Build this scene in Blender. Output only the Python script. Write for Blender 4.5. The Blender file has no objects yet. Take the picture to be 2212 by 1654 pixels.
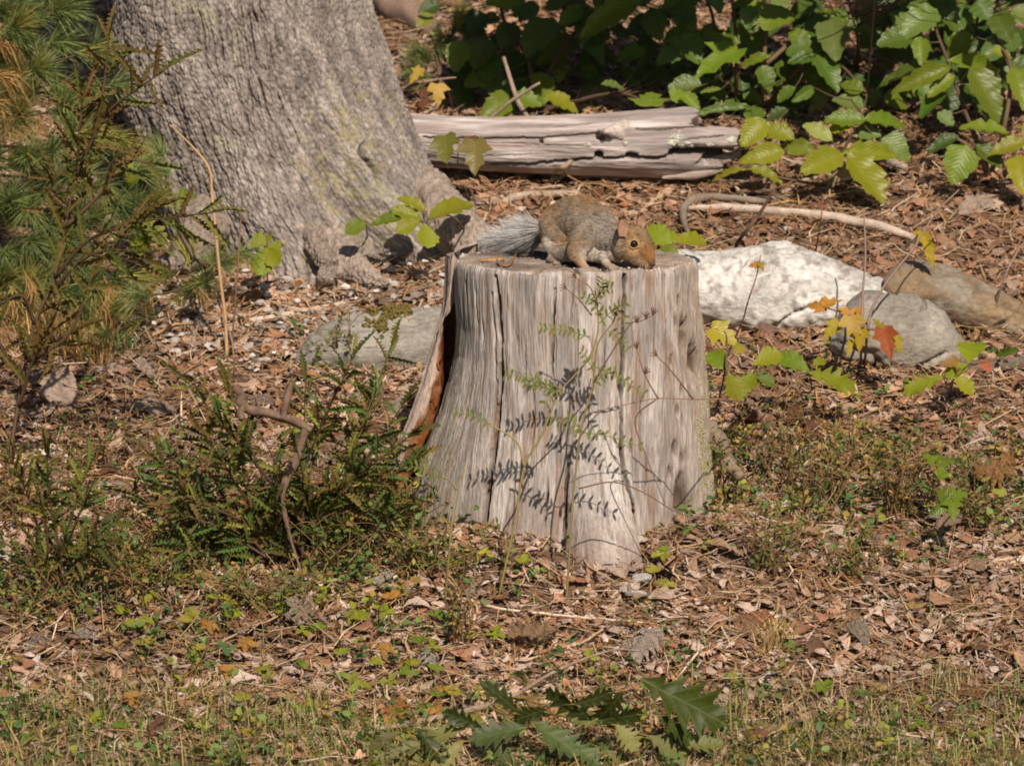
import bpy, math, random
import numpy as np
from mathutils import Matrix, Vector
random.seed(7)
RNG = np.random.default_rng(7)
SC = bpy.context.scene
COL = SC.collection
# ------------------------------------------------------------------ camera
TANH = 0.95 / 9.0
PITCH = math.radians(8)
CF = np.array([0, math.cos(PITCH), -math.sin(PITCH)])
CR = np.array([1.0, 0, 0])
CU = np.array([0, math.sin(PITCH), math.cos(PITCH)])
CC = np.array([0, 0, .33]) - 9 * CF
cam = bpy.data.cameras.new('camera')
cam.sensor_width = 36
cam.lens = 18 / TANH
cam.clip_start = .1
cam.clip_end = 500
cam.dof.use_dof = True
cam.dof.focus_distance = 8.85
cam.dof.aperture_fstop = 9
co = bpy.data.objects.new('camera', cam)
COL.objects.link(co)
co.location = CC
co.rotation_euler = (math.pi / 2 - PITCH, 0, 0)
SC.camera = co
# ------------------------------------------------------------------ light
SUN = np.array([.27, -1.0, .95])
SUN = SUN / np.linalg.norm(SUN)
ELEV = math.asin(SUN[2])
AZ = math.atan2(SUN[0], SUN[1])
w = bpy.data.worlds.new('World')
SC.world = w
w.use_nodes = True
nt = w.node_tree
nt.nodes.clear()
out = nt.nodes.new('ShaderNodeOutputWorld')
bg = nt.nodes.new('ShaderNodeBackground')
sky = nt.nodes.new('ShaderNodeTexSky')
sky.sky_type = 'NISHITA'
sky.sun_disc = False
sky.sun_elevation = ELEV
sky.sun_rotation = AZ
bg.inputs['Strength'].default_value = .05
nt.links.new(sky.outputs[0], bg.inputs[0])
nt.links.new(bg.outputs[0], out.inputs[0])
sl = bpy.data.lights.new('sun', 'SUN')
sl.energy = 5.0
sl.angle = math.radians(.5)
sl.color = (1.0, .875, .73)
so = bpy.data.objects.new('sun', sl)
COL.objects.link(so)
so.location = tuple(SUN * 20)
so.rotation_euler = Vector(SUN).to_track_quat('Z', 'Y').to_euler()
SC.view_settings.view_transform = 'Standard'
SC.view_settings.look = 'None'
SC.view_settings.exposure = .15
SC.view_settings.gamma = 1
SC.view_settings.use_curve_mapping = False
SC.cycles.max_bounces = 6
SC.cycles.filter_width = 1.8


# ------------------------------------------------------------------ pixel rays and ground
# photograph coordinates below are in a 2212 x 1654 view of the picture; they are turned into
# real points: on the ground (G) or at a distance (P)
def hb(y):
    y = np.asarray(y, float)
    mid = .30 * y + np.where(y < 0, .13 / 2.4 * y * y, 0)
    far = .30 * -1.2 + .13 / 2.4 * 1.44 + .17 * (y + 1.2)
    back = 1.5 + .22 * (y - 5)
    return .08 + np.where(y < -1.2, far, np.where(y > 5, back, mid))


def h2(i):
    i = i.astype(np.uint64)
    i = (i ^ (i >> np.uint64(15))) * np.uint64(0x2c1b3c6d) & np.uint64(0xffffffff)
    i = (i ^ (i >> np.uint64(12))) * np.uint64(0x297a2d39) & np.uint64(0xffffffff)
    return (i ^ (i >> np.uint64(15))).astype(np.float64) / 4294967295.0


def hsh(x, y, z, s=0):
    return h2((x * 73856093 ^ y * 19349663 ^ z * 83492791 ^ (s * 2654435)) & 0xffffffff)


def vn(x, y, z=0.0, s=0):
    x, y, z = np.broadcast_arrays(np.asarray(x, float), np.asarray(y, float), np.asarray(z, float))
    xi, yi, zi = (np.floor(a).astype(np.int64) for a in (x, y, z))
    fx, fy, fz = x - xi, y - yi, z - zi
    fx, fy, fz = (a * a * (3 - 2 * a) for a in (fx, fy, fz))
    r = 0
    for i in (0, 1):
        for j in (0, 1):
            for k in (0, 1):
                r = r + hsh(xi + i, yi + j, zi + k, s) * (fx if i else 1 - fx) * (fy if j else 1 - fy) * (fz if k else 1 - fz)
    return r * 2 - 1


def fbm(x, y, z=0.0, o=4, s=0):
    r, a = 0, .55
    for k in range(o):
        r = r + a * vn(x, y, z, s + k)
        x, y, z = np.asarray(x) * 2.03, np.asarray(y) * 2.03, np.asarray(z) * 2.03
        a *= .5
    return r


def worley(x, y, s=0):
    xi, yi = np.floor(x).astype(np.int64), np.floor(y).astype(np.int64)
    f1 = np.full(x.shape, 9.0)
    f2 = np.full(x.shape, 9.0)
    cid = np.zeros(x.shape)
    for i in (-1, 0, 1):
        for j in (-1, 0, 1):
            a, b = xi + i, yi + j
            d = np.hypot(a + hsh(a, b, a * 0, s) - x, b + hsh(a, b, a * 0 + 1, s) - y)
            lt = d < f1
            f2 = np.where(lt, f1, np.minimum(f2, d))
            cid = np.where(lt, hsh(a, b, a * 0 + 2, s), cid)
            f1 = np.where(lt, d, f1)
    return f1, f2, cid


def ss(a, b, x):
    t = np.clip((x - a) / (b - a), 0, 1)
    return t * t * (3 - 2 * t)


def hg(x, y):
    x, y = np.asarray(x, float), np.asarray(y, float)
    mound = .020 * np.exp(-((y + .30) / .30) ** 2) + .055 * np.exp(-((x + .02) / .16) ** 2 - ((y + .22) / .12) ** 2) + .045 * np.exp(-((x - .36) / .14) ** 2 - ((y + .20) / .14) ** 2)
    return hb(y) + .012 * fbm(x * 3.1, y * 3.1, 0, 3, 5) + mound


def ray(u, v):
    return CF + (u - 1106) / 1106 * TANH * CR - (v - 827) / 1106 * TANH * CU


def P(u, v, Y):
    d = ray(u, v)
    return CC + (Y - CC[1]) / d[1] * d


def G(u, v):
    d = ray(u, v)
    lo, hi = 4.0, 30.0
    for _ in range(40):
        m = (lo + hi) / 2
        q = CC + m * d
        if q[2] > hg(q[0], q[1]):
            lo = m
        else:
            hi = m
    return CC + lo * d


def VU(Y):          # metres per view unit at depth Y
    return (Y - CC[1]) * TANH / 1106


def lin(c):
    c = np.asarray(c, float) / 255
    return np.where(c <= .04045, c / 12.92, ((c + .055) / 1.055) ** 2.4)


def nrm(a):
    a = np.asarray(a, float)
    return a / (np.linalg.norm(a, axis=-1, keepdims=True) + 1e-12)


# ------------------------------------------------------------------ mesh and object helpers
def mesh_np(name, V, faces, mat, col=None, uv=None, smooth=True):
    V = np.asarray(V, np.float32)
    faces = [np.asarray(f, np.int32) for f in (faces if isinstance(faces, list) else [faces]) if len(f)]
    me = bpy.data.meshes.new(name)
    me.vertices.add(len(V))
    me.vertices.foreach_set('co', V.ravel())
    loops = np.concatenate([f.ravel() for f in faces])
    tot = np.concatenate([np.full(len(f), f.shape[1], np.int32) for f in faces])
    start = np.concatenate([[0], np.cumsum(tot)[:-1]]).astype(np.int32)
    me.loops.add(len(loops))
    me.loops.foreach_set('vertex_index', loops)
    me.polygons.add(len(tot))
    me.polygons.foreach_set('loop_start', start)
    me.polygons.foreach_set('loop_total', tot)
    me.update(calc_edges=True)
    me.polygons.foreach_set('use_smooth', np.full(len(tot), smooth))
    if col is not None:
        c = np.ones((len(V), 4), np.float32)
        c[:, :3] = col
        at = me.color_attributes.new('Col', 'FLOAT_COLOR', 'POINT')
        at.data.foreach_set('color', c.ravel())
    if uv is not None:
        ul = me.uv_layers.new(name='UVMap')
        ul.data.foreach_set('uv', np.asarray(uv, np.float32)[loops].ravel())
    if mat is not None:
        me.materials.append(mat)
    return me


def link(name, data, parent=None, mat4=None):
    o = bpy.data.objects.new(name, data)
    COL.objects.link(o)
    if parent is not None:
        o.parent = parent
        b = Matrix.Translation(parent.location)
        top = parent
        while top.parent is not None:
            top = top.parent
        b = Matrix.Translation(top.location) if parent.parent is not None else b
        if parent.parent is None:
            o.matrix_basis = b.inverted() @ (mat4 if mat4 is not None else Matrix())
        else:
            o.matrix_basis = (parent.matrix_basis.inverted() @ b.inverted()) @ (mat4 if mat4 is not None else Matrix())
    elif mat4 is not None:
        o.matrix_basis = mat4
    return o


def tag(o, label=None, cat=None, group=None, kind=None):
    for k, v in (('label', label), ('category', cat), ('group', group), ('kind', kind)):
        if v:
            o[k] = v
    return o


def thing(name, label, cat, base, group=None):
    o = bpy.data.objects.new(name, None)
    COL.objects.link(o)
    o.empty_display_size = .05
    o.location = tuple(float(a) for a in base)
    return tag(o, label, cat, group)


def single(name, V, faces, mat, base, label=None, cat=None, group=None, kind=None, col=None, uv=None, smooth=True):
    V = np.asarray(V, float) - np.asarray(base, float)
    o = link(name, mesh_np(name, V, faces, mat, col, uv, smooth))
    o.location = tuple(float(a) for a in base)
    return tag(o, label, cat, group, kind)


def part(name, V, faces, mat, parent, col=None, uv=None, smooth=True, label=None, kind=None):
    return tag(link(name, mesh_np(name, V, faces, mat, col, uv, smooth), parent), label, None, None, kind)


def grid_faces(nr, nc, wrap=False):
    i = np.arange(nr - 1)[:, None]
    j = np.arange(nc if wrap else nc - 1)[None, :]
    a = i * nc + j
    b = i * nc + (j + 1) % nc
    return np.stack([a, b, b + nc, a + nc], -1).reshape(-1, 4)


def spline(pts, n):
    p = np.asarray(pts, float)
    q = np.vstack([2 * p[0] - p[1], p, 2 * p[-1] - p[-2]])
    t = np.linspace(0, len(p) - 1 - 1e-6, n)
    k = t.astype(int)
    f = (t - k)[:, None]
    a, b, c, d = q[k], q[k + 1], q[k + 2], q[k + 3]
    return .5 * (2 * b + (c - a) * f + (2 * a - 5 * b + 4 * c - d) * f * f + (3 * b - a - 3 * c + d) * f ** 3)


def tube(pts, r, n=None, seg=8, rough=0.0, seed=0, knots=0.0, cap=True):
    """tapered tube through points; r = radii at the points. Returns V, quads"""
    m = len(pts)
    n = n or max(2, m * 5)
    if m == 2:
        tt = np.linspace(0, 1, n)[:, None]
        C = np.asarray(pts[0]) * (1 - tt) + np.asarray(pts[1]) * tt
    else:
        C = spline(pts, n)
    R = np.interp(np.linspace(0, 1, n), np.linspace(0, 1, m), np.broadcast_to(r, m))
    Tn = nrm(np.gradient(C, axis=0))
    ref = np.array([0, -1.0, .3]) if abs(Tn[:, 1]).mean() < .8 else np.array([1.0, 0, 0])
    A = nrm(np.cross(Tn, ref))
    B = np.cross(Tn, A)
    th = np.linspace(0, 2 * np.pi, seg, endpoint=False)
    jj, ii = np.meshgrid(th, np.arange(n))
    mod = 1 + rough * vn(np.cos(jj) * 1.7 + seed * 7.3, np.sin(jj) * 1.7, ii * (m * 1.6 / n), seed) + knots * np.maximum(0, vn(ii * (m * 2.2 / n), seed * 3.1, 0, seed) - .35)
    V = C[:, None] + (R[:, None] * mod)[..., None] * (np.cos(jj)[..., None] * A[:, None] + np.sin(jj)[..., None] * B[:, None])
    V = V.reshape(-1, 3)
    F = [grid_faces(n, seg, True)]
    if cap:
        V = np.vstack([V, C[:1], C[-1:]])
        k = np.arange(seg)
        F.append(np.stack([np.full(seg, n * seg), (k + 1) % seg, k], -1))
        F.append(np.stack([np.full(seg, n * seg + 1), (n - 1) * seg + k, (n - 1) * seg + (k + 1) % seg], -1))
    return V, F


def merge(parts):
    """join [(V, [faces], col or None, uv or None)] -> V, {k: faces}"""
    Vs, byk, cs = [], {}, []
    o = 0
    for V, F, *c in parts:
        Vs.append(V)
        for f in (F if isinstance(F, list) else [F]):
            byk.setdefault(f.shape[1], []).append(f + o)
        o += len(V)
        if c:
            cs.append(np.broadcast_to(np.asarray(c[0], float), (len(V), 3)))
    return np.vstack(Vs), [np.vstack(f) for f in byk.values()], (np.vstack(cs) if cs else None)


def scatter_np(T, M, off, colr):
    """T=(V,faces) template; M (n,3,3) columns = axes, off (n,3), colr (n,3)"""
    V, F = T[0], T[1]
    n, k = len(off), len(V)
    VV = np.einsum('nij,kj->nki', M, V) + off[:, None]
    FF = [(f[None] + (np.arange(n) * k)[:, None, None]).reshape(-1, f.shape[1]) for f in (F if isinstance(F, list) else [F])]
    CCc = np.repeat(colr, k, 0)
    return VV.reshape(-1, 3), FF, CCc


def rotm(yaw, tilt, spin):
    """n frames: spin about own long axis, tilt, then yaw about z"""
    cy, sy, ct, st, cs, sn = np.cos(yaw), np.sin(yaw), np.cos(tilt), np.sin(tilt), np.cos(spin), np.sin(spin)
    z0 = np.zeros_like(yaw)
    o1 = np.ones_like(yaw)
    Rz = np.stack([np.stack([cy, -sy, z0], -1), np.stack([sy, cy, z0], -1), np.stack([z0, z0, o1], -1)], -2)
    Ry = np.stack([np.stack([ct, z0, -st], -1), np.stack([z0, o1, z0], -1), np.stack([st, z0, ct], -1)], -2)
    Rx = np.stack([np.stack([o1, z0, z0], -1), np.stack([z0, cs, -sn], -1), np.stack([z0, sn, cs], -1)], -2)
    return Rz @ Ry @ Rx


# ------------------------------------------------------------------ telling look-alikes apart
LANDMARKS = [(600, 980, 'bent branch'), (40, 900, 'stem of the tall sweet fern'), (760, 1060, 'bushy sweet fern'), (130, 1220, 'low sweet fern'), (905, 1090, 'left foot of the stump'), (1300, 1230, 'front root of the stump'),
             (1545, 1040, 'right side of the stump'), (1690, 940, 'bark slab'), (1680, 640, 'white rock'), (1950, 720, 'grey boulder'), (2090, 640, 'brown rock'), (1860, 700, 'orange maple sapling'), (1800, 830, 'spreading oak seedling'),
             (2040, 800, 'upright oak seedling'), (1200, 330, 'fallen log'), (1780, 380, 'low bright shrub'), (700, 560, 'foot of the trunk'), (800, 740, 'flat grey rock'), (486, 720, 'tall dry stalk'), (600, 690, 'whitish split stick'),
             (150, 650, 'pine sapling'), (1200, 1570, 'oak twig'), (1668, 1400, 'dry yellow grass tuft'), (1150, 1335, 'curved pale straw'), (1750, 480, 'long pale branch'), (1630, 480, 'leaning dark stick'), (1000, 340, 'two leaves before the log'),
             (1400, 1275, 'grey stone below the stump'), (1980, 960, 'brown curled leaf'), (640, 1560, 'bottom left grass tuft'), (2060, 1500, 'lower right straw tuft'), (1900, 230, 'tall leafy shrub'), (1180, 130, 'shaded dark shrub')]
LOOKALIKE = []


def to_uv(p):
    d = np.asarray(p, float) - CC
    k = d @ CF
    return 1106 + (d @ CR) / k / TANH * 1106, 827 - (d @ CU) / k / TANH * 1106


def near_label(u, v):
    k = min(range(len(LANDMARKS)), key=lambda i: math.hypot(u - LANDMARKS[i][0], 1.3 * (v - LANDMARKS[i][1])))
    du, dv = u - LANDMARKS[k][0], v - LANDMARKS[k][1]
    w_ = ('left of' if du < 0 else 'right of') if abs(du) > 1.1 * abs(dv) else ('behind' if dv < 0 else 'in front of')
    return '%s the %s' % (w_, LANDMARKS[k][2]), math.hypot(du, dv)


def tell_apart():
    by = {}
    for o, pre, u, v, cat, grp in LOOKALIKE:
        ph_, d = near_label(u, v)
        by.setdefault((pre, ph_), []).append((d, o, cat, grp))
    for (pre, ph_), L_ in by.items():
        L_.sort(key=lambda k: k[0])
        for i, (d, o, cat, grp) in enumerate(L_):
            lab = '%s %s' % (pre, ph_)
            if len(L_) > 1:
                lab += ', %snearest' % ('' if i == 0 else ('second ', 'third ', 'fourth ', 'fifth ', 'sixth ', 'seventh ', 'eighth ', 'ninth ')[min(i, 9) - 1])
            tag(o, lab, cat, grp)


# ------------------------------------------------------------------ materials
class NT:
    def __init__(s, name):
        s.m = bpy.data.materials.new(name)
        s.m.use_nodes = True
        s.t = s.m.node_tree
        s.t.nodes.clear()
        s.o = s.n('ShaderNodeOutputMaterial')

    def n(s, k, **kw):
        x = s.t.nodes.new(k)
        for a, b in kw.items():
            setattr(x, a, b)
        return x

    def l(s, a, b):
        s.t.links.new(a, b)

    def val(s, sock, v):
        if hasattr(v, 'links'):
            s.l(v, sock)
        else:
            sock.default_value = v

    def math(s, op, a, b=0.0, c=None):
        x = s.n('ShaderNodeMath', operation=op)
        s.val(x.inputs[0], a)
        s.val(x.inputs[1], b)
        if c is not None:
            s.val(x.inputs[2], c)
        return x.outputs[0]

    def mix(s, f, a, b, mode='MIX'):
        x = s.n('ShaderNodeMix', data_type='RGBA', blend_type=mode)
        s.val(x.inputs[0], f)
        s.val(x.inputs[6], a)
        s.val(x.inputs[7], b)
        return x.outputs[2]

    def noise(s, scale, detail=4, rough=.6, stretch=(1, 1, 1), coord='Object'):
        tc = s.n('ShaderNodeTexCoord')
        mp = s.n('ShaderNodeMapping')
        mp.inputs['Scale'].default_value = stretch
        s.l(tc.outputs[coord], mp.inputs[0])
        x = s.n('ShaderNodeTexNoise')
        x.inputs['Scale'].default_value = scale
        x.inputs['Detail'].default_value = detail
        x.inputs['Roughness'].default_value = rough
        s.l(mp.outputs[0], x.inputs[0])
        return x.outputs[0]

    def ramp(s, f, stops):
        x = s.n('ShaderNodeValToRGB')
        e = x.color_ramp.elements
        while len(e) < len(stops):
            e.new(.5)
        for i, (p, c) in enumerate(stops):
            e[i].position = p
            e[i].color = (*c, 1) if len(c) == 3 else c
        s.l(f, x.inputs[0])
        return x.outputs[0]

    def bsdf(s, color, rough=.8, spec=.2, bump=None, bstr=.5, bdist=.002):
        x = s.n('ShaderNodeBsdfPrincipled')
        s.val(x.inputs['Base Color'], color)
        s.val(x.inputs['Roughness'], rough)
        x.inputs['Specular IOR Level'].default_value = spec
        if bump is not None:
            b = s.n('ShaderNodeBump')
            b.inputs['Strength'].default_value = bstr
            b.inputs['Distance'].default_value = bdist
            s.l(bump, b.inputs['Height'])
            s.l(b.outputs[0], x.inputs['Normal'])
        return x

    def done(s, sh):
        s.l(sh, s.o.inputs[0])
        return s.m


def mat_attr(name, rough=.85, spec=.15, nscale=300, namp=.5, stretch=(1, 1, 1), bstr=.5, bdist=.0015, transl=0.0, src='Col'):
    t = NT(name)
    if src == 'Col':
        a = t.n('ShaderNodeAttribute', attribute_name='Col')
        c = a.outputs['Color']
    else:
        c = t.n('ShaderNodeObjectInfo').outputs['Color']
    nz = t.noise(nscale, 5, .65, stretch)
    k = t.math('MULTIPLY_ADD', nz, namp * 2, 1 - namp)
    cc = t.mix(1.0, c, (1, 1, 1, 1), 'MULTIPLY')
    hs = t.n('ShaderNodeVectorMath', operation='SCALE')
    t.l(cc, hs.inputs[0])
    t.l(k, hs.inputs['Scale'])
    b = t.bsdf(hs.outputs[0], rough, spec, nz, bstr, bdist)
    sh = b.outputs[0]
    if transl:
        tr = t.n('ShaderNodeBsdfTranslucent')
        t.l(hs.outputs[0], tr.inputs[0])
        mx = t.n('ShaderNodeMixShader')
        mx.inputs[0].default_value = transl
        t.l(sh, mx.inputs[1])
        t.l(tr.outputs[0], mx.inputs[2])
        sh = mx.outputs[0]
    return t.done(sh)


def mat_leaf(name, spots=.0, transl=.3, rough=.42, spec=.35, nv=9.0):
    t = NT(name)
    oi = t.n('ShaderNodeObjectInfo')
    uv = t.n('ShaderNodeUVMap')
    sp = t.n('ShaderNodeSeparateXYZ')
    t.l(uv.outputs[0], sp.inputs[0])
    av = t.math('ABSOLUTE', sp.outputs[1])
    mid = t.math('LESS_THAN', av, .014)
    lv = t.math('FRACT', t.math('MULTIPLY', t.math('MULTIPLY_ADD', av, -.75, sp.outputs[0]), nv))
    tri = t.math('ABSOLUTE', t.math('SUBTRACT', lv, .5))
    lat = t.math('GREATER_THAN', tri, .445)
    vein = t.math('MAXIMUM', mid, t.math('MULTIPLY', lat, .65))
    nz = t.noise(45, 4, .6)
    c = oi.outputs['Color']
    dark = t.mix(1.0, c, (.62, .72, .6, 1), 'MULTIPLY')
    c1 = t.mix(t.math('MULTIPLY', t.math('SUBTRACT', nz, .3), 1.5), dark, c)
    lite = t.mix(.5, c1, (.30, .32, .10, 1))
    c2 = t.mix(t.math('MULTIPLY', vein, .45), c1, lite)
    if spots:
        n2 = t.noise(70, 3, .6)
        sm = t.n('ShaderNodeMapRange')
        sm.inputs[1].default_value = .66 - spots * .1
        sm.inputs[2].default_value = .72 - spots * .1
        t.l(n2, sm.inputs[0])
        c2 = t.mix(sm.outputs[0], c2, (.28, .13, .035, 1))
    hgt = t.math('MULTIPLY_ADD', tri, -1.0, t.math('MULTIPLY', mid, -.6))
    b = t.bsdf(c2, rough, spec, hgt, .5, .0015)
    tr = t.n('ShaderNodeBsdfTranslucent')
    t.l(c2, tr.inputs[0])
    mx = t.n('ShaderNodeMixShader')
    mx.inputs[0].default_value = transl
    t.l(b.outputs[0], mx.inputs[1])
    t.l(tr.outputs[0], mx.inputs[2])
    return t.done(mx.outputs[0])


M_LEAF = mat_leaf('green_leaf', .55)
M_OAKLEAF = mat_leaf('oak_leaf', .35, .35, .5, .3, 6)
M_TURN = mat_leaf('autumn_leaf', 1.0, .35, .55, .25, 5)
M_FERN = mat_leaf('fern_leaf', .6, .25, .6, .2, 12)
M_DEADLEAF = mat_attr('dead_leaf', .8, .2, 5, .75, (1, 1, 1), .9, .05, .15, 'obj')
M_LITTER = mat_attr('leaf_litter', .85, .15, 130, .75, (1, 1, 1), .8, .004, .1)
M_STALK = mat_attr('plant_stalk', .7, .25, 120, .3, (1, 1, 1), .3, .0006)
M_GRASS = mat_attr('grass_blade', .6, .3, 60, .2, (1, 1, 1), .1, .0005, .25)
M_STUMP = mat_attr('weathered_stump_wood', .88, .12, 230, .75, (1, 1, .085), 1.0, .004)
M_CUT = mat_attr('weathered_cut_wood', .9, .12, 260, .35, (.12, 1, 1), .8, .002)
M_LOG = mat_attr('weathered_log_wood', .88, .12, 200, .5, (.06, 1, 1), .9, .003)
M_BARK = mat_attr('grey_bark', .92, .1, 190, .65, (1, 1, .7), 1.0, .004)
M_STICK = mat_attr('dead_stick', .88, .12, 160, .6, (1, 1, 1), .6, .001)
M_ROCK = mat_attr('rock', .88, .15, 85, .8, (1, .6, 1.8), .9, .004)
M_FUR = mat_attr('squirrel_fur', .75, .2, 500, .15, (1, 1, 1), .0, .0005, .1)
M_TAIL = mat_attr('squirrel_tail_hair', .7, .2, 500, .15, (1, 1, 1), .0, .0005, .4)
M_LICHEN = mat_attr('lichen', .95, .05, 300, .35, (1, 1, 1), .5, .001)
t = NT('squirrel_eye')
M_EYE = t.done(t.bsdf((.012, .007, .004, 1), .06, .6).outputs[0])
# ------------------------------------------------------------------ ground
def axis(lo, hi, step, far, n=26):
    a = np.arange(lo, hi, step)
    g = np.geomspace(step, far, n)
    return np.concatenate([(lo - np.cumsum(g))[::-1], a, a[-1] + np.cumsum(g)])


gx = axis(-1.6, 1.6, .016, 14)
gy = axis(-1.7, 4.0, .018, 14)
XX, YY = np.meshgrid(gx, gy)
ZZ = hg(XX, YY) + .006 * fbm(XX * 22, YY * 22, 0, 3, 9) - .010
soilc = np.array([.13, .08, .05])
sc_ = soilc * (1 + .6 * fbm(XX * 6, YY * 6, 0, 4, 3))[..., None]
t = NT('soil')
a = t.n('ShaderNodeAttribute', attribute_name='Col')
nz = t.noise(60, 6, .7)
c = t.mix(nz, a.outputs['Color'], (.20, .13, .085, 1))
M_SOIL = t.done(t.bsdf(c, .95, .1, t.noise(200, 5, .7), .9, .006).outputs[0])
tag(link('ground', mesh_np('ground', np.stack([XX, YY, ZZ], -1).reshape(-1, 3), grid_faces(len(gy), len(gx)), M_SOIL, sc_.reshape(-1, 3))), kind='structure')

# ------------------------------------------------------------------ stump
SX, SY = .113, 0.0


def zx(us, vs, Y=0.0):
    q = np.array([P(u, v, Y) for u, v in zip(us, vs)])
    return q[:, 2], q[:, 0]


ZF = P(1240, 590, -.215)[2]
ZB = P(1240, 533, .235)[2]


def ztop(x, y):
    return ZF + (ZB - ZF) * (np.asarray(y) + .215) / .45


vs = [560, 585, 650, 700, 760, 820, 880, 940, 1000, 1060, 1100, 1180, 1300]
lf = [980, 978, 982, 986, 982, 970, 953, 930, 908, 896, 890, 880, 870]
rt = [1506, 1507, 1511, 1515, 1520, 1526, 1530, 1533, 1536, 1538, 1536, 1532, 1525]
zl, xl = zx(lf, vs)
zr, xr = zx(rt, vs)
o_ = np.argsort(zl)
zl, xl, zr, xr = zl[o_], xl[o_], zr[o_], xr[o_]
ths = np.concatenate([np.linspace(-np.pi * 1.04, np.pi * .04, 860), np.linspace(np.pi * .04, np.pi * .96, 161)[1:-1]])
NT_, NZ_ = len(ths), 250
tz = np.linspace(0, 1, NZ_) ** .9
TH = np.broadcast_to(ths, (NZ_, NT_))
cosT, sinT = np.cos(TH), np.sin(TH)


def stump_R(TH, Z):
    c, s = np.cos(TH), np.sin(TH)
    axl = SX - np.interp(Z, zl, xl)
    axr = np.interp(Z, zr, xr) - SX
    # smooth blend of left and right extents
    bl = ss(-.35, .35, c)
    ax = axl * (1 - bl) + axr * bl
    zrel = np.clip((Z - .02) / .56, 0, 1)
    fr = .215 + .035 * (1 - zrel) ** 2.2
    bk = .235 + .05 * (1 - zrel) ** 2.5
    bf = ss(-.4, .4, s)
    by = fr * (1 - bf) + bk * bf
    return 1 / np.sqrt((c / ax) ** 2 + (s / by) ** 2)


zb = -.18
Z0 = zb + tz[:, None] * (ZF - zb) + 0 * TH
R0 = stump_R(TH, Z0)
rim = .004 * vn(TH * 9, 0, 0, 3) + .0025 * vn(TH * 40, 0, 0, 4)
xy0 = R0[-1]
zt = ztop(SX + xy0 * np.cos(ths), SY + xy0 * np.sin(ths)) + rim[-1]
Z = zb + tz[:, None] * (zt[None] - zb)
R = stump_R(TH, Z)
UF = lambda u, v: float(-np.arccos(np.clip((P(u, v, -.2)[0] - SX) / np.interp(P(u, v, -.2)[2], zr, xr - SX), -1, 1)))
zrel = np.clip((Z - .0) / .58, 0, 1)
# vertical fibre
warp = .05 * vn(TH * 3, Z * 4, 0, 21)
fib = fbm((TH + warp) * 16, Z * 4, 0, 4, 22)
fin = vn((TH + warp) * 130, Z * 40, 0, 23)
fin2 = vn((TH + warp) * 60, Z * 10, 0, 24)
D = .0015 * fib + .0006 * fin + .0006 * fin2 + .0016 * fbm(TH * 11, Z * 16, 0, 4, 26)
D += .003 * vn(TH * 4.2, Z * 3, 0, 25) - .003 * ss(.25, .6, fbm((TH + warp) * 24, Z * 14, 0, 4, 28))
crk = np.zeros_like(Z)


def crack(pts, wth, dep, seed):
    """pts: (u, v, amount)"""
    global crk
    q = [(P(u, v, -.21)[2], UF(u, v), a) for u, v, a in pts]
    q.sort()
    qz, qt, qa = (np.array(k) for k in zip(*q))
    t0 = np.interp(Z, qz, qt) + .006 * vn(Z * 30, seed, 0, seed) + .004 * vn(Z * 90, seed, 1, seed)
    am = np.interp(Z, qz, qa, left=0, right=0) * (.75 + .5 * vn(Z * 25, seed * 3.3, 0, seed))
    g = np.exp(-(np.abs(TH - t0 + .0035 * vn(Z * 160, seed * 2.1, 0, seed)) / (1.15 * wth * (1 + .5 * vn(Z * 40, seed * 1.7, 0, seed)))) ** 4) * am
    crk = np.maximum(crk, g)
    return g * dep * 1.4


D -= crack([(1062, 600, .35), (1066, 680, .8), (1068, 760, 1), (1064, 850, 1), (1058, 940, .95), (1055, 1000, .6), (1048, 1090, .7), (1046, 1150, .5)], .020, .030, 31)
D -= crack([(1052, 640, .5), (1054, 760, .7), (1052, 900, .5), (1050, 960, .2)], .008, .014, 32)
D -= crack([(1356, 592, .5), (1353, 680, .7), (1352, 800, .8), (1349, 900, .9), (1350, 1000, 1), (1358, 1060, 1), (1368, 1120, .9), (1372, 1200, .6), (1374, 1240, .3)], .012, .024, 33)
D -= crack([(1195, 620, .2), (1190, 700, .8), (1188, 760, .5), (1190, 830, .2)], .010, .016, 34)
D -= crack([(1240, 590, .4), (1236, 640, .6), (1232, 700, .2)], .008, .012, 35)
D -= crack([(1232, 960, .2), (1222, 1040, .7), (1218, 1120, .8), (1215, 1200, .5)], .010, .016, 36)
D -= crack([(1300, 1030, .3), (1306, 1090, .6), (1310, 1150, .4)], .007, .010, 37)
D -= crack([(1140, 820, .3), (1143, 900, .5), (1140, 990, .3)], .006, .008, 38)
D -= crack([(1446, 600, .4), (1450, 720, .5), (1452, 830, .3)], .006, .008, 39)
D -= crack([(1010, 620, .4), (1012, 720, .5), (1008, 800, .3)], .006, .007, 40)
for k in range(26):
    uu = 990 + 20 * k + 7 * math.sin(k * 5.1)
    v0 = 610 + (k * 137) % 420
    if uu < 1500:
        D -= crack([(uu, v0, .1), (uu + 1, v0 + 60, .55), (uu - 1, v0 + 150, .1)], .0045, .007, 50 + k)
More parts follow.
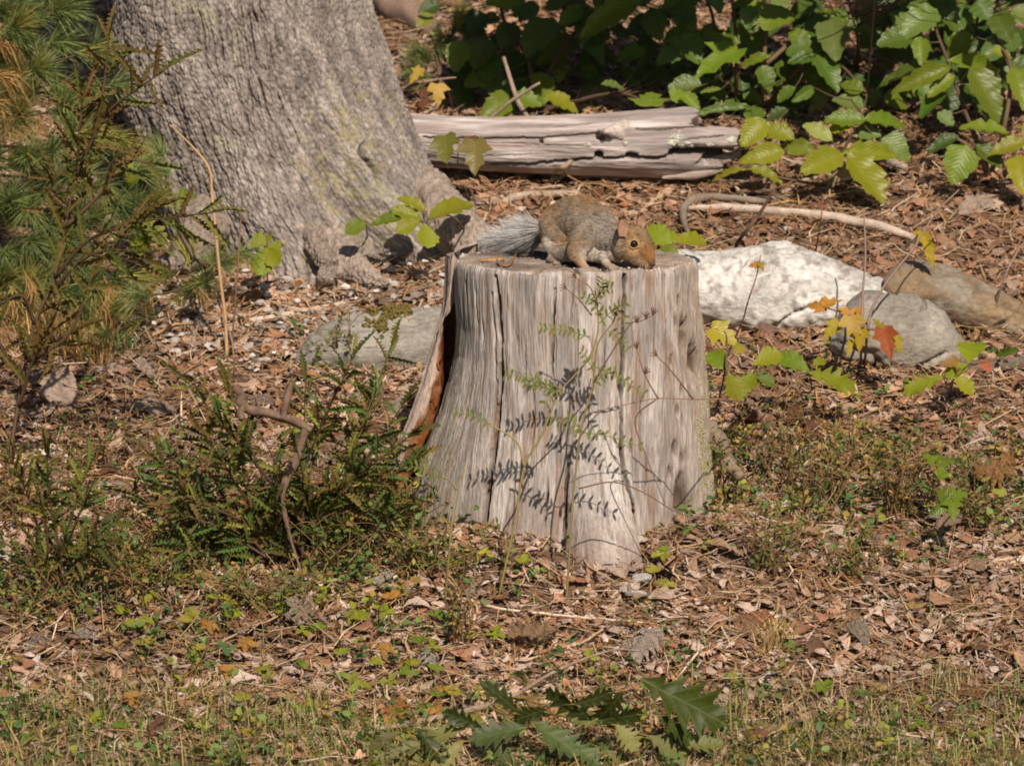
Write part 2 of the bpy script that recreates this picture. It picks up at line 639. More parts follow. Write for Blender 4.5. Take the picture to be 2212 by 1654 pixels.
# worm holes on the right flank
for u, v, rr in [(1489, 722, .011), (1487, 735, .009), (1505, 770, .010), (1512, 790, .012), (1500, 800, .006), (1470, 690, .004), (1478, 650, .004), (1483, 840, .004), (1476, 880, .004), (1488, 905, .004), (1474, 960, .005), (1490, 985, .006), (1466, 1010, .004), (1492, 1045, .012), (1500, 1075, .014), (1486, 1080, .010), (1460, 770, .003), (1494, 700, .004)]:
    zc, tc = P(u, v, -.1)[2], UF(u, v)
    dd = np.hypot((TH - tc) * R * (1.0), (Z - zc) * .45)
    g = np.exp(-(dd / rr) ** 2 * 1.2)
    crk = np.maximum(crk, g)
    D -= .03 * g
# toe of the root in front, its right side broken off
tq = UF(1300, 1150)
toe = np.exp(-(np.abs(TH - tq - .05) / .30) ** 3.2) * (1 - ss(UF(1370, 1150) - .02, UF(1376, 1150) + .02, TH))
toe2 = np.exp(-((TH - UF(1130, 1100)) / .25) ** 2)
toe3 = np.exp(-((TH - UF(960, 1050)) / .3) ** 2)
low = np.clip(1 - Z / .34, 0, 1.3)
D += .080 * toe * low ** 1.7 + .018 * toe2 * low ** 1.5 + .03 * toe3 * low ** 2
gap = np.exp(-((TH - UF(1205, 1150)) / .10) ** 2)
D -= .02 * gap * low ** 1.2
# broken recess right of the toe
rec = ss(UF(1374, 1150), UF(1382, 1150), TH) * (1 - ss(UF(1480, 1150), UF(1520, 1150), TH))
D -= .02 * rec * low ** 1.3
flk = ss(UF(1455, 900), UF(1525, 900), TH)
D += flk * .010 * fbm(TH * 20, Z * 12, 0, 4, 27) * (TH < .5)
Rr = R + D
# soften the rim
edge = np.clip((Z - (zt[None] - .012)) / .012, 0, 1)
Rr = Rr - .004 * edge ** 2
V = np.stack([SX + Rr * cosT, SY + Rr * sinT, Z], -1)
# colour
pink = np.array([.32, .268, .24])
pale = np.array([.52, .475, .445])
grey = np.array([.25, .225, .215])
brn = np.array([.27, .17, .115])
grn = np.array([.23, .215, .16])
n1 = fbm((TH + warp) * 22, Z * 11, 0, 5, 61)[..., None]
n2 = fbm((TH + warp) * 80, Z * 22, 0, 3, 62)[..., None]
n3 = fbm(TH * 6, Z * 9, 0, 5, 63)[..., None]
c = pink + (pale - pink) * np.clip(.42 + 1.5 * n1 + .8 * n2, 0, 1)
c = c + (grey - c) * np.clip(.15 + 1.1 * n3, 0, .75)
c = c + (brn - c) * np.clip((n2 * .7 + fbm((TH + warp) * 16, Z * 7, 0, 4, 64)[..., None] - .16) * 1.9, 0, .75)
lefty = (1 - ss(UF(985, 700), UF(1045, 700), TH))[..., None]
c = c + (grn - c) * lefty * .6 * np.clip(.7 + n3, 0, 1)
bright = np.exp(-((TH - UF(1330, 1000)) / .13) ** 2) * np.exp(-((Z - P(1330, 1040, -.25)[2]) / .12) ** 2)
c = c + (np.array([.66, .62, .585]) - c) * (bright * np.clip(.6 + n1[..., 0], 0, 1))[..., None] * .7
righty = flk[..., None] * (TH < .5)[..., None]
c = c + (np.array([.33, .27, .21]) - c) * righty * .55
toec = (toe * np.clip(low * 1.5, 0, 1))[..., None]
c = c + (np.array([.50, .46, .43]) - c) * toec * .45
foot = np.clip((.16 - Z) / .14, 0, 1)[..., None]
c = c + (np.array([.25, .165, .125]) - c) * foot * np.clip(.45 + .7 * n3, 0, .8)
c = c + (np.array([.10, .065, .045]) - c) * np.clip(crk * 1.7, 0, .92)[..., None]
stump = thing('tree_stump', 'weathered grey tree stump with cracked sides standing in the leaf litter', 'tree stump', (SX, SY, float(hg(SX, SY))))
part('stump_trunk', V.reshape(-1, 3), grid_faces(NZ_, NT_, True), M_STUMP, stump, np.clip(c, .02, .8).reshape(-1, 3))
# cut face
NR = 70
rr = (1 - np.linspace(0, 1, NR) ** 1.3 * .999)
rimV = V[-1]
cx, cy = SX, SY + .01
X = cx + (rimV[None, :, 0] - cx) * rr[:, None]
Y = cy + (rimV[None, :, 1] - cy) * rr[:, None]
zz = ztop(X, Y) + .0035 * fbm(X * 26, Y * 26, 0, 4, 71) + .0022 * vn(X * 55, Y * 160, 0, 72)
ang = np.arctan2(Y - cy, X - cx)
for k in range(16):
    a0 = k * 2.39996
    zz -= .012 * np.exp(-((np.angle(np.exp(1j * (ang - a0 - .25 * rr[:, None] * math.sin(k))))) / (.018 + .012 * (k % 3))) ** 2) * np.clip(rr[:, None] * 1.4 - .25, 0, 1)
zz += .0016 * np.sin(np.hypot(X - cx, Y - cy) * 900 + 3 * vn(X * 12, Y * 12, 0, 73))
k_ = np.clip((1 - rr) / .04, 0, 1)[:, None]
zz = rimV[None, :, 2] * (1 - k_) + zz * k_
n4 = fbm(X * 30, Y * 60, 0, 4, 74)[..., None]
cc = np.array([.30, .235, .19]) * (1 + .5 * n4)
cc = cc + (np.array([.42, .36, .32]) - cc) * np.clip(vn(X * 18, Y * 70, 0, 75)[..., None] * 1.3 - .2, 0, .9)
cc = cc + (np.array([.13, .10, .08]) - cc) * np.clip(.2 + fbm(X * 9, Y * 9, 0, 3, 76)[..., None], 0, .8)
top_shade = np.clip(1.5 * ss(.05, -.06, X - SX) * ss(-.05, .06, Y + .5 * (X - SX)) * (.75 + .6 * n4[..., 0]), 0, .85)[..., None]  # shade around the squirrel's tail, painted into the wood colour at back left
cc = cc + (np.array([.085, .07, .06]) - cc) * top_shade
cc = cc + (pale - cc) * np.clip((rr[:, None, None] - .965) * 28, 0, .8)
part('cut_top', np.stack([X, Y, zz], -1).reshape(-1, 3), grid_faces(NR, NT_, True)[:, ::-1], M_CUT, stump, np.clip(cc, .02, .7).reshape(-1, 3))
# split slab on the left with rotten orange inside
sv = np.array([552, 600, 640, 674, 690, 730, 780, 830, 863, 900, 940, 1000, 1060])
suo = np.array([963, 961, 958, 953, 950, 937, 921, 905, 893, 880, 862, 845, 835])
sui = np.array([990, 988, 984, 971, 957, 954, 953, 952, 950, 937, 918, 893, 880])
sum_ = np.interp(sv, vs, lf)
NS = 90
vv = np.linspace(552, 1060, NS)
loop = []
for k, v in enumerate(vv):
    uo, ui, um = np.interp(v, sv, suo), np.interp(v, sv, sui), np.interp(v, sv, sum_) + 14
    y0 = -.01 - .05 * ss(700, 950, v)
    z = P(900, v, 0)[2]
    xo, xi, xm = P(uo, v, y0)[0], P(ui, v, y0)[0], P(um, v, .1)[0]
    xm = max(xm, xi + .004)
    pl = [(xo, y0 + .03), (xo + .008, y0), ((xo + xi) / 2, y0 - .004), (xi, y0 + .005), (xi + .002, y0 + .06), (xi, y0 + .13), (xm, .125), (xm, .17), (xo + .06, .19), (xo + .018, .12)]
    pl = np.array(pl + pl[:1])
    tt = np.linspace(0, len(pl) - 1, 61)[:-1]
    loop.append(np.stack([np.interp(tt, np.arange(len(pl)), pl[:, 0]), np.interp(tt, np.arange(len(pl)), pl[:, 1]), np.full(60, z)], -1))
L = np.array(loop)
tt = np.linspace(0, 10, 61)[:-1]
rs_ = (2.3 - .9 * ss(780, 920, vv))[:, None] + .25 * vn(vv[:, None] * .06, 0, 0, 88)
rot = ss(690, 740, vv)[:, None] * np.clip((tt[None] - rs_) / .5, 0, 1) * (1 - ss(6.8, 7.2, tt))[None]
rot = np.clip(rot + .3 * fbm(tt[None] * 1.5, vv[:, None] * .03, 0, 3, 81) * (rot > .02), 0, 1)
dd = .004 * fbm(L[..., 0] * 60, L[..., 2] * 25, L[..., 1] * 60, 4, 82) + rot * (.012 * fbm(L[..., 0] * 40, L[..., 2] * 33, L[..., 1] * 40, 5, 83) - .010 * (vn(L[..., 0] * 90, L[..., 2] * 60, 0, 89) > .35)) + .003 * vn(tt[None] * 6, L[..., 2] * 6, 0, 84)
L[..., 1] += dd
L[..., 0] += .5 * dd
L[..., 2] += np.where(vv[:, None] < 560, .006 * vn(tt[None] * 3, 0, 0, 85), 0)
wc = np.array([.40, .31, .26]) * (1 + .35 * fbm(tt[None] * 5, L[..., 2] * 6, 0, 3, 86))[..., None]
oc = np.array([.20, .068, .022]) * (1 + 1.3 * fbm(L[..., 0] * 50, L[..., 2] * 50, 0, 4, 87))[..., None]
c = wc + (oc - wc) * rot[..., None]
capi = np.array([np.arange(60)])
Vs = np.vstack([L.reshape(-1, 3), L[0].mean(0)[None]])
Fs = [grid_faces(NS, 60, True), np.stack([np.full(60, NS * 60), np.arange(60), (np.arange(60) + 1) % 60], -1)]
part('split_slab', Vs, Fs, M_STUMP, stump, np.vstack([c.reshape(-1, 3), wc[0].mean(0)[None]]), label='rotten orange split slab on the left side')
# root remnant to the right of the foot
V_, F_ = tube([P(1530, 925, .10), P(1548, 960, .06), P(1572, 1000, .0), P(1600, 1030, -.05)], [.02, .022, .016, .008], 30, 14, .35, 3, .3)
part('root', V_, F_, M_STUMP, stump, np.array([.27, .20, .15]) * (1 + .4 * fbm(V_[:, 0] * 60, V_[:, 2] * 30, V_[:, 1] * 60, 3, 5))[:, None])
# lichen crust on the right edge (tiny granules)
n = 2600
lt = RNG.uniform(UF(1512, 900), UF(1534, 900) + .25, n)
lz = np.clip(RNG.normal(P(1530, 960, 0)[2], .075, n), .02, .5)
keep = fbm(lt * 12, lz * 16, 0, 3, 91) > -.12
lt, lz = lt[keep], lz[keep]
ii = np.clip(np.searchsorted(ths[:860], lt), 0, 859)
jj = np.clip((((lz - zb) / (zt[ii] - zb)) ** (1 / .9) * (NZ_ - 1)).astype(int), 0, NZ_ - 1)
pos = V[jj, ii]
ico = np.array([[1, 0, 0], [-1, 0, 0], [0, 1, 0], [0, -1, 0], [0, 0, 1], [0, 0, -1.]])
icf = np.array([[0, 2, 4], [2, 1, 4], [1, 3, 4], [3, 0, 4], [2, 0, 5], [1, 2, 5], [3, 1, 5], [0, 3, 5]])
sz = RNG.uniform(.0008, .0024, len(pos))
Mx = rotm(RNG.uniform(0, 6, len(pos)), RNG.uniform(0, 6, len(pos)), RNG.uniform(0, 6, len(pos))) * sz[:, None, None]
cl = np.array([.36, .33, .14]) * RNG.uniform(.7, 1.25, (len(pos), 1))
part('lichen', *scatter_np((ico, icf), Mx, pos, cl)[:2], M_LICHEN, stump, np.repeat(cl, 6, 0), kind='stuff')

# ------------------------------------------------------------------ big tree
TX, TY = None, 1.40
tv = [-900, -300, 0, 120, 220, 330, 430, 500, 560, 640]
tl = [225, 240, 250, 246, 268, 312, 345, 372, 400, 380]
tr = [700, 760, 800, 838, 868, 908, 958, 1035, 1075, 1090]
q = np.array([[P(l, v, TY)[2], P(l, v, TY)[0], P(r, v, TY)[0]] for v, l, r in zip(tv, tl, tr)])[::-1]
zbase = .22
zs = np.concatenate([np.linspace(zbase, 1.35, 430), np.linspace(1.35, 4.2, 80)[1:]])
ths2 = np.concatenate([np.linspace(-np.pi * 1.05, np.pi * .05, 620), np.linspace(np.pi * .05, np.pi * .95, 121)[1:-1]])
TH2, Z2 = np.meshgrid(ths2, zs)
lx = np.interp(zs, q[:, 0], q[:, 1])
rx = np.interp(zs, q[:, 0], q[:, 2])
mx_ = (lx + rx) / 2
hw = (rx - lx) / 2
lowz = np.clip((.95 - Z2) / .6, 0, 1)
ax = hw[:, None] + 0 * TH2
fr = np.maximum(.225, .235 + .10 * lowz ** 2.2)
R2 = 1 / np.sqrt((np.cos(TH2) / ax) ** 2 + (np.sin(TH2) / fr) ** 2)
# buttress lobes and the valley between them
zlow = np.clip((.85 - Z2) / .42, 0, 1.2)
R2 += .05 * np.exp(-((TH2 + 1.75) / .42) ** 2) * zlow ** 2 - .075 * np.exp(-((TH2 + 1.12) / .16) ** 2) * zlow ** 1.2 + .05 * np.exp(-((TH2 + .62) / .36) ** 2) * zlow ** 1.6
R2 += .02 * np.exp(-((TH2 + 2.5) / .3) ** 2) * zlow ** 2 + .02 * vn(TH2 * 1.8, Z2 * 2, 0, 101)
arc = TH2 * .27
lean = (Z2 - .4) * .10 * np.cos(TH2)
wx = .012 * fbm(arc * 14, Z2 * 9, 0, 3, 102)
sc = 1 - .35 * ss(-1.15, -.7, TH2) * lowz
f1, f2, cid = worley((arc + wx + lean * .3) / (.024 * sc), (Z2 + 1.6 * wx) / (.058 * sc ** 2), 103)
plate = ss(.02, .30, f2 - f1)
fur1 = np.abs(np.sin(np.pi * ((arc + lean * .3) / .021 + .75 * fbm(arc * 16, Z2 * 6, 0, 3, 113) + .22 * vn(arc * 60, Z2 * 40, 0, 117))))
furrow = (1 - ss(.05, .55, fur1)) * np.clip(.6 + .9 * vn(arc * 50, Z2 * 28, 0, 116), .1, 1.2)
fmask = np.clip(.55 + 1.1 * vn(arc * 16, Z2 * 11, 0, 114), 0, 1) * (1 - .6 * ss(-1.2, -.8, TH2)) * (.45 + .55 * ss(.75, 1.1, Z2))
f1b, f2b, cidb = worley((arc + .6 * wx) / .0095, (Z2 + wx) / .014, 104)
pl2 = ss(.02, .35, f2b - f1b)
rough_ = .011 * (.75 + .5 * vn(TH2 * 2, Z2 * 3, 0, 105)) * (1 - .55 * ss(-1.1, -.6, TH2))
bark = rough_ * .30 * (plate - .6) * np.clip(.5 + vn(arc * 20, Z2 * 16, 0, 115), .1, 1) - .014 * furrow * np.clip(fmask, .25, 1) + .0030 * (pl2 - .5) + .0055 * fbm(arc * 75, Z2 * 28, 0, 5, 106) + .003 * (cid - .5)
# the long open crack in the right root
cpts = [(782, 310), (790, 345), (806, 372), (820, 392), (834, 420)]
cm = np.zeros_like(Z2)
for k, (u, v) in enumerate(cpts):
    pass
cz = np.array([P(u, v, TY - .25)[2] for u, v in cpts])[::-1]
ctx = np.array([P(u, v, TY - .25)[0] for u, v in cpts])[::-1]
Xs = mx_[:, None] + R2 * np.cos(TH2)
xc = np.interp(Z2, cz, ctx) + .009 * fbm(Z2 * 45, 0, 0, 3, 107)
amp = ((Z2 > cz[0]) & (Z2 < cz[-1])) * np.sin(np.clip((Z2 - cz[0]) / (cz[-1] - cz[0]), 0, 1) * np.pi) ** .6
cm = np.exp(-((Xs - xc) / .006) ** 2) * amp * (np.sin(TH2) < -.2)
# an old hole at the left foot
hp = P(540 * 1.0, 610, TY - .2)
bark -= .022 * cm
Rt = R2 + bark
VT = np.stack([mx_[:, None] + Rt * np.cos(TH2), TY + Rt * np.sin(TH2), Z2], -1)
n1 = fbm(arc * 25, Z2 * 18, 0, 4, 108)[..., None]
n2 = vn(arc * 160, Z2 * 120, 0, 109)[..., None]
c = np.array([.31, .265, .24]) * (1 + .35 * n1 + .22 * n2 + .22 * (cid[..., None] - .5) + .25 * (cidb[..., None] - .5))
c = c + (np.array([.50, .45, .41]) - c) * np.clip(n2 * 1.2 + n1 - .55, 0, .8)
c = c * (1 - .22 * (1 - plate[..., None]) - .6 * (furrow * np.clip(fmask, .2, 1))[..., None] - .22 * (1 - pl2[..., None]))
lic = np.clip(fbm(arc * 50, Z2 * 50, 0, 5, 110) * 3.2 + .75 - np.hypot((Xs - P(775, 380, TY)[0]) / .085, (Z2 - P(775, 390, TY - .2)[2]) / .13) * 1.1, 0, 1)[..., None]
c = c + (np.array([.30, .265, .145]) - c) * lic * .65
c = c + (np.array([.06, .045, .035]) - c) * np.clip(cm * 1.3, 0, .9)[..., None]
lic2 = np.clip(fbm(arc * 18, Z2 * 18, 0, 4, 111)[..., None] * 2 - .62, 0, .5)
c = c + (np.array([.36, .35, .25]) - c) * lic2
tree = thing('oak_tree', 'large grey trunk with furrowed bark and flared roots behind the stump', 'tree', (float(mx_[0]), TY, float(hg(mx_[0], TY))))
part('trunk', VT.reshape(-1, 3), grid_faces(len(zs), len(ths2), True), M_BARK, tree, np.clip(c, .02, .7).reshape(-1, 3))


def bark_tube(pts, rad, seed, k=1.0, seg=64, n=150):
    V_, F_ = tube(pts, rad, n, seg, .22, seed)
    C_ = spline(pts, n)
    rm_ = float(np.mean(rad))
    ln_ = np.linalg.norm(np.diff(C_, axis=0), axis=1).sum()
    ja, sa_ = np.tile(np.arange(seg), n) / seg * 2 * np.pi * rm_, np.repeat(np.arange(n), seg) / n * ln_
    wq_ = .006 * vn(ja * 90, sa_ * 90, 0, seed)
    f1, f2, cd = worley((ja + wq_) / .013, (sa_ + wq_) / .020, seed)
    pl = ss(.03, .3, f2 - f1)
    pl = np.append(pl, [.5, .5])
    cen = np.vstack([np.repeat(C_, seg, 0), C_[:1], C_[-1:]])
    V_ = V_ + nrm(V_ - cen) * (.004 * (pl - .5) + .016 * fbm(V_[:, 0] * 16, V_[:, 1] * 16, V_[:, 2] * 16, 4, seed + 1) + .006 * fbm(V_[:, 0] * 70, V_[:, 1] * 70, V_[:, 2] * 70, 3, seed + 2))[:, None]
    cc_ = np.array([.36, .29, .245]) * k * (1 + .3 * fbm(V_[:, 0] * 40, V_[:, 2] * 40, V_[:, 1] * 40, 4, seed))[:, None] * (.62 + .38 * pl)[:, None]
    return V_, F_, cc_


V_, F_, c_ = bark_tube([P(905, 425, 1.36), P(968, 483, 1.22), P(1020, 520, 1.13), P(1085, 550, 1.06), P(1130, 592, 1.02)], [.075, .058, .046, .032, .016], 121)
part('root', V_, F_, M_BARK, tree, c_, label='long right root running to the stump')
V_, F_, c_ = bark_tube([P(690, 470, 1.25), P(735, 560, 1.07), P(775, 590, 1.03), P(840, 615, .98)], [.045, .032, .024, .012], 122)
part('root', V_, F_, M_BARK, tree, c_)
V_, F_, c_ = bark_tube([P(650, 470, 1.25), P(690, 545, 1.05), P(705, 580, 1.02), P(702, 612, .99)], [.05, .02, .016, .012], 123, .8)
part('root', V_, F_, M_BARK, tree, c_)
V_, F_, c_ = bark_tube([P(470, 420, 1.30), P(440, 500, 1.18), P(405, 545, 1.1), P(350, 580, 1.05)], [.08, .05, .035, .015], 124, .8)
part('root', V_, F_, M_BARK, tree, c_)

# ------------------------------------------------------------------ fallen log
LY = 1.57
lu = [820, 900, 1000, 1060, 1200, 1340, 1420, 1500, 1560, 1600]
lt_ = [246, 251, 254, 255, 250, 240, 233, 228, 232, 238]
lb_ = [352, 358, 366, 371, 378, 388, 392, 392, 385, 378]
NX, NA = 520, 220
uu = np.linspace(820, 1606, NX)
xs = np.array([P(u, 300, LY)[0] for u in uu])
zt_ = np.array([P(u, np.interp(u, lu, lt_), LY)[2] for u in uu])
zb_ = np.array([P(u, np.interp(u, lu, lb_), LY - .05)[2] for u in uu])
zc_, rz_ = (zt_ + zb_) / 2, (zt_ - zb_) / 2
al = np.concatenate([np.linspace(-.62 * np.pi, .62 * np.pi, 180), np.linspace(.62 * np.pi, 1.38 * np.pi, 42)[1:-1]])   # 0 = towards the camera, + = up
NA = len(al)
AL, XI = np.meshgrid(al, xs)
vq = np.sin(AL)                                # -1 bottom .. 1 top as seen from the front
UU = np.broadcast_to(uu[:, None], AL.shape)
fb = fbm(XI * 5, AL * 9, 0, 4, 131)
fi = vn(XI * 9, AL * 55, 0, 132)
D = .0020 * fb + .0008 * fi + .006 * vn(XI * 4, AL * 1.6, 0, 133) + .003 * fbm(XI * 16, AL * 5, 0, 4, 134)
frontm = np.cos(AL) > .05
ck = np.zeros_like(AL)
vpix = np.interp(UU, lu, lt_) * (1 + vq) / 2 + np.interp(UU, lu, lb_) * (1 - vq) / 2


def lcrack(pts, wpx, dep, seed):
    global ck
    pu, pv, pa = (np.array(k, float) for k in zip(*pts))
    vc = np.interp(UU, pu, pv) + 1.2 * vn(UU * .07, seed, 0, seed) + .8 * vn(UU * .25, seed, 0, seed)
    am = np.interp(UU, pu, pa, left=0, right=0)
    g = np.exp(-((vpix - vc) / (wpx * (.6 + .6 * am))) ** 2) * (am > 0) * np.clip(am * 2, 0, 1) * frontm
    ck = np.maximum(ck, g)
    return g * dep


D -= lcrack([(915, 293, .6), (1000, 294, .6), (1090, 294, .7), (1180, 292, .6), (1270, 284, .8), (1295, 278, 1)], 1.5, .012, 1)
D -= lcrack([(1370, 276, .5), (1440, 272, .7), (1500, 266, .8), (1560, 262, .6)], 1.5, .012, 2)
D -= lcrack([(1060, 352, .3), (1150, 350, .6), (1220, 346, .9), (1290, 340, 1), (1345, 339, 1), (1420, 338, 1), (1450, 332, 1), (1500, 331, 1), (1606, 331, 1)], 2.4, .030, 3)
D -= lcrack([(1440, 330, .2), (1460, 325, .9), (1500, 325, 1), (1560, 328, 1), (1606, 330, 1)], 8.5, .045, 4)
D -= lcrack([(1283, 333, .2), (1292, 332, 1), (1302, 333, .2)], 6, .03, 5)
D -= lcrack([(1350, 334, .2), (1362, 336, 1), (1378, 336, .2)], 6, .03, 6)
D -= lcrack([(1450, 298, .3), (1500, 294, .5), (1560, 288, .5)], 1.1, .008, 7)
D -= lcrack([(1165, 300, .3), (1169, 301, 1), (1174, 302, .3)], 4.5, .018, 8)
D -= lcrack([(1285, 288, .3), (1296, 292, 1), (1306, 290, .3)], 7, .03, 9)
D -= lcrack([(960, 300, .2), (1100, 306, .4), (1250, 312, .2)], .9, .005, 10)
D -= lcrack([(1090, 268, .2), (1200, 268, .4), (1330, 258, .3)], .9, .005, 11)
D -= lcrack([(930, 330, .2), (1040, 336, .5), (1190, 330, .2)], .9, .005, 12)
# swelling round the knot
kn = np.exp(-(((UU - 1335) / 38) ** 2 + ((vpix - 278) / 16) ** 2)) * frontm
D += .010 * kn
# ragged right end: every strand of the wood ends at its own place
endu = np.interp(vpix, [225, 258, 262, 266, 270, 312, 318, 322, 352, 356, 360, 392], [1503, 1496, 1490, 1560, 1590, 1598, 1570, 1530, 1500, 1560, 1555, 1400]) + 7 * vn(AL * 9, 3, 0, 140) + 3 * vn(AL * 30, 3, 0, 141)
endu = np.where(frontm, endu, 1500 + 20 * vn(AL * 5, 0, 0, 142))
xe = np.array([P(u, 300, LY)[0] for u in np.linspace(1300, 1640, 200)])
XE = np.interp(endu, np.linspace(1300, 1640, 200), xe)
Xl = np.minimum(XI, XE)
shrink = np.clip((XI - XE) / .03, 0, 1)
Rl = (rz_[:, None] + D) * (1 - .75 * shrink)
ry = 1.05
VL = np.stack([Xl, LY - Rl * ry * np.cos(AL), zc_[:, None] + Rl * np.sin(AL)], -1)
n1 = fbm(XI * 9, AL * 6, 0, 5, 143)[..., None]
n2 = vn(XI * 22, AL * 40, 0, 144)[..., None]
c = np.array([.335, .288, .275]) * (1 + .40 * n1 + .18 * n2)
c = c + (np.array([.60, .55, .52]) - c) * np.clip(n1 * 1.2 + .5 * n2 - .1, 0, .8)
c = c + (np.array([.26, .17, .125]) - c) * np.clip(fbm(XI * 4, AL * 6, 0, 3, 145)[..., None] * 1.6 - .3, 0, .7)
c = c + (np.array([.14, .09, .06]) - c) * np.clip(ck, 0, .85)[..., None]
c = c + (np.array([.13, .085, .055]) - c) * (shrink > .1)[..., None] * .7
log = thing('fallen_log', 'split grey fallen log lying behind the tree with a ragged right end', 'log', (float(xs[NX // 2]), LY, float(zb_[NX // 2])))
part('log_body', VL.reshape(-1, 3), grid_faces(NX, NA, True), M_LOG, log, np.clip(c, .03, .75).reshape(-1, 3))
# pale lichen scabs on the log
for (u, v, s_) in [(1458, 293, 9), (1446, 302, 6), (1482, 305, 5), (1470, 312, 5), (1348, 306, 3), (1272, 309, 4), (1530, 308, 4), (1575, 296, 6), (1490, 311, 4)]:
    n = int(9 * s_)
    du, dv = RNG.normal(0, s_ * .7, n), RNG.normal(0, s_ * .55, n)
    k = np.array([P(u + a, v + b, 0) for a, b in zip(du, dv)])
    ix = np.clip(np.searchsorted(uu, u + du), 0, NX - 1)
    d_ = np.abs(vpix[ix] - (v + dv)[:, None]) + 999 * ~frontm[ix]
    pos = VL[ix, d_.argmin(1)]
    szz = RNG.uniform(.0012, .0032, n)
    Mx = rotm(RNG.uniform(0, 6, n), RNG.uniform(0, 6, n), RNG.uniform(0, 6, n)) * szz[:, None, None]
    cl = np.array([.55, .55, .46]) * RNG.uniform(.8, 1.15, (n, 1))
    part('lichen', *scatter_np((ico, icf), Mx, pos, cl)[:2], M_LICHEN, log, np.repeat(cl, 6, 0), kind='stuff')
# knot stub and inner splinters
V_, F_ = tube([P(1345, 284, LY - .055), P(1322, 282, LY - .078), P(1304, 287, LY - .09)], [.024, .014, .005], 14, 12, .4, 5)
part('knot', V_, F_, M_LOG, log, np.array([.46, .40, .36]) * (1 + .3 * vn(V_[:, 0] * 200, V_[:, 2] * 300, 0, 2))[:, None])
for pts, rad in [([P(1400, 352, LY - .03), P(1500, 356, LY - .035), P(1562, 344, LY - .03), P(1600, 330, LY - .02)], [.004, .016, .014, .005]),
                 ([P(1430, 384, LY - .05), P(1500, 378, LY - .055), P(1560, 366, LY - .05)], [.003, .012, .004]),
                 ([P(1510, 318, LY + .01), P(1570, 314, LY), P(1608, 318, LY)], [.004, .013, .006])]:
    V_, F_ = tube(pts, rad, 40, 12, .35, int(rad[0] * 1e4), .2)
    part('splinter', V_, F_, M_LOG, log, np.array([.36, .29, .25]) * (1 + .4 * fbm(V_[:, 0] * 20, V_[:, 2] * 120, V_[:, 1] * 120, 3, 4))[:, None])


# ------------------------------------------------------------------ rocks
def blob(center, half, seed, amp=.18, freq=2.2, n=(70, 110), sharp=0.0, rot=0.0, flat_top=None):
    nv_, nu_ = n
    ph = np.linspace(0, np.pi, nv_)[:, None]
    th = np.linspace(0, 2 * np.pi, nu_, endpoint=False)[None]
    d = np.stack([np.sin(ph) * np.cos(th), np.sin(ph) * np.sin(th), np.cos(ph) + 0 * th], -1)
    r = 1 + amp * fbm(d[..., 0] * freq + seed * 3.7, d[..., 1] * freq, d[..., 2] * freq, 3, seed)
    if sharp:   # facet the blob with a few cutting planes
        rg = np.random.default_rng(seed)
        for k in range(16):
            nn = nrm(rg.normal(size=3))
            off = rg.uniform(.45, .8)
            dp = d @ nn
            r = np.where(dp > .05, np.minimum(r, r * (1 - sharp) + sharp * off / np.maximum(dp, .05)), r)
    r = r + .03 * fbm(d[..., 0] * 9, d[..., 1] * 9, d[..., 2] * 9, 4, seed + 9)
    v = d * r[..., None] * np.asarray(half)
    if rot:
        cr, sr = math.cos(rot), math.sin(rot)
        v = np.stack([v[..., 0] * cr - v[..., 2] * sr, v[..., 1], v[..., 0] * sr + v[..., 2] * cr], -1)
    return (v + np.asarray(center)).reshape(-1, 3), grid_faces(nv_, nu_, True)[:, ::-1]


def loft_rock(us, tops, bots, Y0, thick, seed, n=(150, 90)):
    """a rock whose front outline follows the picture and which has real depth behind it"""
    uu = np.linspace(us[0], us[-1], n[0])
    tp = np.interp(uu, us, tops)
    bt = np.interp(uu, us, bots)
    a = np.linspace(0, 2 * np.pi, n[1], endpoint=False)
    out_ = []
    for u, t_, b_ in zip(uu, tp, bt):
        zt2, zb2 = P(u, t_, Y0 + thick * .5)[2], P(u, b_, Y0)[2] - .03
        x = P(u, (t_ + b_) / 2, Y0)[0]
        e = math.sqrt(max(0.02, 1 - abs(2 * (u - us[0]) / (us[-1] - us[0]) - 1) ** 4))
        sa, ca = np.sin(a), np.cos(a)
        sq = lambda k: np.sign(k) * np.abs(k) ** .7
        z = (zt2 + zb2) / 2 + (zt2 - zb2) / 2 * sq(sa)
        y = Y0 + thick * .5 - thick * .5 * e * sq(ca) + thick * .45 * np.clip(sa, 0, 1) * e
        out_.append(np.stack([np.full_like(a, x), y, z], -1))
    L = np.array(out_)
    rid = np.abs(fbm(L[..., 0] * 3 + L[..., 2] * 4, L[..., 1] * 3, L[..., 2] * 11 - L[..., 0] * 3, 3, seed + 3))
    d = .012 * fbm(L[..., 0] * 9, L[..., 1] * 9, L[..., 2] * 9, 4, seed) - .012 * (1 - ss(0, .07, rid)) + .005 * fbm(L[..., 0] * 30, L[..., 1] * 30, L[..., 2] * 60, 4, seed + 2) + .004 * fbm(L[..., 0] * 50, L[..., 1] * 50, L[..., 2] * 50, 3, seed + 1)
    cen = L.mean(1, keepdims=True)
    L = L + nrm(L - cen) * d[..., None]
    V_ = np.vstack([L.reshape(-1, 3), L[0].mean(0)[None], L[-1].mean(0)[None]])
    k = np.arange(n[1])
    F_ = [grid_faces(n[0], n[1], True), np.stack([np.full(n[1], n[0] * n[1]), (k + 1) % n[1], k], -1), np.stack([np.full(n[1], n[0] * n[1] + 1), (n[0] - 1) * n[1] + k, (n[0] - 1) * n[1] + (k + 1) % n[1]], -1)]
    return V_, F_


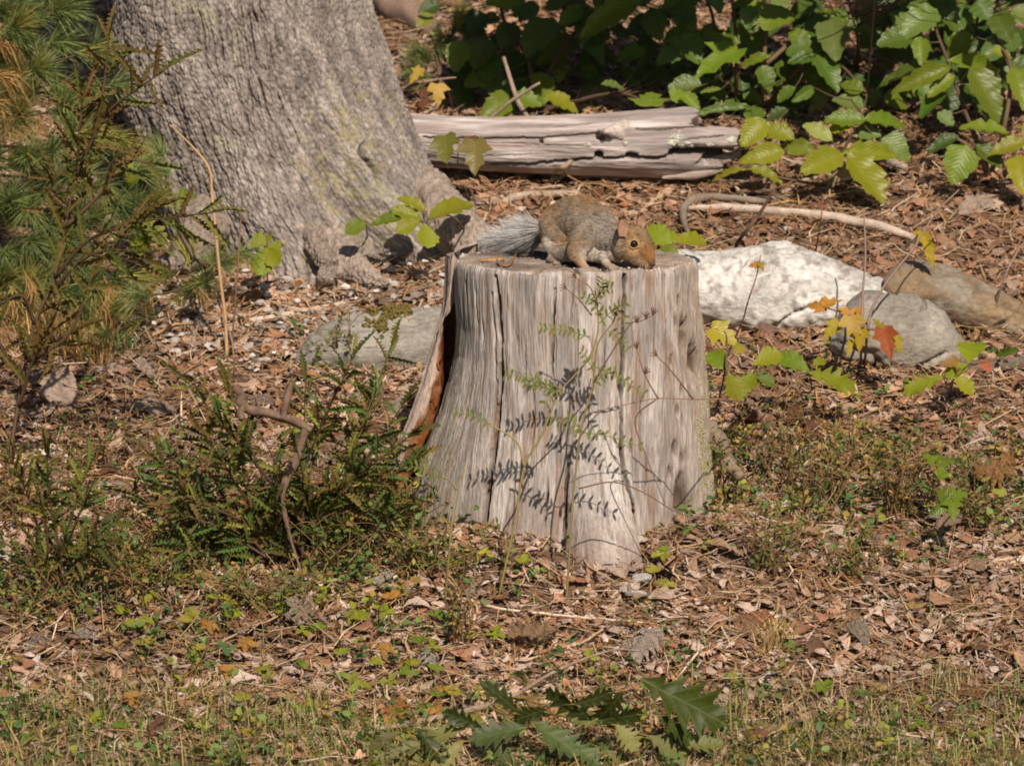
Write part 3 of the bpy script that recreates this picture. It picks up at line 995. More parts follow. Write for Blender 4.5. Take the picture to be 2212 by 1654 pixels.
def rock_col(V_, base, var, seed, extra=None):
    n1 = fbm(V_[:, 0] * 14, V_[:, 1] * 14, V_[:, 2] * 14, 4, seed)[:, None]
    c = np.asarray(base) * (1 + var * n1)
    if extra is not None:
        col2, f, thr = extra
        k = np.clip((fbm(V_[:, 0] * f, V_[:, 1] * f * .5, V_[:, 2] * f * 1.5, 4, seed + 5)[:, None] - thr) * 3, 0, .85)
        c = c + (np.asarray(col2) - c) * k
    return np.clip(c, .02, .85)


V_, F_ = loft_rock([1420, 1480, 1560, 1620, 1680, 1720, 1770, 1835, 1915, 1995], [548, 542, 556, 545, 531, 533, 552, 578, 608, 655], [660, 672, 690, 700, 702, 700, 690, 676, 668, 662], .78, .17, 201, (190, 110))
kk = fbm(V_[:, 0] * 40, V_[:, 1] * 40, V_[:, 2] * 120, 3, 7)
single('white_rock', V_, F_, M_ROCK, (.62, .9, float(hg(.62, .9))), 'long white pale rock lying right of the stump', 'rock', col=rock_col(V_, (.52, .50, .47), .5, 202, ((.27, .24, .21), 60, .06)))
V_, F_ = loft_rock([1800, 1830, 1870, 1930, 1990, 2050, 2090], [720, 668, 638, 640, 652, 680, 735], [740, 755, 768, 778, 785, 786, 765], .62, .13, 211, (130, 100))
single('grey_rock', V_, F_, M_ROCK, (.72, .72, float(hg(.72, .72))), 'smooth grey boulder in front of the white rock and orange maple sapling', 'rock', col=rock_col(V_, (.25, .225, .19), .4, 212, ((.50, .47, .43), 11, .33)))
V_, F_ = loft_rock([1915, 1950, 2000, 2060, 2130, 2212, 2290], [605, 578, 572, 583, 612, 655, 690], [618, 640, 655, 676, 695, 712, 718], .80, .14, 221, (130, 100))
single('brown_rock', V_, F_, M_ROCK, (.9, .95, float(hg(.9, .95))), 'brown and rust coloured rock at the right behind the grey boulder', 'rock', col=rock_col(V_, (.235, .165, .10), .6, 222, ((.25, .22, .18), 9, .05)))
V_, F_ = loft_rock([632, 670, 720, 780, 850, 900, 960, 1000], [770, 725, 700, 686, 676, 672, 668, 680], [778, 782, 785, 786, 786, 785, 780, 770], .60, .15, 231, (130, 90))
rk = thing('flat_grey_rock', 'flat grey rock half buried left of the stump with moss on top', 'rock', (-.25, .72, float(hg(-.25, .72))))
part('rock_body', V_, F_, M_ROCK, rk, rock_col(V_, (.28, .255, .22), .3, 232, ((.22, .20, .165), 10, .1)))
top = V_[(V_[:, 2] > np.percentile(V_[:, 2], 70))]
ps = top[RNG.integers(0, len(top), 6000)]
kx = [P(u, 675, .66)[0] for u in (790, 885)]
ps = ps[(ps[:, 0] > kx[0]) & (ps[:, 0] < kx[1])]
ps = ps[fbm(ps[:, 0] * 30, ps[:, 1] * 30, ps[:, 2] * 30, 3, 95) + 10 * (ps[:, 2] - np.median(ps[:, 2])) > .0]
ps = ps + RNG.normal(size=ps.shape) * .003
Mx = rotm(RNG.uniform(0, 6, len(ps)), RNG.uniform(0, 6, len(ps)), RNG.uniform(0, 6, len(ps))) * RNG.uniform(.0025, .005, (len(ps), 1, 1))
cl = np.array([.15, .115, .035]) * RNG.uniform(.6, 1.3, (len(ps), 1))
part('moss', *scatter_np((ico, icf), Mx, ps, cl)[:2], M_LICHEN, rk, np.repeat(cl, 6, 0), kind='stuff')
V_, F_ = blob((0, 0, .008), (.016, .013, .022), 241, .15)
gp = G(1524, 668)
single('dark_stone', V_ + gp, F_, M_ROCK, gp, 'small dark stone beside the right edge of the stump below the white rock', 'stone', col=rock_col(V_, (.10, .085, .07), .3, 242))
# ------------------------------------------------------------------ squirrel
def PQ(x, y, Y):
    return P(967.6 + x * .2221, 387 + y * .2221, Y)


QM = .2221 * VU(-.05)
CHAINS = [  # (q x, q y, radius q, Y) joined along each chain
    [(1035, 455, 135, .02), (1085, 405, 165, .015), (1200, 375, 200, -.005), (1310, 362, 203, -.025), (1420, 455, 205, -.05), (1510, 560, 195, -.075), (1570, 570, 172, -.095), (1650, 580, 150, -.115), (1760, 590, 145, -.135)],
    [(1080, 540, 150, -.01), (1200, 560, 165, -.02), (1330, 600, 165, -.045), (1450, 670, 135, -.075), (1560, 690, 120, -.095), (1650, 690, 105, -.115)],
    [(1000, 480, 118, -.005), (1055, 570, 112, -.02), (1110, 660, 92, -.03), (1200, 690, 88, -.05), (1300, 690, 100, -.085)],
    [(1000, 610, 80, -.03), (1070, 690, 84, -.045), (1170, 735, 76, -.07), (1270, 735, 80, -.10)],
    [(1400, 700, 95, -.095), (1480, 735, 82, -.10), (1560, 745, 76, -.11), (1640, 730, 80, -.125)],
    [(1120, 430, 150, -.015), (1230, 440, 170, -.03), (1340, 450, 175, -.05)],
    [(1760, 600, 145, -.14), (1820, 580, 136, -.14), (1868, 612, 116, -.145), (1912, 690, 96, -.152), (1948, 770, 66, -.158), (1980, 822, 36, -.16)],
    [(1748, 655, 132, -.14), (1830, 720, 105, -.148), (1900, 790, 74, -.155), (1940, 828, 50, -.158)],
    [(1015, 420, 118, -.01), (1040, 500, 122, -.025), (1100, 575, 88, -.04)],
    [(1100, 590, 80, -.04), (1060, 690, 66, -.045), (1020, 770, 44, -.05)],
    [(1000, 785, 34, -.048), (1050, 795, 34, -.056), (1100, 800, 28, -.064)],
    [(1370, 520, 150, -.085), (1275, 640, 96, -.12), (1250, 715, 78, -.135), (1270, 780, 56, -.148), (1315, 840, 42, -.158)],
    [(1315, 845, 40, -.158), (1350, 868, 36, -.165)],
    [(1560, 720, 80, -.11), (1530, 800, 48, -.125), (1560, 845, 34, -.138), (1600, 852, 32, -.14)],
    [(1035, 470, 95, .04), (905, 525, 84, .085), (760, 560, 70, .12), (610, 592, 48, .155), (460, 604, 30, .185), (350, 634, 12, .20)],
]
toes = []
for k in range(4):
    toes.append([(1310 + 26 * k, 872 + 4 * (k % 2), 17, -.167 - .002 * k), (1308 + 30 * k, 892 + 3 * math.sin(k * 2), 12, -.176)])
    toes.append([(1570 + 22 * k, 862, 14, -.146), (1572 + 25 * k, 878, 10, -.153)])
    toes.append([(1030 + 22 * k, 808, 14, -.062), (1032 + 26 * k, 824, 11, -.07)])
toes.append([(1620, 850, 18, -.14), (1665, 862, 12, -.142)])
prts = []
sph_n, sph_m = 10, 14
ph = np.linspace(0, np.pi, sph_n)[:, None]
th = np.linspace(0, 2 * np.pi, sph_m, endpoint=False)[None]
SPH = np.stack([np.sin(ph) * np.cos(th), np.sin(ph) * np.sin(th), np.cos(ph) + 0 * th], -1).reshape(-1, 3)
SPF = grid_faces(sph_n, sph_m, True)[:, ::-1]
for ch in CHAINS + toes:
    for a, b in zip(ch[:-1], ch[1:]):
        A, B = PQ(a[0], a[1], a[3]), PQ(b[0], b[1], b[3])
        ra, rb = a[2] * QM, b[2] * QM
        n = max(2, int(np.linalg.norm(B - A) / (min(ra, rb) * .35)) + 1)
        for k in np.linspace(0, 1, n):
            prts.append((SPH * (ra + (rb - ra) * k) + A + (B - A) * k, SPF))
V_, F_, _ = merge(prts)
tmp = bpy.data.objects.new('tmp', mesh_np('tmp', V_, F_, None))
COL.objects.link(tmp)
md = tmp.modifiers.new('r', 'REMESH')
md.mode = 'VOXEL'
md.voxel_size = .0016
ms = tmp.modifiers.new('s', 'SMOOTH')
ms.factor = .5
ms.iterations = 7
dg = bpy.context.evaluated_depsgraph_get()
ev = tmp.evaluated_get(dg).to_mesh()
nv = len(ev.vertices)
BV = np.empty(nv * 3)
ev.vertices.foreach_get('co', BV)
BV = BV.reshape(-1, 3)
BN = np.empty(nv * 3)
ev.vertex_normals.foreach_get('vector', BN)
BN = BN.reshape(-1, 3)
nf = len(ev.polygons)
lt2 = np.empty(nf, np.int32)
ev.polygons.foreach_get('loop_total', lt2)
lvi = np.empty(int(lt2.sum()), np.int32)
ev.loops.foreach_get('vertex_index', lvi)
st = np.concatenate([[0], np.cumsum(lt2)[:-1]])
q4 = st[lt2 == 4]
BF = np.stack([lvi[q4 + k] for k in range(4)], -1)
q3 = st[lt2 == 3]
BF3 = np.stack([lvi[q3 + k] for k in range(3)], -1) if len(q3) else np.zeros((0, 3), np.int32)
tmp.evaluated_get(dg).to_mesh_clear()
bpy.data.objects.remove(tmp)


def toQ(p):
    d = p - CC
    k = d @ CF
    u = 1106 + (d @ CR) / k / TANH * 1106
    v = 827 - (d @ CU) / k / TANH * 1106
    return np.stack([(u - 967.6) / .2221, (v - 387) / .2221], -1)


PEL = [  # q x, q y, radius, colour, weight
    (1330, 190, 130, (.28, .155, .055), 5), (1230, 160, 70, (.20, .135, .065), 2), (1450, 260, 100, (.22, .15, .075), 2), (1200, 280, 100, (.22, .185, .15), 2.5),
    (1000, 330, 110, (.27, .165, .075), 4), (1080, 440, 100, (.21, .145, .08), 2.5), (1180, 420, 90, (.20, .15, .095), 2), (1330, 380, 130, (.26, .22, .18), 3),
    (965, 430, 40, (.27, .18, .085), 4), (975, 500, 40, (.27, .17, .08), 4), (1020, 570, 36, (.25, .155, .07), 4), (1090, 620, 40, (.23, .14, .07), 4), (1180, 560, 45, (.30, .19, .08), 3),
    (965, 590, 46, (.56, .51, .45), 10), (995, 680, 50, (.42, .36, .29), 6), (1080, 700, 60, (.34, .28, .22), 4),
    (1440, 470, 120, (.31, .265, .22), 3), (1560, 520, 110, (.36, .31, .265), 3), (1620, 460, 80, (.27, .225, .18), 3), (1600, 640, 90, (.46, .41, .35), 4.5), (1500, 720, 80, (.48, .43, .37), 4.5),
    (1300, 560, 100, (.23, .165, .10), 2.5), (1230, 650, 60, (.25, .165, .095), 3), (1260, 740, 50, (.29, .185, .10), 4), (1350, 730, 52, (.62, .57, .50), 10), (1300, 800, 34, (.36, .19, .075), 5), (1345, 870, 45, (.27, .215, .175), 8),
    (1600, 850, 60, (.26, .21, .165), 7), (1050, 800, 50, (.24, .19, .15), 8),
    (1740, 560, 90, (.31, .20, .10), 4), (1720, 690, 90, (.33, .235, .14), 3.5), (1800, 720, 70, (.34, .215, .10), 4), (1850, 480, 95, (.23, .155, .085), 5), (1930, 580, 70, (.20, .14, .08), 4.5), (1900, 700, 60, (.31, .17, .07), 4.5), (1960, 760, 60, (.33, .165, .06), 5), (1990, 820, 34, (.24, .13, .07), 7), (1880, 830, 50, (.44, .31, .19), 5), (1780, 790, 60, (.42, .31, .19), 4),
    (1820, 640, 58, (.56, .36, .20), 9), (1690, 460, 60, (.33, .20, .12), 4),
    (600, 600, 260, (.46, .43, .40), 6), (820, 560, 90, (.25, .22, .19), 5),
]


def pelage(q):
    wsum = np.full(len(q), .05)
    c = np.array([.22, .17, .12])[None] * wsum[:, None]
    for x, y, r, cl, wt in PEL:
        wgt = wt * np.exp(-((q[:, 0] - x) ** 2 + (q[:, 1] - y) ** 2) / r ** 2)
        c = c + wgt[:, None] * np.array(cl)
        wsum = wsum + wgt
    return c / wsum[:, None] * np.array([1.28, 1.24, 1.2])


base = np.array([PQ(1300, 800, -.08)[0], -.08, float(ztop(0, -.08))])
sq = thing('squirrel', 'grey squirrel with rusty face crouching on the stump and sniffing its cut top', 'squirrel', base)
qb = toQ(BV)
bc = pelage(qb)
part('body', BV, [BF, BF3] if len(BF3) else [BF], M_FUR, sq, bc * .85)
# fur strands
tri = np.vstack([BF[:, [0, 1, 2]], BF[:, [0, 2, 3]]])
e1, e2 = BV[tri[:, 1]] - BV[tri[:, 0]], BV[tri[:, 2]] - BV[tri[:, 0]]
ar = np.linalg.norm(np.cross(e1, e2), axis=1)
n = 60000
pick = RNG.choice(len(tri), n, p=ar / ar.sum())
r1, r2 = RNG.random(n), RNG.random(n)
fl = r1 + r2 > 1
r1, r2 = np.where(fl, 1 - r1, r1), np.where(fl, 1 - r2, r2)
root = BV[tri[pick, 0]] + r1[:, None] * e1[pick] + r2[:, None] * e2[pick]
nn = nrm(BN[tri[pick]].mean(1))
qr = toQ(root)
taily = qr[:, 0] < 895
paw = ((qr[:, 1] > 775) & (qr[:, 0] < 1700) & ~taily)
eye_d = np.hypot(qr[:, 0] - 1820, qr[:, 1] - 640)
head = qr[:, 0] > 1690
keep = ~paw & (eye_d > 44) & (nn @ CF < .45)
tk = taily & keep
keep &= ~taily
# flow: from the head back to the rump and down the legs
flow = np.tile(np.array([-.82, .42, -.28]), (n, 1))
leg = (qr[:, 1] > 600) & (qr[:, 0] < 1420)
flow[leg] = np.array([-.25, .1, -.9])
flow[head] = np.array([-.62, .35, .55])
flow = flow + .22 * RNG.normal(size=(n, 3))
fdir = nrm(flow - (flow * nn).sum(1, keepdims=True) * nn)


def strands(root, nn, fdir, L, wid, lift, colr, tipc):
    n = len(root)
    side = nrm(np.cross(fdir, nn + .3 * RNG.normal(size=nn.shape)))
    p1 = root + fdir * (L * .5)[:, None] + nn * (L * lift)[:, None]
    p2 = root + fdir * L[:, None] + nn * (L * lift * .9)[:, None]
    w_ = wid[:, None] * side
    Vv = np.stack([root - w_, root + w_, p1 + w_ * .8, p1 - w_ * .8, p2], 1).reshape(-1, 3)
    b = (np.arange(n) * 5)[:, None]
    return Vv, [b + np.array([[0, 1, 2, 3]]), b + np.array([[3, 2, 4]])], np.stack([colr, colr, (colr + tipc) / 2, (colr + tipc) / 2, tipc], 1).reshape(-1, 3)


rk_, nk_, fk_ = root[keep], nn[keep], fdir[keep]
m = len(rk_)
gz = fbm(rk_[:, 0] * 260, rk_[:, 1] * 260, rk_[:, 2] * 260, 2, 331)[:, None] + .5 * vn(rk_[:, 0] * 90, rk_[:, 1] * 90, rk_[:, 2] * 60, 332)[:, None]
ck_ = pelage(qr[keep]) * RNG.uniform(.65, 1.25, (m, 1)) * np.clip(1 + .75 * gz, .35, 1.8)
hd = head[keep]
L = np.where(hd, RNG.uniform(.003, .0055, m), RNG.uniform(.005, .010, m))
tipc = np.where(RNG.random((m, 1)) < .38, ck_ * .45 + .23, ck_ * RNG.uniform(.5, 1.2, (m, 1)))
tipc = np.where(hd[:, None], ck_ * RNG.uniform(.75, 1.2, (m, 1)), tipc)
Vv, Ff, Cc = strands(rk_, nk_, fk_, L, np.full(m, .00026), .30, ck_, tipc)
part('fur', Vv, Ff, M_FUR, sq, Cc, kind='stuff')
# long tail hair
rt_, nt_ = root[tk], nn[tk]
rt_ = np.vstack([rt_, rt_, rt_])
nt_ = np.vstack([nt_, nt_, nt_])
m = len(rt_)
tdir = nrm(PQ(300, 640, .20) - PQ(880, 560, .11))
fd = nrm(tdir + .42 * nt_ * RNG.uniform(.1, 1, (m, 1)) + .24 * RNG.normal(size=(m, 3)))
tt = np.clip((rt_[:, 0] - PQ(300, 640, .2)[0]) / (PQ(880, 560, .11)[0] - PQ(300, 640, .2)[0]), 0, 1)
L = RNG.gamma(6, .0055, m) * (.4 + .7 * np.clip(tt, 0, 1))
stripe = .5 + .5 * np.sin(tt * 16 + 3 * vn(rt_[:, 0] * 60, rt_[:, 2] * 60, 0, 5))
cb = np.array([.80, .76, .72]) * RNG.uniform(.6, 1.1, (m, 1)) * (.62 + .7 * stripe[:, None])
ct = np.array([.93, .91, .88]) * RNG.uniform(.8, 1.05, (m, 1))
dk = RNG.random((m, 1)) < (.09 + .25 * tt[:, None] ** 2)
ct = np.where(dk, ct * .28, ct)
Vv, Ff, Cc = strands(rt_, nt_, fd, L, np.full(m, .00040), .12, cb, ct)
ztp = ztop(Vv[:, 0], Vv[:, 1]) + .0015
ins = np.hypot(Vv[:, 0] - SX, Vv[:, 1]) < .23
Vv[:, 2] = np.where(ins, np.maximum(Vv[:, 2], ztp), Vv[:, 2])
part('tail_fur', Vv, Ff, M_TAIL, sq, Cc, kind='stuff')
# eye
ec = PQ(1820, 640, -.14)
dv = nrm(ec - CC)
eyedir = nrm(np.array([.25, -1, .15]))
hit = BV[np.argmin(np.linalg.norm(np.cross(BV - ec, dv), axis=1) + 1e3 * ((BN @ dv) > -.1) + .0 * BV[:, 1])]
cand = np.linalg.norm(np.cross(BV - ec, dv), axis=1) < .003
hit = BV[cand][np.argmin(BV[cand] @ CF)]
ecn = hit - dv * -.0026
ep = np.linspace(0, np.pi, 16)[:, None]
et = np.linspace(0, 2 * np.pi, 24, endpoint=False)[None]
ES = np.stack([np.sin(ep) * np.cos(et), np.sin(ep) * np.sin(et), np.cos(ep) + 0 * et], -1).reshape(-1, 3)
part('eye', ES * np.array([.0080, .0064, .0074]) + hit + dv * .0022, grid_faces(16, 24, True)[:, ::-1], M_EYE, sq)
V_, F_ = [], []
ring = []
for k in range(26):
    a_ = 2 * np.pi * k / 25
    ring.append(hit - dv * .0022 + CR * .0084 * math.cos(a_) + CU * .0076 * math.sin(a_))
V_, F_ = tube(ring, .0010, 50, 6, .2, 3, cap=False)
part('eyelid', V_, F_, M_FUR, sq, np.tile(np.array([.48, .30, .16]), (len(V_), 1)))


# ears
def ear(bx, by, tx, ty, wq, Y, face):
    b, t_ = PQ(bx, by, Y), PQ(tx, ty, Y - .004)
    ax_ = t_ - b
    L_ = np.linalg.norm(ax_)
    ax_ = ax_ / L_
    f_ = nrm(np.asarray(face) - np.dot(face, ax_) * ax_)
    s_ = np.cross(ax_, f_)
    tt, ss_ = np.meshgrid(np.linspace(0, 1, 14), np.linspace(-1, 1, 11), indexing='ij')
    wd = wq * QM * .5 * np.sqrt(np.clip(1 - (np.clip(tt, .35, 1) - .35) ** 2 / .4225, 0, 1)) * (.72 + .28 * ss(0, .4, tt)) + .0002
    cup = .45 * wq * QM * (ss_ ** 2 - .5)
    outer = b + ax_ * (tt * L_)[..., None] + s_ * (ss_ * wd)[..., None] + f_ * cup[..., None]
    back = outer - f_ * .0014
    V_ = np.vstack([outer.reshape(-1, 3), back.reshape(-1, 3)])
    F_ = np.vstack([grid_faces(14, 11), grid_faces(14, 11)[:, ::-1] + 154])
    edge = (np.abs(ss_) > .7) | (tt > .85)
    c_ = np.where(edge[..., None], np.array([.46, .31, .20]), np.array([.40, .23, .16])) * (1 + .2 * vn(tt * 8, ss_ * 6, 0, 3))[..., None]
    return V_, F_, np.vstack([c_.reshape(-1, 3), np.tile([.24, .16, .09], (154, 1))])


V_, F_, c_ = ear(1688, 560, 1697, 345, 105, -.172, (.45, -1, .15))
part('ear', V_, F_, M_FUR, sq, c_)
V_, F_, c_ = ear(1862, 500, 1868, 318, 95, -.125, (.6, -.9, .2))
part('ear', V_, F_, M_FUR, sq, c_)
# nose, whiskers, claws
V_, F_ = blob(PQ(1996, 826, -.166), (.0042, .0032, .0036), 301, .1, n=(14, 18))
part('nose', V_, F_, M_FUR, sq, np.tile([.10, .06, .045], (len(V_), 1)))
wp = []
for (x0, y0, x1, y1, dy) in [(1890, 800, 1850, 905, -.03), (1905, 810, 1880, 880, -.02), (1920, 812, 1925, 905, -.03), (1945, 815, 1920, 900, -.025), (1935, 800, 1945, 870, -.03), (1880, 790, 1800, 830, -.03), (1870, 780, 1780, 800, -.035)]:
    A, B = PQ(x0, y0, -.18), PQ(x1, y1, -.18 + dy)
    V_, F_ = tube([A, (A + B) / 2 + np.array([0, -.003, .001]), B], [.00035, .00028, .0001], 6, 4)
    wp.append((V_, F_))
V_, F_, _ = merge(wp)
part('whiskers', V_, F_, M_FUR, sq, np.tile([.5, .44, .36], (len(V_), 1)), kind='stuff')
wp = []
for k in range(4):
    for (x0, y0, Y0, sx) in ((1308, 894, -.178, 30), (1572, 880, -.154, 25), (1032, 826, -.071, 26)):
        A = PQ(x0 + sx * k, y0, Y0)
        wp.append(tube([A, A + np.array([.0006, -.002, -.0006]), A + np.array([.0008, -.003, -.002])], [.0008, .0006, .0001], 5, 5))
V_, F_, _ = merge(wp)
part('claws', V_, F_, M_FUR, sq, np.tile([.07, .05, .04], (len(V_), 1)), kind='stuff')

# ------------------------------------------------------------------ bits lying on the cut top
def curl_chip(pts, wid, thick, up):
    C_ = spline([np.asarray(p) for p in pts], 16)
    up = nrm(up)
    a = C_ - up * 0
    prof = np.sin(np.linspace(.15, np.pi - .05, 16))[:, None] * wid
    T_ = nrm(np.gradient(C_, axis=0))
    s_ = nrm(np.cross(T_, up))
    V_ = np.vstack([C_ + s_ * prof, C_ - s_ * prof, C_ + s_ * prof * .9 + up * thick, C_ - s_ * prof * .9 + up * thick])
    n_ = 16
    f = []
    for k in range(n_ - 1):
        f += [[k, k + 1, n_ + k + 1, n_ + k], [2 * n_ + k, 3 * n_ + k, 3 * n_ + k + 1, 2 * n_ + k + 1], [k, 2 * n_ + k, 2 * n_ + k + 1, k + 1], [n_ + k, n_ + k + 1, 3 * n_ + k + 1, 3 * n_ + k]]
    return V_, np.array(f)


def topP(u, v):
    d = ray(u, v)
    for Yk in np.linspace(-.25, .3, 400):
        q = P(u, v, Yk)
        if q[2] <= ztop(q[0], q[1]):
            return q
    return q


tp = [topP(1072, 571), topP(1083, 577), topP(1100, 577), topP(1117, 563)]
tp = [p + np.array([0, 0, h_]) for p, h_ in zip(tp, (.010, .004, .005, .015))]
V_, F_ = curl_chip(tp, .004, .0012, (0, -.4, 1))
single('wood_chip', V_, F_, M_STICK, tp[1], 'thin curled brown strip of bark lying on the left of the stump top', 'bark strip', col=np.tile([.24, .13, .07], (len(V_), 1)))
tp = [topP(1036, 569), topP(1056, 566), topP(1082, 565), topP(1090, 567)]
tp = [p + np.array([0, 0, .003]) for p in tp]
V_, F_ = curl_chip(tp, .006, .003, (0, -.6, 1))
single('wood_splinter', V_, F_, M_STICK, tp[1], 'flat orange brown wood splinter lying near the left rim of the stump top', 'splinter', col=np.tile([.36, .20, .11], (len(V_), 1)))
for k, (u, v, r_) in enumerate([(1221, 577, .0028), (1359, 581, .003), (1338, 585, .0018), (1240, 581, .0018), (1297, 584, .0015)]):
    c0 = topP(u, v)
    V_, F_ = blob(c0 + np.array([0, 0, r_ * .6]), (r_ * 1.3, r_, r_ * .8), 310 + k, .2, n=(9, 12))
    single('crumb', V_, F_, M_ROCK, c0, ('pale crumb before the hind foot of the squirrel', 'pale crumb under the nose of the squirrel', 'tiny crumb left of the nose of the squirrel', 'tiny crumb beside the near front paw of the squirrel', 'tiny crumb just right of the near front paw')[k], 'crumb', 'crumbs on the stump top', col=np.tile([.55, .42, .28], (len(V_), 1)))
# ------------------------------------------------------------------ leaf shapes
def leaf_mesh(name, rows, mat, fold=.25, droop=.18, wave=.03, seed=0, half=True):
    """rows: (s along the midrib, a edge position along, w half width), leaf of length 1 and nominal width 1"""
    rg = np.random.default_rng(seed)
    V_, U_ = [], []
    for i, (s, a, w_) in enumerate(rows):
        for sd, fr in ((-1, 1), (-1, .5), (0, 0), (1, .5), (1, 1)):
            x = s + (a - s) * fr
            y = sd * w_ * fr * (1 + .10 * rg.uniform(-1, 1) * (fr == 1))
            z = fold * abs(y) - droop * x * x + wave * math.sin(i * 2.1 + sd * 1.7 + seed) * fr + .5 * wave * rg.uniform(-1, 1)
            V_.append((x, y, z))
            U_.append((x, y))
    n_ = len(rows)
    return mesh_np(name, np.array(V_), grid_faces(n_, 5), mat, None, np.array(U_))


def rows_ovate(n=13, peak=.45, ser=.05, wmax=.5, tip=1.0):
    r = []
    for i in range(n):
        s = i / (n - 1)
        x = s ** (math.log(.5) / math.log(peak))
        w_ = wmax * math.sin(math.pi * x) ** .8 if 0 < s < 1 else .012
        k = 1 + (ser if i % 2 else -ser)
        r.append((s, min(1, s + (.03 if i % 2 else -.01)), w_ * k))
    return r


ROWS_OAK = [(0, 0, .03), (.10, .12, .10), (.18, .22, .24), (.24, .25, .12), (.34, .44, .42), (.42, .42, .15), (.52, .64, .50), (.60, .61, .17), (.70, .80, .42), (.78, .78, .20), (.86, .92, .24), (.93, .93, .12), (1, 1, .01)]
ROWS_CHESTOAK = [(0, 0, .03), (.10, .11, .10), (.20, .23, .26), (.28, .28, .25), (.38, .42, .40), (.46, .46, .36), (.56, .61, .50), (.64, .64, .42), (.74, .79, .46), (.82, .82, .33), (.90, .93, .28), (.96, .96, .14), (1, 1, .02)]
ROWS_MAPLE = [(0, -.02, .04), (.05, -.07, .24), (.12, .08, .36), (.18, .22, .40), (.26, .42, .56), (.34, .42, .38), (.42, .45, .22), (.54, .58, .27), (.64, .74, .30), (.72, .76, .17), (.84, .88, .12), (.93, .93, .06), (1, 1, .01)]
ROWS_ROUND = [(s, s, max(.02, .5 * math.sqrt(max(0, 1 - (2 * s - 1) ** 2)))) for s in np.linspace(0, 1, 7)]
ROWS_COMB = []
for i in range(17):
    s = i / 16
    b = (.5 * math.sin(math.pi * min(1, .12 + s * .88)) ** .5)
    ROWS_COMB.append((s, s + .02, b * (1.0 if i % 2 else .36) if i < 16 else .02))
LM = {
    'ovate': [leaf_mesh('ovate_leaf', rows_ovate(13, .45, .05), M_LEAF, .22, d, .035, k) for k, d in enumerate((.10, .22, .34))],
    'broad': [leaf_mesh('broad_leaf', rows_ovate(13, .38, .07, .52), M_LEAF, .2, d, .03, 5 + k) for k, d in enumerate((.12, .26, .38))],
    'maple': [leaf_mesh('maple_leaf', ROWS_MAPLE, M_LEAF, .2, d, .03, 9 + k) for k, d in enumerate((.1, .25, .35))],
    'turn': [leaf_mesh('autumn_maple_leaf', ROWS_MAPLE, M_TURN, .3, d, .05, 12 + k) for k, d in enumerate((.1, .3, .45))],
    'oak': [leaf_mesh('lobed_oak_leaf', ROWS_OAK, M_OAKLEAF, .15, d, .03, 15 + k) for k, d in enumerate((.1, .22, .35))],
    'coak': [leaf_mesh('shallow_oak_leaf', ROWS_CHESTOAK, M_OAKLEAF, .2, d, .03, 18 + k) for k, d in enumerate((.1, .22, .3))],
    'round': [leaf_mesh('round_leaflet', ROWS_ROUND, M_LEAF, .2, d, .02, 21 + k) for k, d in enumerate((.05, .2))],
    'comb': [leaf_mesh('comb_leaf', ROWS_COMB, M_FERN, .3, d, .03, 24 + k) for k, d in enumerate((.05, .15, .3, -.12))],
}
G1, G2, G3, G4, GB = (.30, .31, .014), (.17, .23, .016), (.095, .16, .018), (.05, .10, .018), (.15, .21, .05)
YEL, ORG, RED = (.52, .36, .03), (.62, .27, .045), (.45, .10, .035)
NUP = nrm(np.array([.12, -.72, .68]))


def jit(c, k=.18):
    return tuple(np.clip(np.array(c) * (1 + RNG.uniform(-k, k)) * (1 + RNG.uniform(-k * .5, k * .5, 3)), 0, 1))


def frame4(B, T, N, W):
    L = T - B
    ln = np.linalg.norm(L)
    x = L / ln
    N = nrm(N - (N @ x) * x)
    y = np.cross(N, x)
    m = np.eye(4)
    m[:3, 0], m[:3, 1], m[:3, 2], m[:3, 3] = L, y * W, N * ln, B
    return Matrix(m.tolist())


def add_leaf(par, kind, B, T, N, W, col, name='leaf', mi=None):
    ms_ = LM[kind]
    o = link(name, ms_[RNG.integers(len(ms_)) if mi is None else mi], par, frame4(B, T, N, W))
    o.color = (*jit(col), 1)
    return o


def pleaf(par, kind, u0, v0, u1, v1, wv, Y, col, N=None, njit=.25, name='leaf'):
    """leaf seen from base (u0,v0) to tip (u1,v1), wv wide, lying in the plane with normal N through the base at depth Y"""
    N = NUP if N is None else nrm(np.asarray(N, float))
    N = nrm(N + njit * RNG.normal(size=3) * np.array([1, .5, .6]))
    if N[1] > -.3:
        N = nrm(np.array([N[0], -.45, N[2]]))
    B = P(u0, v0, Y)
    d = ray(u1, v1)
    T = CC + (N @ (B - CC)) / (N @ d) * d
    if abs(T[1] - Y) > .12:
        T = P(u1, v1, Y + math.copysign(.05, T[1] - Y))
    return add_leaf(par, kind, B, T, N, wv * VU(Y) * 1.12, col, name), B


def stems(par, name, tubes, col, label=None):
    pr = []
    for k, (pts, rad) in enumerate(tubes):
        V_, F_ = tube([np.asarray(p, float) for p in pts], rad, max(4, len(pts) * 5), 6, .15, k)
        pr.append((V_, F_, np.asarray(col) * RNG.uniform(.75, 1.25)))
    V_, F_, c_ = merge(pr)
    return part(name, V_, F_, M_STALK, par, c_, label=label)


def twig_to(nodes, B, r=.0012):
    """thin stalk from the nearest branch point to a leaf base"""
    nd = nodes[np.argmin(np.linalg.norm(nodes - B, axis=1))]
    return [nd, (nd + B) / 2 + np.array([0, 0, -.006]), B], [r * 1.5, r, r * .8]


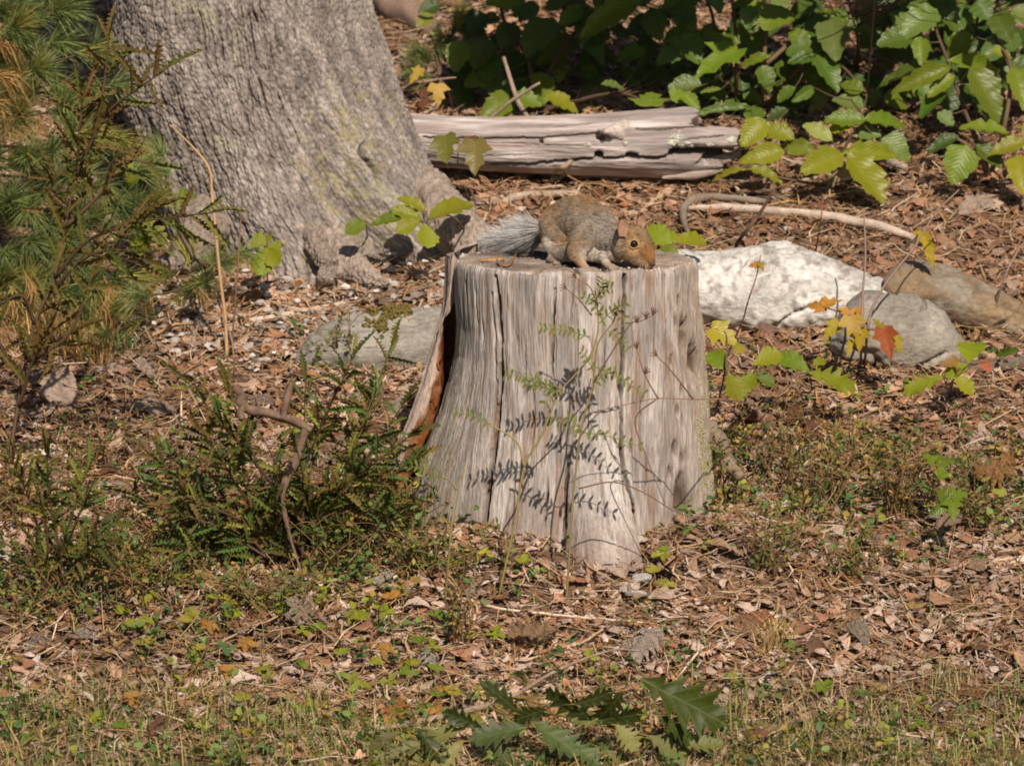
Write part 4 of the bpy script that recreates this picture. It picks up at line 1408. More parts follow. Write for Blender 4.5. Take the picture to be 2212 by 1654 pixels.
def shrub(name, label, cat, base_uv, nodes_uv, leaves, col_stem, group=None, rad=.005, base_Y=None, pname='stem'):
    """nodes_uv: list of branch polylines [(u,v,Y)...]; leaves: (kind,u0,v0,u1,v1,w,Y,col[,N])"""
    b = G(*base_uv)
    th_ = thing(name, label, cat, b, group)
    tb, nd = [], [b]
    for br in nodes_uv:
        pts = [P(*p) if len(p) == 3 else G(*p) for p in br]
        tb.append((pts, np.linspace(rad, rad * .45, len(pts))))
        nd += list(spline(pts, 24)) if len(pts) > 1 else pts
    nd = np.array(nd)
    for lf_ in leaves:
        o, B = pleaf(th_, *lf_[:8], *(lf_[8:9] or ()))
        tb.append(twig_to(nd, B))
    stems(th_, pname, tb, col_stem)
    return th_, nd


def c4(x, y):
    return 1467.8 + x * .3375, y * .3375


def c3(x, y):
    return 744.3 + x * .3375, y * .3375


def c7(x, y):
    return 1467.8 + x * .3375, 521 + y * .3375


def c6(x, y):
    return 818.7 + x * .3375, 744 + y * .3375


def c1(x, y):
    return 856 + x * .3375, 357 + y * .3375


def c2(x, y):
    return 744.3 + x * .3365, 1116.5 + y * .3365


def LV(cf, kind, x0, y0, x1, y1, w_, Y, col, *N):
    return (kind, *cf(x0, y0), *cf(x1, y1), w_ * .3375, Y, col, *N)


BRN_STEM = (.12, .075, .045)
# low bright shrub at the ragged end of the log
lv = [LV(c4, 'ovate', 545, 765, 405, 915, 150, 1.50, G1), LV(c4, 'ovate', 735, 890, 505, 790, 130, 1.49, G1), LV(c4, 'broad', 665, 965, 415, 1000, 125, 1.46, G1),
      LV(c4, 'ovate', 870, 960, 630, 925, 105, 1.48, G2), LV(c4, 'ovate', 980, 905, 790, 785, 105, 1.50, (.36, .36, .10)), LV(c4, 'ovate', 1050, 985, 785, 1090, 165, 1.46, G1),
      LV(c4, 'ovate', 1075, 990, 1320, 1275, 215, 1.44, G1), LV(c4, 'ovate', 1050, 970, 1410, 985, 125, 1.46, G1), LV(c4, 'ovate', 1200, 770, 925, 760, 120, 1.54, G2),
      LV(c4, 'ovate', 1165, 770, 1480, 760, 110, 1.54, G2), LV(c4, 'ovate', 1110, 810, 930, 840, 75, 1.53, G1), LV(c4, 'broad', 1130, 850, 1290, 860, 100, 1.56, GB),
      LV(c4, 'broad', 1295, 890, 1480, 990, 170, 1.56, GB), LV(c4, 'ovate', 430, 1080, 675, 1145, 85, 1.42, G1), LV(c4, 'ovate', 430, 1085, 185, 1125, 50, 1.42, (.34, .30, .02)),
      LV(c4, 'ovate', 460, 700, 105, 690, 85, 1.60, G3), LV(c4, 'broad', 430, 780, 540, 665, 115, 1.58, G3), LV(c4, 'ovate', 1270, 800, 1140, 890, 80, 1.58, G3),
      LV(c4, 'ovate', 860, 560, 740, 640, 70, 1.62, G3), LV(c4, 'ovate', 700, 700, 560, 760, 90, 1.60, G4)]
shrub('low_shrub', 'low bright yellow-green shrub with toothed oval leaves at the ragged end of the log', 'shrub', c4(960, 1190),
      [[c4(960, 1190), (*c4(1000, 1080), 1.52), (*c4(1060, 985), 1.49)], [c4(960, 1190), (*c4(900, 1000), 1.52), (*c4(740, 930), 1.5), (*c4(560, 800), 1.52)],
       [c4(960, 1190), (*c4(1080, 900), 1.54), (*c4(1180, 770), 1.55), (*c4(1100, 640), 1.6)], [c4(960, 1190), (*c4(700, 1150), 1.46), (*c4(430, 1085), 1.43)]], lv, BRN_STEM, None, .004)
# big leaved shrub, right
lv = [LV(c4, 'ovate', 1700, 420, 1235, 490, 125, 1.62, G3), LV(c4, 'ovate', 1740, 430, 1385, 545, 115, 1.60, G2), LV(c4, 'ovate', 1760, 485, 1590, 600, 100, 1.60, G2),
      LV(c4, 'ovate', 1715, 390, 2145, 430, 125, 1.62, G2), LV(c4, 'ovate', 1860, 430, 2085, 725, 200, 1.58, G2), LV(c4, 'ovate', 1540, 235, 1550, 395, 105, 1.66, G2),
      LV(c4, 'broad', 1860, 215, 1690, 390, 150, 1.66, G2), LV(c4, 'ovate', 2115, 860, 1785, 795, 130, 1.46, G2), LV(c4, 'broad', 1830, 930, 1755, 1155, 195, 1.44, G2),
      LV(c4, 'ovate', 2220, 910, 2005, 940, 110, 1.44, G1), LV(c4, 'broad', 2150, 1000, 2215, 1210, 150, 1.42, G1), LV(c4, 'ovate', 1785, 870, 1585, 955, 90, 1.47, G4),
      LV(c4, 'ovate', 1900, 930, 2070, 1060, 120, 1.46, G3), LV(c4, 'ovate', 2140, 430, 2230, 640, 150, 1.56, G2), LV(c4, 'ovate', 2200, 870, 2300, 800, 110, 1.46, G1),
      LV(c4, 'broad', 1640, 60, 1435, 185, 175, 1.74, GB), LV(c4, 'broad', 1500, 240, 1270, 270, 170, 1.70, G3), LV(c4, 'broad', 2020, 90, 2120, 260, 150, 1.70, G3),
      LV(c4, 'ovate', 2000, 310, 2120, 350, 70, 1.66, G1), LV(c4, 'broad', 2060, 200, 1900, 130, 120, 1.72, G4), LV(c4, 'broad', 1700, 590, 1520, 720, 130, 1.6, G3),
      LV(c4, 'ovate', 1650, 720, 1760, 790, 90, 1.55, GB), LV(c4, 'broad', 1830, 540, 1960, 640, 120, 1.66, G4), LV(c4, 'broad', 2130, 60, 2230, 120, 130, 1.7, GB), LV(c4, 'broad', 1680, 20, 1740, 110, 110, 1.76, G4), LV(c4, 'broad', 1900, 10, 1990, 120, 150, 1.76, G3)]
shrub('leafy_shrub', 'tall leafy shrub with large drooping oval leaves near the right edge', 'shrub', c4(1990, 1130),
      [[c4(1990, 1130), (*c4(1900, 900), 1.5), (*c4(1800, 640), 1.6), (*c4(1720, 400), 1.66), (*c4(1620, 120), 1.76), (*c4(1580, -200), 1.85)],
       [c4(1990, 1130), (*c4(2080, 800), 1.5), (*c4(2120, 430), 1.6), (*c4(2000, 200), 1.72), (*c4(1960, -120), 1.82)], [c4(1990, 1130), (*c4(1870, 950), 1.47), (*c4(1700, 850), 1.48)]],
      lv, BRN_STEM, None, .006)
# shrub with lobed leaves in the middle of the top edge
lv = [LV(c4, 'maple', 370, 315, 115, 430, 230, 1.80, G2), LV(c4, 'maple', 350, 300, 130, 180, 150, 1.82, G2), LV(c4, 'broad', 640, 40, 545, 175, 235, 1.84, G2), LV(c4, 'broad', 965, 125, 1000, 365, 190, 1.82, GB),
      LV(c4, 'ovate', 1050, 160, 1255, 190, 95, 1.80, G3), LV(c4, 'broad', 875, 360, 1030, 545, 150, 1.76, G3), LV(c4, 'broad', 1170, 590, 1040, 510, 110, 1.70, G2), LV(c4, 'broad', 1180, 690, 980, 620, 120, 1.68, GB),
      LV(c4, 'ovate', 1100, 90, 940, 110, 60, 1.84, G3), LV(c4, 'broad', 850, 20, 700, 120, 130, 1.88, G3), LV(c4, 'ovate', 870, 370, 700, 380, 90, 1.78, G3), LV(c4, 'ovate', 580, 360, 380, 400, 70, 1.80, G2),
      LV(c4, 'ovate', 700, 210, 840, 270, 110, 1.84, G2), LV(c4, 'broad', 20, 220, 130, 400, 170, 1.86, G3), LV(c4, 'broad', 480, -10, 330, 20, 90, 1.88, G2), LV(c4, 'ovate', 740, 560, 620, 640, 90, 1.74, G3),
      LV(c4, 'ovate', 10, 590, 130, 690, 80, 1.72, G2), LV(c4, 'ovate', 270, 570, 130, 590, 35, 1.74, G2), LV(c4, 'broad', 1010, 520, 900, 470, 120, 1.78, G3)]
for k in range(26):  # unseen leaves above the frame, added to shade the foliage below
    q = P(RNG.uniform(1500, 2230), RNG.uniform(20, 260), RNG.uniform(1.75, 2.2)) + SUN * RNG.uniform(.5, .9)
    u, v = to_uv(q)
    a_ = RNG.uniform(0, 2 * math.pi)
    l_ = RNG.uniform(60, 100)
    if v < -l_ - 20:
        lv.append(('broad', u, v, u + l_ * math.cos(a_), v + l_ * abs(math.sin(a_)) * .8, l_ * .8, q[1], G3))
for k in range(190):
    u, v = RNG.uniform(1480, 2230), RNG.uniform(-120, 215)
    a_ = RNG.uniform(0, 2 * math.pi)
    l_ = RNG.uniform(40, 95)
    lv.append(('broad' if k % 3 else 'ovate', u, v, u + l_ * math.cos(a_), v + l_ * abs(math.sin(a_)) * .9, l_ * RNG.uniform(.55, .8), RNG.uniform(1.80, 2.3), (G3, G2, G3, G4, GB, G4)[k % 6]))
shrub('leafy_shrub', 'dense green shrub with broad and lobed leaves along the top right behind the log', 'shrub', c4(520, 720),
      [[c4(350, 720), (*c4(365, 450), 1.82), (*c4(350, 120), 1.86), (*c4(300, -200), 1.9)], [c4(520, 720), (*c4(540, 420), 1.82), (*c4(560, 120), 1.86), (*c4(600, -200), 1.9)],
       [c4(1130, 500), (*c4(1140, 250), 1.82), (*c4(1080, 0), 1.88)], [c4(210, 560), (*c4(220, 160), 1.9), (*c4(150, -60), 1.95)], [c4(520, 720), (*c4(800, 420), 1.8), (*c4(1000, 400), 1.8), (*c4(1200, 600), 1.7)],
       [(*c4(540, 420), 1.82), (*c4(900, 150), 1.9), (*c4(1500, -50), 2.1), (*c4(2000, 60), 2.1)]], lv, BRN_STEM, None, .006)
# dark shrub behind the log, with branches above the picture that shade it
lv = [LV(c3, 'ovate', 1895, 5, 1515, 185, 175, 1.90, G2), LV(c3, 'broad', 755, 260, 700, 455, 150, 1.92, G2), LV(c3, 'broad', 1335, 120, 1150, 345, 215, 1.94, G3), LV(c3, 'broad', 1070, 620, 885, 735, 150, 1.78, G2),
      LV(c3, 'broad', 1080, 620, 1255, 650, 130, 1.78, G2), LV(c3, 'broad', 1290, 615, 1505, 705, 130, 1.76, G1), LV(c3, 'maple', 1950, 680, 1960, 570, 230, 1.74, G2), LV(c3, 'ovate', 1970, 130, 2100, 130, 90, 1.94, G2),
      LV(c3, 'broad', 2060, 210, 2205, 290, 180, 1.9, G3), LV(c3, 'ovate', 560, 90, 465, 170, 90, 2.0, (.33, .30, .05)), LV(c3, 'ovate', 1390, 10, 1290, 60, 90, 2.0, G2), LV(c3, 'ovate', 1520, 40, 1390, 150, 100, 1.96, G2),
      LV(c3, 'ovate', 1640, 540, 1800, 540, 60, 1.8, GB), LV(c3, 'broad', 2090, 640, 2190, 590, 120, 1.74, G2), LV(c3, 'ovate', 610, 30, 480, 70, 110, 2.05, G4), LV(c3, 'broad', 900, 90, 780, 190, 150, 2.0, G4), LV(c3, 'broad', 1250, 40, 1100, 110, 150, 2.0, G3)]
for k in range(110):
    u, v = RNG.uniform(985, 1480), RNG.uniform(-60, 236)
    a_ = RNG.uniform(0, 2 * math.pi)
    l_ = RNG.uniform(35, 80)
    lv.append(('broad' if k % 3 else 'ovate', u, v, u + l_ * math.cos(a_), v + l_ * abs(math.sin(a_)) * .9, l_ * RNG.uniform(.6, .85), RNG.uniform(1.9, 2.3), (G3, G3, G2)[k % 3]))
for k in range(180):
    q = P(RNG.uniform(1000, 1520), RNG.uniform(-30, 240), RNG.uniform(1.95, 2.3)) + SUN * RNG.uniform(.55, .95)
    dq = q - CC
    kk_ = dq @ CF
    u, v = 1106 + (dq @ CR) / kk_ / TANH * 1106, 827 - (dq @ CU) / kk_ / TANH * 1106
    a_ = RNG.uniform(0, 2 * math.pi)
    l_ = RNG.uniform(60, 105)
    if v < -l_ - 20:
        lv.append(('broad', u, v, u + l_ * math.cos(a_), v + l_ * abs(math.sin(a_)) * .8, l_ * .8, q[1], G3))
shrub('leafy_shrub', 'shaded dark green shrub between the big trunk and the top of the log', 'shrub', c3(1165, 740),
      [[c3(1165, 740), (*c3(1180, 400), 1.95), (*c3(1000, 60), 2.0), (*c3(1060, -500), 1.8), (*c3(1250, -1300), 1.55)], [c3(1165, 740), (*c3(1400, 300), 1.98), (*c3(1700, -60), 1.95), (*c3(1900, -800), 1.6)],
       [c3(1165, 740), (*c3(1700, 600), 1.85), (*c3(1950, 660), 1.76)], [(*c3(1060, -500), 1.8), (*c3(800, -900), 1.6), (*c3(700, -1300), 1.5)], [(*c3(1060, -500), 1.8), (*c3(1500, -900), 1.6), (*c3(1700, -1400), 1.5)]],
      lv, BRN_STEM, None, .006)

# oak seedlings
lv = [LV(c3, 'coak', 520, 1420, 810, 1235, 180, 1.02, G1), LV(c3, 'ovate', 520, 1355, 340, 1255, 100, 1.05, G1), LV(c3, 'ovate', 490, 1400, 300, 1320, 105, 1.04, G1), LV(c3, 'ovate', 400, 1390, 165, 1410, 95, 1.03, G2),
      LV(c3, 'coak', 490, 1405, 335, 1480, 110, 1.0, G1), LV(c3, 'coak', 510, 1430, 540, 1580, 155, .99, G1)]
shrub('oak_seedling', 'oak seedling with six bright yellow-green leaves in front of the tree trunk', 'seedling', c3(800, 1560), [[c3(800, 1560), (*c3(740, 1430), 1.02), (*c3(660, 1380), 1.03), (*c3(505, 1415), 1.02)]], lv, (.13, .09, .05), 'oak seedlings', .0022)
lv = [LV(c3, 'round', 135, 1420, 0, 1490, 100, .98, G2)]
shrub('oak_seedling', 'single rounded green leaf at the foot of the tree trunk beside white stones', 'seedling', c3(150, 1540), [[c3(150, 1540), (*c3(135, 1420), .98)]], lv, (.13, .09, .05), 'oak seedlings', .002)
lv = [('coak', 1452, 528, 1398, 488, 62, .78, G1), ('coak', 1455, 525, 1530, 506, 46, .78, G1), ('coak', 1455, 527, 1440, 562, 50, .76, G2), ('ovate', 1452, 524, 1430, 484, 44, .80, G1)]
shrub('oak_seedling', 'small oak seedling with lime green leaves right of the squirrel behind the stump', 'seedling', (1462, 600), [[(1462, 600), (1455, 560, .79), (1454, 526, .78)]], lv, (.13, .09, .05), 'oak seedlings', .002)
lv = [LV(c7, 'maple', 200, 560, 375, 640, 190, .30, (.42, .32, .03)), LV(c7, 'coak', 305, 830, 190, 690, 140, .24, G2), LV(c7, 'coak', 310, 845, 400, 1000, 180, .20, G1), LV(c7, 'coak', 470, 795, 650, 705, 150, .24, G1),
      LV(c7, 'coak', 490, 870, 610, 905, 95, .22, G2), LV(c7, 'coak', 480, 830, 420, 950, 120, .22, G1), LV(c7, 'ovate', 350, 720, 410, 650, 70, .26, (.40, .32, .04))]
shrub('oak_seedling', 'oak seedling with green and yellow leaves close to the right side of the stump', 'seedling', c7(400, 1080), [[c7(400, 1080), (*c7(470, 860), .23), (*c7(480, 790), .24)], [c7(240, 1060), (*c7(290, 830), .24), (*c7(300, 600), .29), (*c7(220, 560), .3)]], lv, (.14, .09, .05), 'oak seedlings', .002)
lv = [LV(c7, 'coak', 830, 830, 640, 700, 150, .34, G2), LV(c7, 'oak', 820, 840, 1165, 920, 200, .32, G1), LV(c7, 'coak', 850, 800, 940, 740, 70, .34, G1)]
shrub('oak_seedling', 'oak seedling with two spreading lobed leaves in front of the orange maple sapling', 'seedling', c7(850, 960), [[c7(850, 960), (*c7(830, 838), .33)]], lv, (.14, .09, .05), 'oak seedlings', .002)
lv = [LV(c7, 'coak', 1855, 780, 1880, 590, 190, .36, G1), LV(c7, 'coak', 1860, 790, 1700, 850, 110, .35, G1), LV(c7, 'oak', 1690, 870, 1425, 960, 170, .32, G1), LV(c7, 'coak', 1750, 870, 1890, 950, 120, .32, G1), LV(c7, 'ovate', 2180, 700, 2010, 720, 60, .36, G3),
      LV(c7, 'turn', 1790, 790, 1700, 760, 110, .36, (.45, .22, .06)), LV(c7, 'ovate', 1930, 760, 1990, 830, 70, .36, (.55, .13, .09))]
shrub('oak_seedling', 'oak seedling with upright lime green leaves at the right below the grey boulder', 'seedling', c7(1730, 1000), [[c7(1730, 1000), (*c7(1760, 870), .33), (*c7(1855, 785), .35)], [c7(1730, 1000), (*c7(1690, 868), .32)]], lv, (.14, .09, .05), 'oak seedlings', .002)
lv = [LV(c7, 'maple', 1650, 1430, 1555, 1340, 100, -.1, G2), LV(c7, 'maple', 1650, 1430, 1775, 1380, 100, -.1, G2), LV(c7, 'coak', 1655, 1435, 1690, 1525, 90, -.12, G2)]
shrub('maple_seedling', 'three-leaved green seedling in the litter at the right edge', 'seedling', c7(1660, 1560), [[c7(1660, 1560), (*c7(1652, 1432), -.1)]], lv, (.14, .09, .05), None, .002)
lv = [LV(c7, 'maple', 1730, 1640, 1640, 1580, 120, -.2, G2), LV(c7, 'maple', 1740, 1640, 1850, 1600, 110, -.2, G2), LV(c7, 'maple', 1740, 1650, 1760, 1760, 120, -.2, G2), LV(c7, 'maple', 1720, 1660, 1640, 1740, 110, -.2, G3), LV(c7, 'turn', 2080, 1620, 2010, 1580, 70, -.2, (.45, .4, .06))]
shrub('maple_seedling', 'green seedling with a rosette of lobed leaves below the brown curled leaf at the right', 'seedling', c7(1740, 1790), [[c7(1740, 1790), (*c7(1735, 1645), -.2)], [c7(1740, 1790), (*c7(2050, 1640), -.2)]], lv, (.14, .09, .05), None, .002)
# orange maple sapling
lv = [LV(c7, 'turn', 930, 430, 820, 385, 110, .52, ORG), LV(c7, 'turn', 930, 420, 1035, 335, 105, .52, ORG), LV(c7, 'turn', 1120, 500, 1020, 420, 150, .50, (.62, .33, .08)), LV(c7, 'turn', 1100, 480, 1120, 620, 160, .48, (.66, .38, .10)),
      LV(c7, 'turn', 1020, 520, 925, 610, 110, .49, YEL), LV(c7, 'turn', 1160, 560, 1150, 700, 110, .48, YEL), LV(c7, 'turn', 1300, 560, 1350, 720, 150, .48, RED), LV(c7, 'turn', 1300, 570, 1240, 490, 80, .50, (.42, .36, .03)),
      LV(c7, 'turn', 1380, 610, 1420, 710, 80, .48, YEL), LV(c7, 'turn', 1130, 440, 1180, 470, 80, .5, ORG), LV(c7, 'turn', 1100, 640, 1080, 720, 60, .47, YEL)]
shrub('maple_sapling', 'slender maple sapling with orange and yellow leaves before the grey boulder', 'sapling', c7(1185, 800),
      [[c7(1185, 800), (*c7(1205, 560), .50), (*c7(1245, 400), .55), (*c7(1350, 230), .60), (*c7(1500, 40), .66), (*c7(1640, -180), .7), (*c7(1790, -330), .74)], [c7(1160, 800), (*c7(1165, 600), .5), (*c7(1175, 300), .55), (*c7(1190, 100), .6), (*c7(1180, -200), .66)],
       [(*c7(1205, 560), .5), (*c7(1110, 480), .5), (*c7(940, 425), .52)], [(*c7(1205, 560), .5), (*c7(1310, 570), .49)]], lv, (.20, .14, .11), None, .0032)
lv = [LV(c7, 'turn', 510, 150, 440, 160, 50, .40, ORG), LV(c7, 'turn', 512, 140, 540, 180, 50, .40, YEL)]
shrub('maple_seedling', 'thin red stemmed seedling with two tiny orange leaves before the white rock', 'seedling', c7(410, 500), [[c7(410, 500), (*c7(440, 380), .42), (*c7(490, 230), .41), (*c7(520, 90), .40)]], lv, (.22, .08, .06), None, .0018)
lv = [('turn', 1992, 503, 2006, 545, 26, .85, YEL), ('turn', 1998, 520, 2022, 575, 26, .84, YEL), ('turn', 1990, 508, 1972, 498, 20, .86, YEL)]
shrub('maple_seedling', 'yellow hanging leaves on a bare twig above the brown rock', 'seedling', (1960, 620), [[(1960, 620), (1975, 560, .86), (1992, 505, .86)]], lv, (.2, .13, .09), None, .0015)
# leaves in front of the log
lv = [LV(c3, 'maple', 640, 870, 650, 1040, 190, 1.40, (.17, .17, .03)), LV(c3, 'maple', 830, 900, 830, 1085, 200, 1.38, (.20, .15, .04)), LV(c3, 'turn', 690, 900, 590, 880, 60, 1.42, (.22, .12, .06)), LV(c3, 'turn', 770, 905, 940, 910, 60, 1.40, (.26, .14, .07))]
shrub('maple_seedling', 'seedling with two hanging brownish green leaves before the left part of the log', 'seedling', c3(725, 1090), [[c3(725, 1090), (*c3(725, 1000), 1.42), (*c3(735, 880), 1.42)]], lv, (.16, .1, .07), None, .0018)
lv = [LV(c3, 'turn', 590, 540, 610, 650, 130, 1.66, (.62, .42, .10)), LV(c3, 'turn', 490, 440, 420, 520, 80, 1.7, (.55, .33, .06))]
shrub('maple_seedling', 'two golden yellow maple leaves hanging beside the trunk above the log', 'seedling', c3(700, 720), [[c3(700, 720), (*c3(640, 540), 1.68), (*c3(500, 450), 1.72)]], lv, (.16, .1, .07), None, .002)
# seedlings left of the trunk
lv = [('maple', 320, 475, 276, 492, 50, .98, G1), ('maple', 318, 478, 325, 455, 40, .98, G1), ('maple', 318, 505, 300, 552, 60, .96, G1), ('maple', 330, 500, 362, 522, 50, .96, G1), ('maple', 318, 500, 282, 530, 48, .96, G1)]
shrub('maple_seedling', 'lime green seedling with lobed leaves among pine needles left of the trunk', 'seedling', (320, 600), [[(320, 600), (322, 540, .97), (320, 480, .98)]], lv, (.14, .09, .05), None, .002)
lv = [('maple', 395, 425, 424, 410, 40, 1.0, G2), ('maple', 392, 428, 366, 440, 36, 1.0, G2), ('ovate', 300, 350, 276, 400, 40, 1.05, G1), ('ovate', 302, 350, 318, 330, 30, 1.05, G1)]
shrub('maple_seedling', 'pale green seedling leaves against the left foot of the trunk', 'seedling', (385, 560), [[(385, 560), (388, 480, 1.0), (394, 428, 1.0)], [(385, 560), (330, 430, 1.03), (302, 352, 1.05)]], lv, (.14, .09, .05), None, .002)
lv = [('coak', 575, 530, 545, 512, 44, .92, G1), ('coak', 578, 530, 606, 540, 46, .92, G1), ('coak', 575, 535, 560, 588, 50, .90, G1), ('coak', 578, 535, 598, 572, 40, .90, G1), ('ovate', 575, 528, 568, 505, 36, .93, G1)]
shrub('maple_seedling', 'lime green seedling on the ground before the roots of the trunk', 'seedling', (578, 610), [[(578, 610), (577, 565, .92), (576, 532, .92)]], lv, (.14, .09, .05), None, .002)

# ------------------------------------------------------------------ sweet ferns
FC = [(.17, .115, .035), (.12, .135, .03), (.085, .15, .035), (.23, .135, .05), (.18, .165, .04), (.10, .095, .028)]


COMBV = np.array([v.co for v in LM['comb'][1].vertices])
COMBF = np.array([list(p.vertices) for p in LM['comb'][1].polygons])


def fern(name, label, base_uv, tubes_uv, n_per, ll, ww, colset, rad=.004, start=.25, group=None):
    b = G(*base_uv)
    th_ = thing(name, label, 'fern', b, group)
    tb, lfs = [], []
    for br in tubes_uv:
        pts = [P(*p) if len(p) == 3 else G(*p) for p in br]
        tb.append((pts, np.linspace(rad, rad * .3, len(pts))))
        C_ = spline(pts, 60)
        ln = np.linalg.norm(C_[-1] - C_[0])
        n_ = max(3, int(n_per * ln / .2))
        for k in range(n_):
            t_ = start + (1 - start) * (k + RNG.random() * .6) / n_
            i_ = min(58, int(t_ * 59))
            B = C_[i_]
            T_ = nrm(C_[i_ + 1] - C_[i_])
            sd = (-1) ** k
            side = nrm(np.cross(T_, CF))
            D_ = nrm(T_ * RNG.uniform(.4, 1.5) + sd * side * RNG.uniform(.2, 1.1) + RNG.normal(size=3) * np.array([.45, .6, .5]) + np.array([0, 0, -.15]))
            if t_ > .94:
                D_ = nrm(T_ + .2 * RNG.normal(size=3))
            Lf = RNG.uniform(*ll)
            N = nrm(np.array([.15, -.8, .6]) + .6 * RNG.normal(size=3))
            if n_per > 12 and vn(B[0] * 22, B[2] * 22, B[1] * 22, 17) < -.22:
                continue
            lfs.append((Lf, B, B + D_ * Lf, N, Lf * RNG.uniform(*ww), colset[RNG.integers(len(colset))]))
    lfs.sort(key=lambda k: -k[0])
    for (Lf, B, T_, N, W_, c_) in lfs[:290]:
        add_leaf(th_, 'comb', B, T_, N, W_, c_)
    if len(lfs) > 290:
        pr = []
        for (Lf, B, T_, N, W_, c_) in lfs[290:]:
            m4 = np.array(frame4(B, T_, N, W_))
            pr.append((COMBV @ m4[:3, :3].T + m4[:3, 3], COMBF, np.array(jit(c_))))
        V_, F_, C2 = merge(pr)
        part('foliage', V_, F_, M_GRASS, th_, C2, kind='stuff')
    stems(th_, 'stem', tb, (.085, .05, .03))
    return th_


fern('sweet_fern', 'tall brownish sweet fern with comb-like leaves at the left edge', (0, 1120),
     [[(0, 1120), (38, 880, .05), (75, 700, .06), (118, 600, .07), (142, 480, .08), (165, 360, .08), (172, 270, .08), (182, 200, .08)],
      [(165, 380, .08), (205, 290, .07), (240, 235, .06), (300, 190, .05), (352, 155, .04)], [(142, 490, .08), (215, 420, .07), (262, 350, .06), (330, 352, .05)],
      [(205, 300, .07), (222, 200, .08), (232, 120, .08), (236, 75, .08)], [(118, 600, .07), (190, 520, .05), (290, 482, .03), (370, 470, .02), (480, 456, .0)], [(75, 700, .06), (50, 640, .05), (0, 655, .04), (-60, 690, .02)],
      [(100, 640, .07), (180, 560, .04), (250, 540, .02), (300, 560, .0)], [(60, 780, .05), (150, 720, .02), (200, 590, .01)], [(40, 880, .05), (70, 780, .02), (90, 740, .01)], [(142, 500, .08), (120, 420, .1), (100, 360, .1)], [(50, 830, .06), (-10, 720, .05), (-30, 600, .05)]],
     11, (.05, .095), (.17, .27), [FC[0], FC[3], FC[1], FC[4], FC[0]], .004, .22)
BP = (640, 1215)
tips = [(480, 812), (395, 815), (340, 955), (430, 920), (560, 930), (700, 850), (770, 755), (850, 735), (880, 860), (905, 985), (790, 920), (300, 1080), (390, 1130), (480, 1080), (640, 960), (880, 1090), (760, 1040), (560, 1110), (700, 1090), (600, 1030), (820, 830), (500, 1000), (930, 1050), (250, 1010), (330, 1040), (420, 1040), (300, 960), (470, 900), (660, 790), (900, 930), (840, 1000), (520, 1150), (380, 1180), (600, 1130)]
br = []
for k, (u, v) in enumerate(tips):
    Yt = -.25 - .12 * math.sin(k * 2.4)
    b_ = (BP[0] + 60 * math.sin(k * 1.9), BP[1] + 25 * math.cos(k * 2.7))
    br.append([b_, ((b_[0] * .55 + u * .45), b_[1] * .5 + v * .5 + 6, -.27), (u, v, Yt)])
fern('sweet_fern', 'bushy green and brown sweet fern spreading left of the stump', BP, br, 24, (.020, .065), (.18, .34), [FC[1], FC[2], FC[5], FC[5], FC[0], FC[3], (.24, .24, .045), (.07, .12, .03)], .003, .25)
tips = [(20, 980), (100, 960), (190, 1000), (270, 1110), (10, 1085), (85, 1075), (170, 1120), (235, 1170), (290, 1060), (60, 1180), (140, 1200), (-40, 1150), (210, 1020), (330, 1190)]
br = [[(120 + 40 * math.sin(k * 2), 1310), (120 + (u - 120) * .5, 1250 + (v - 1250) * .55, -.42), (u, v, -.42 - .06 * math.cos(k))] for k, (u, v) in enumerate(tips)]
fern('sweet_fern', 'low dark sweet fern in the bottom left among creeping green leaves', (120, 1310), br, 20, (.020, .060), (.18, .32), [FC[1], FC[2], FC[5], FC[0], FC[4], FC[3], (.26, .24, .045)], .0025, .25)

# ------------------------------------------------------------------ white pine sapling
def needle_mesh(name, n, spread, colr, seed, curve=.1):
    rg = np.random.default_rng(seed)
    a_ = rg.uniform(0, 2 * np.pi, n)
    sp_ = spread * np.sqrt(rg.uniform(.02, 1, n))
    x0 = rg.uniform(-.25, .12, n)
    d = np.stack([np.cos(sp_), np.sin(sp_) * np.cos(a_), np.sin(sp_) * np.sin(a_)], -1)
    L = rg.uniform(.65, 1.05, n)[:, None]
    r0 = np.stack([x0, 0 * x0, 0 * x0], -1)
    s_ = nrm(np.cross(d, rg.normal(size=(n, 3))))
    p1 = r0 + d * L * .55 + np.array([0, 0, -.02]) * L
    p2 = r0 + d * L + np.array([0, 0, -curve]) * L * L
    w_ = .009
    V_ = np.stack([r0 - s_ * w_, r0 + s_ * w_, p1 + s_ * w_, p1 - s_ * w_, p2], 1).reshape(-1, 3)
    b = (np.arange(n) * 5)[:, None]
    c = np.repeat(np.asarray(colr) * rg.uniform(.6, 1.4, (n, 1)), 5, 0)
    return mesh_np(name, V_, [b + np.array([[0, 1, 2, 3]]), b + np.array([[3, 2, 4]])], M_GRASS, c)


PIN = [needle_mesh('needle_cluster', 85, .95, (.19, .24, .075), 401), needle_mesh('needle_cluster', 70, .7, (.24, .27, .08), 402), needle_mesh('needle_cluster', 80, 1.2, (.15, .20, .065), 403), needle_mesh('needle_cluster', 80, .55, (.36, .33, .085), 404)]
DPIN = [needle_mesh('needle_cluster', 60, .8, (.42, .27, .10), 405, .35), needle_mesh('needle_cluster', 60, .5, (.38, .23, .08), 406, .4)]


def cluster(par, B, D_, L, ms_, label=None):
    D_ = nrm(D_)
    y = nrm(np.cross(np.array([0, .1, 1.0]), D_))
    z = np.cross(D_, y)
    m = np.eye(4)
    m[:3, 0], m[:3, 1], m[:3, 2], m[:3, 3] = D_ * L, y * L, z * L, B
    o = link('needle_cluster', ms_[RNG.integers(len(ms_))], par, Matrix(m.tolist()))
    if label:
        o['label'] = label
    return o


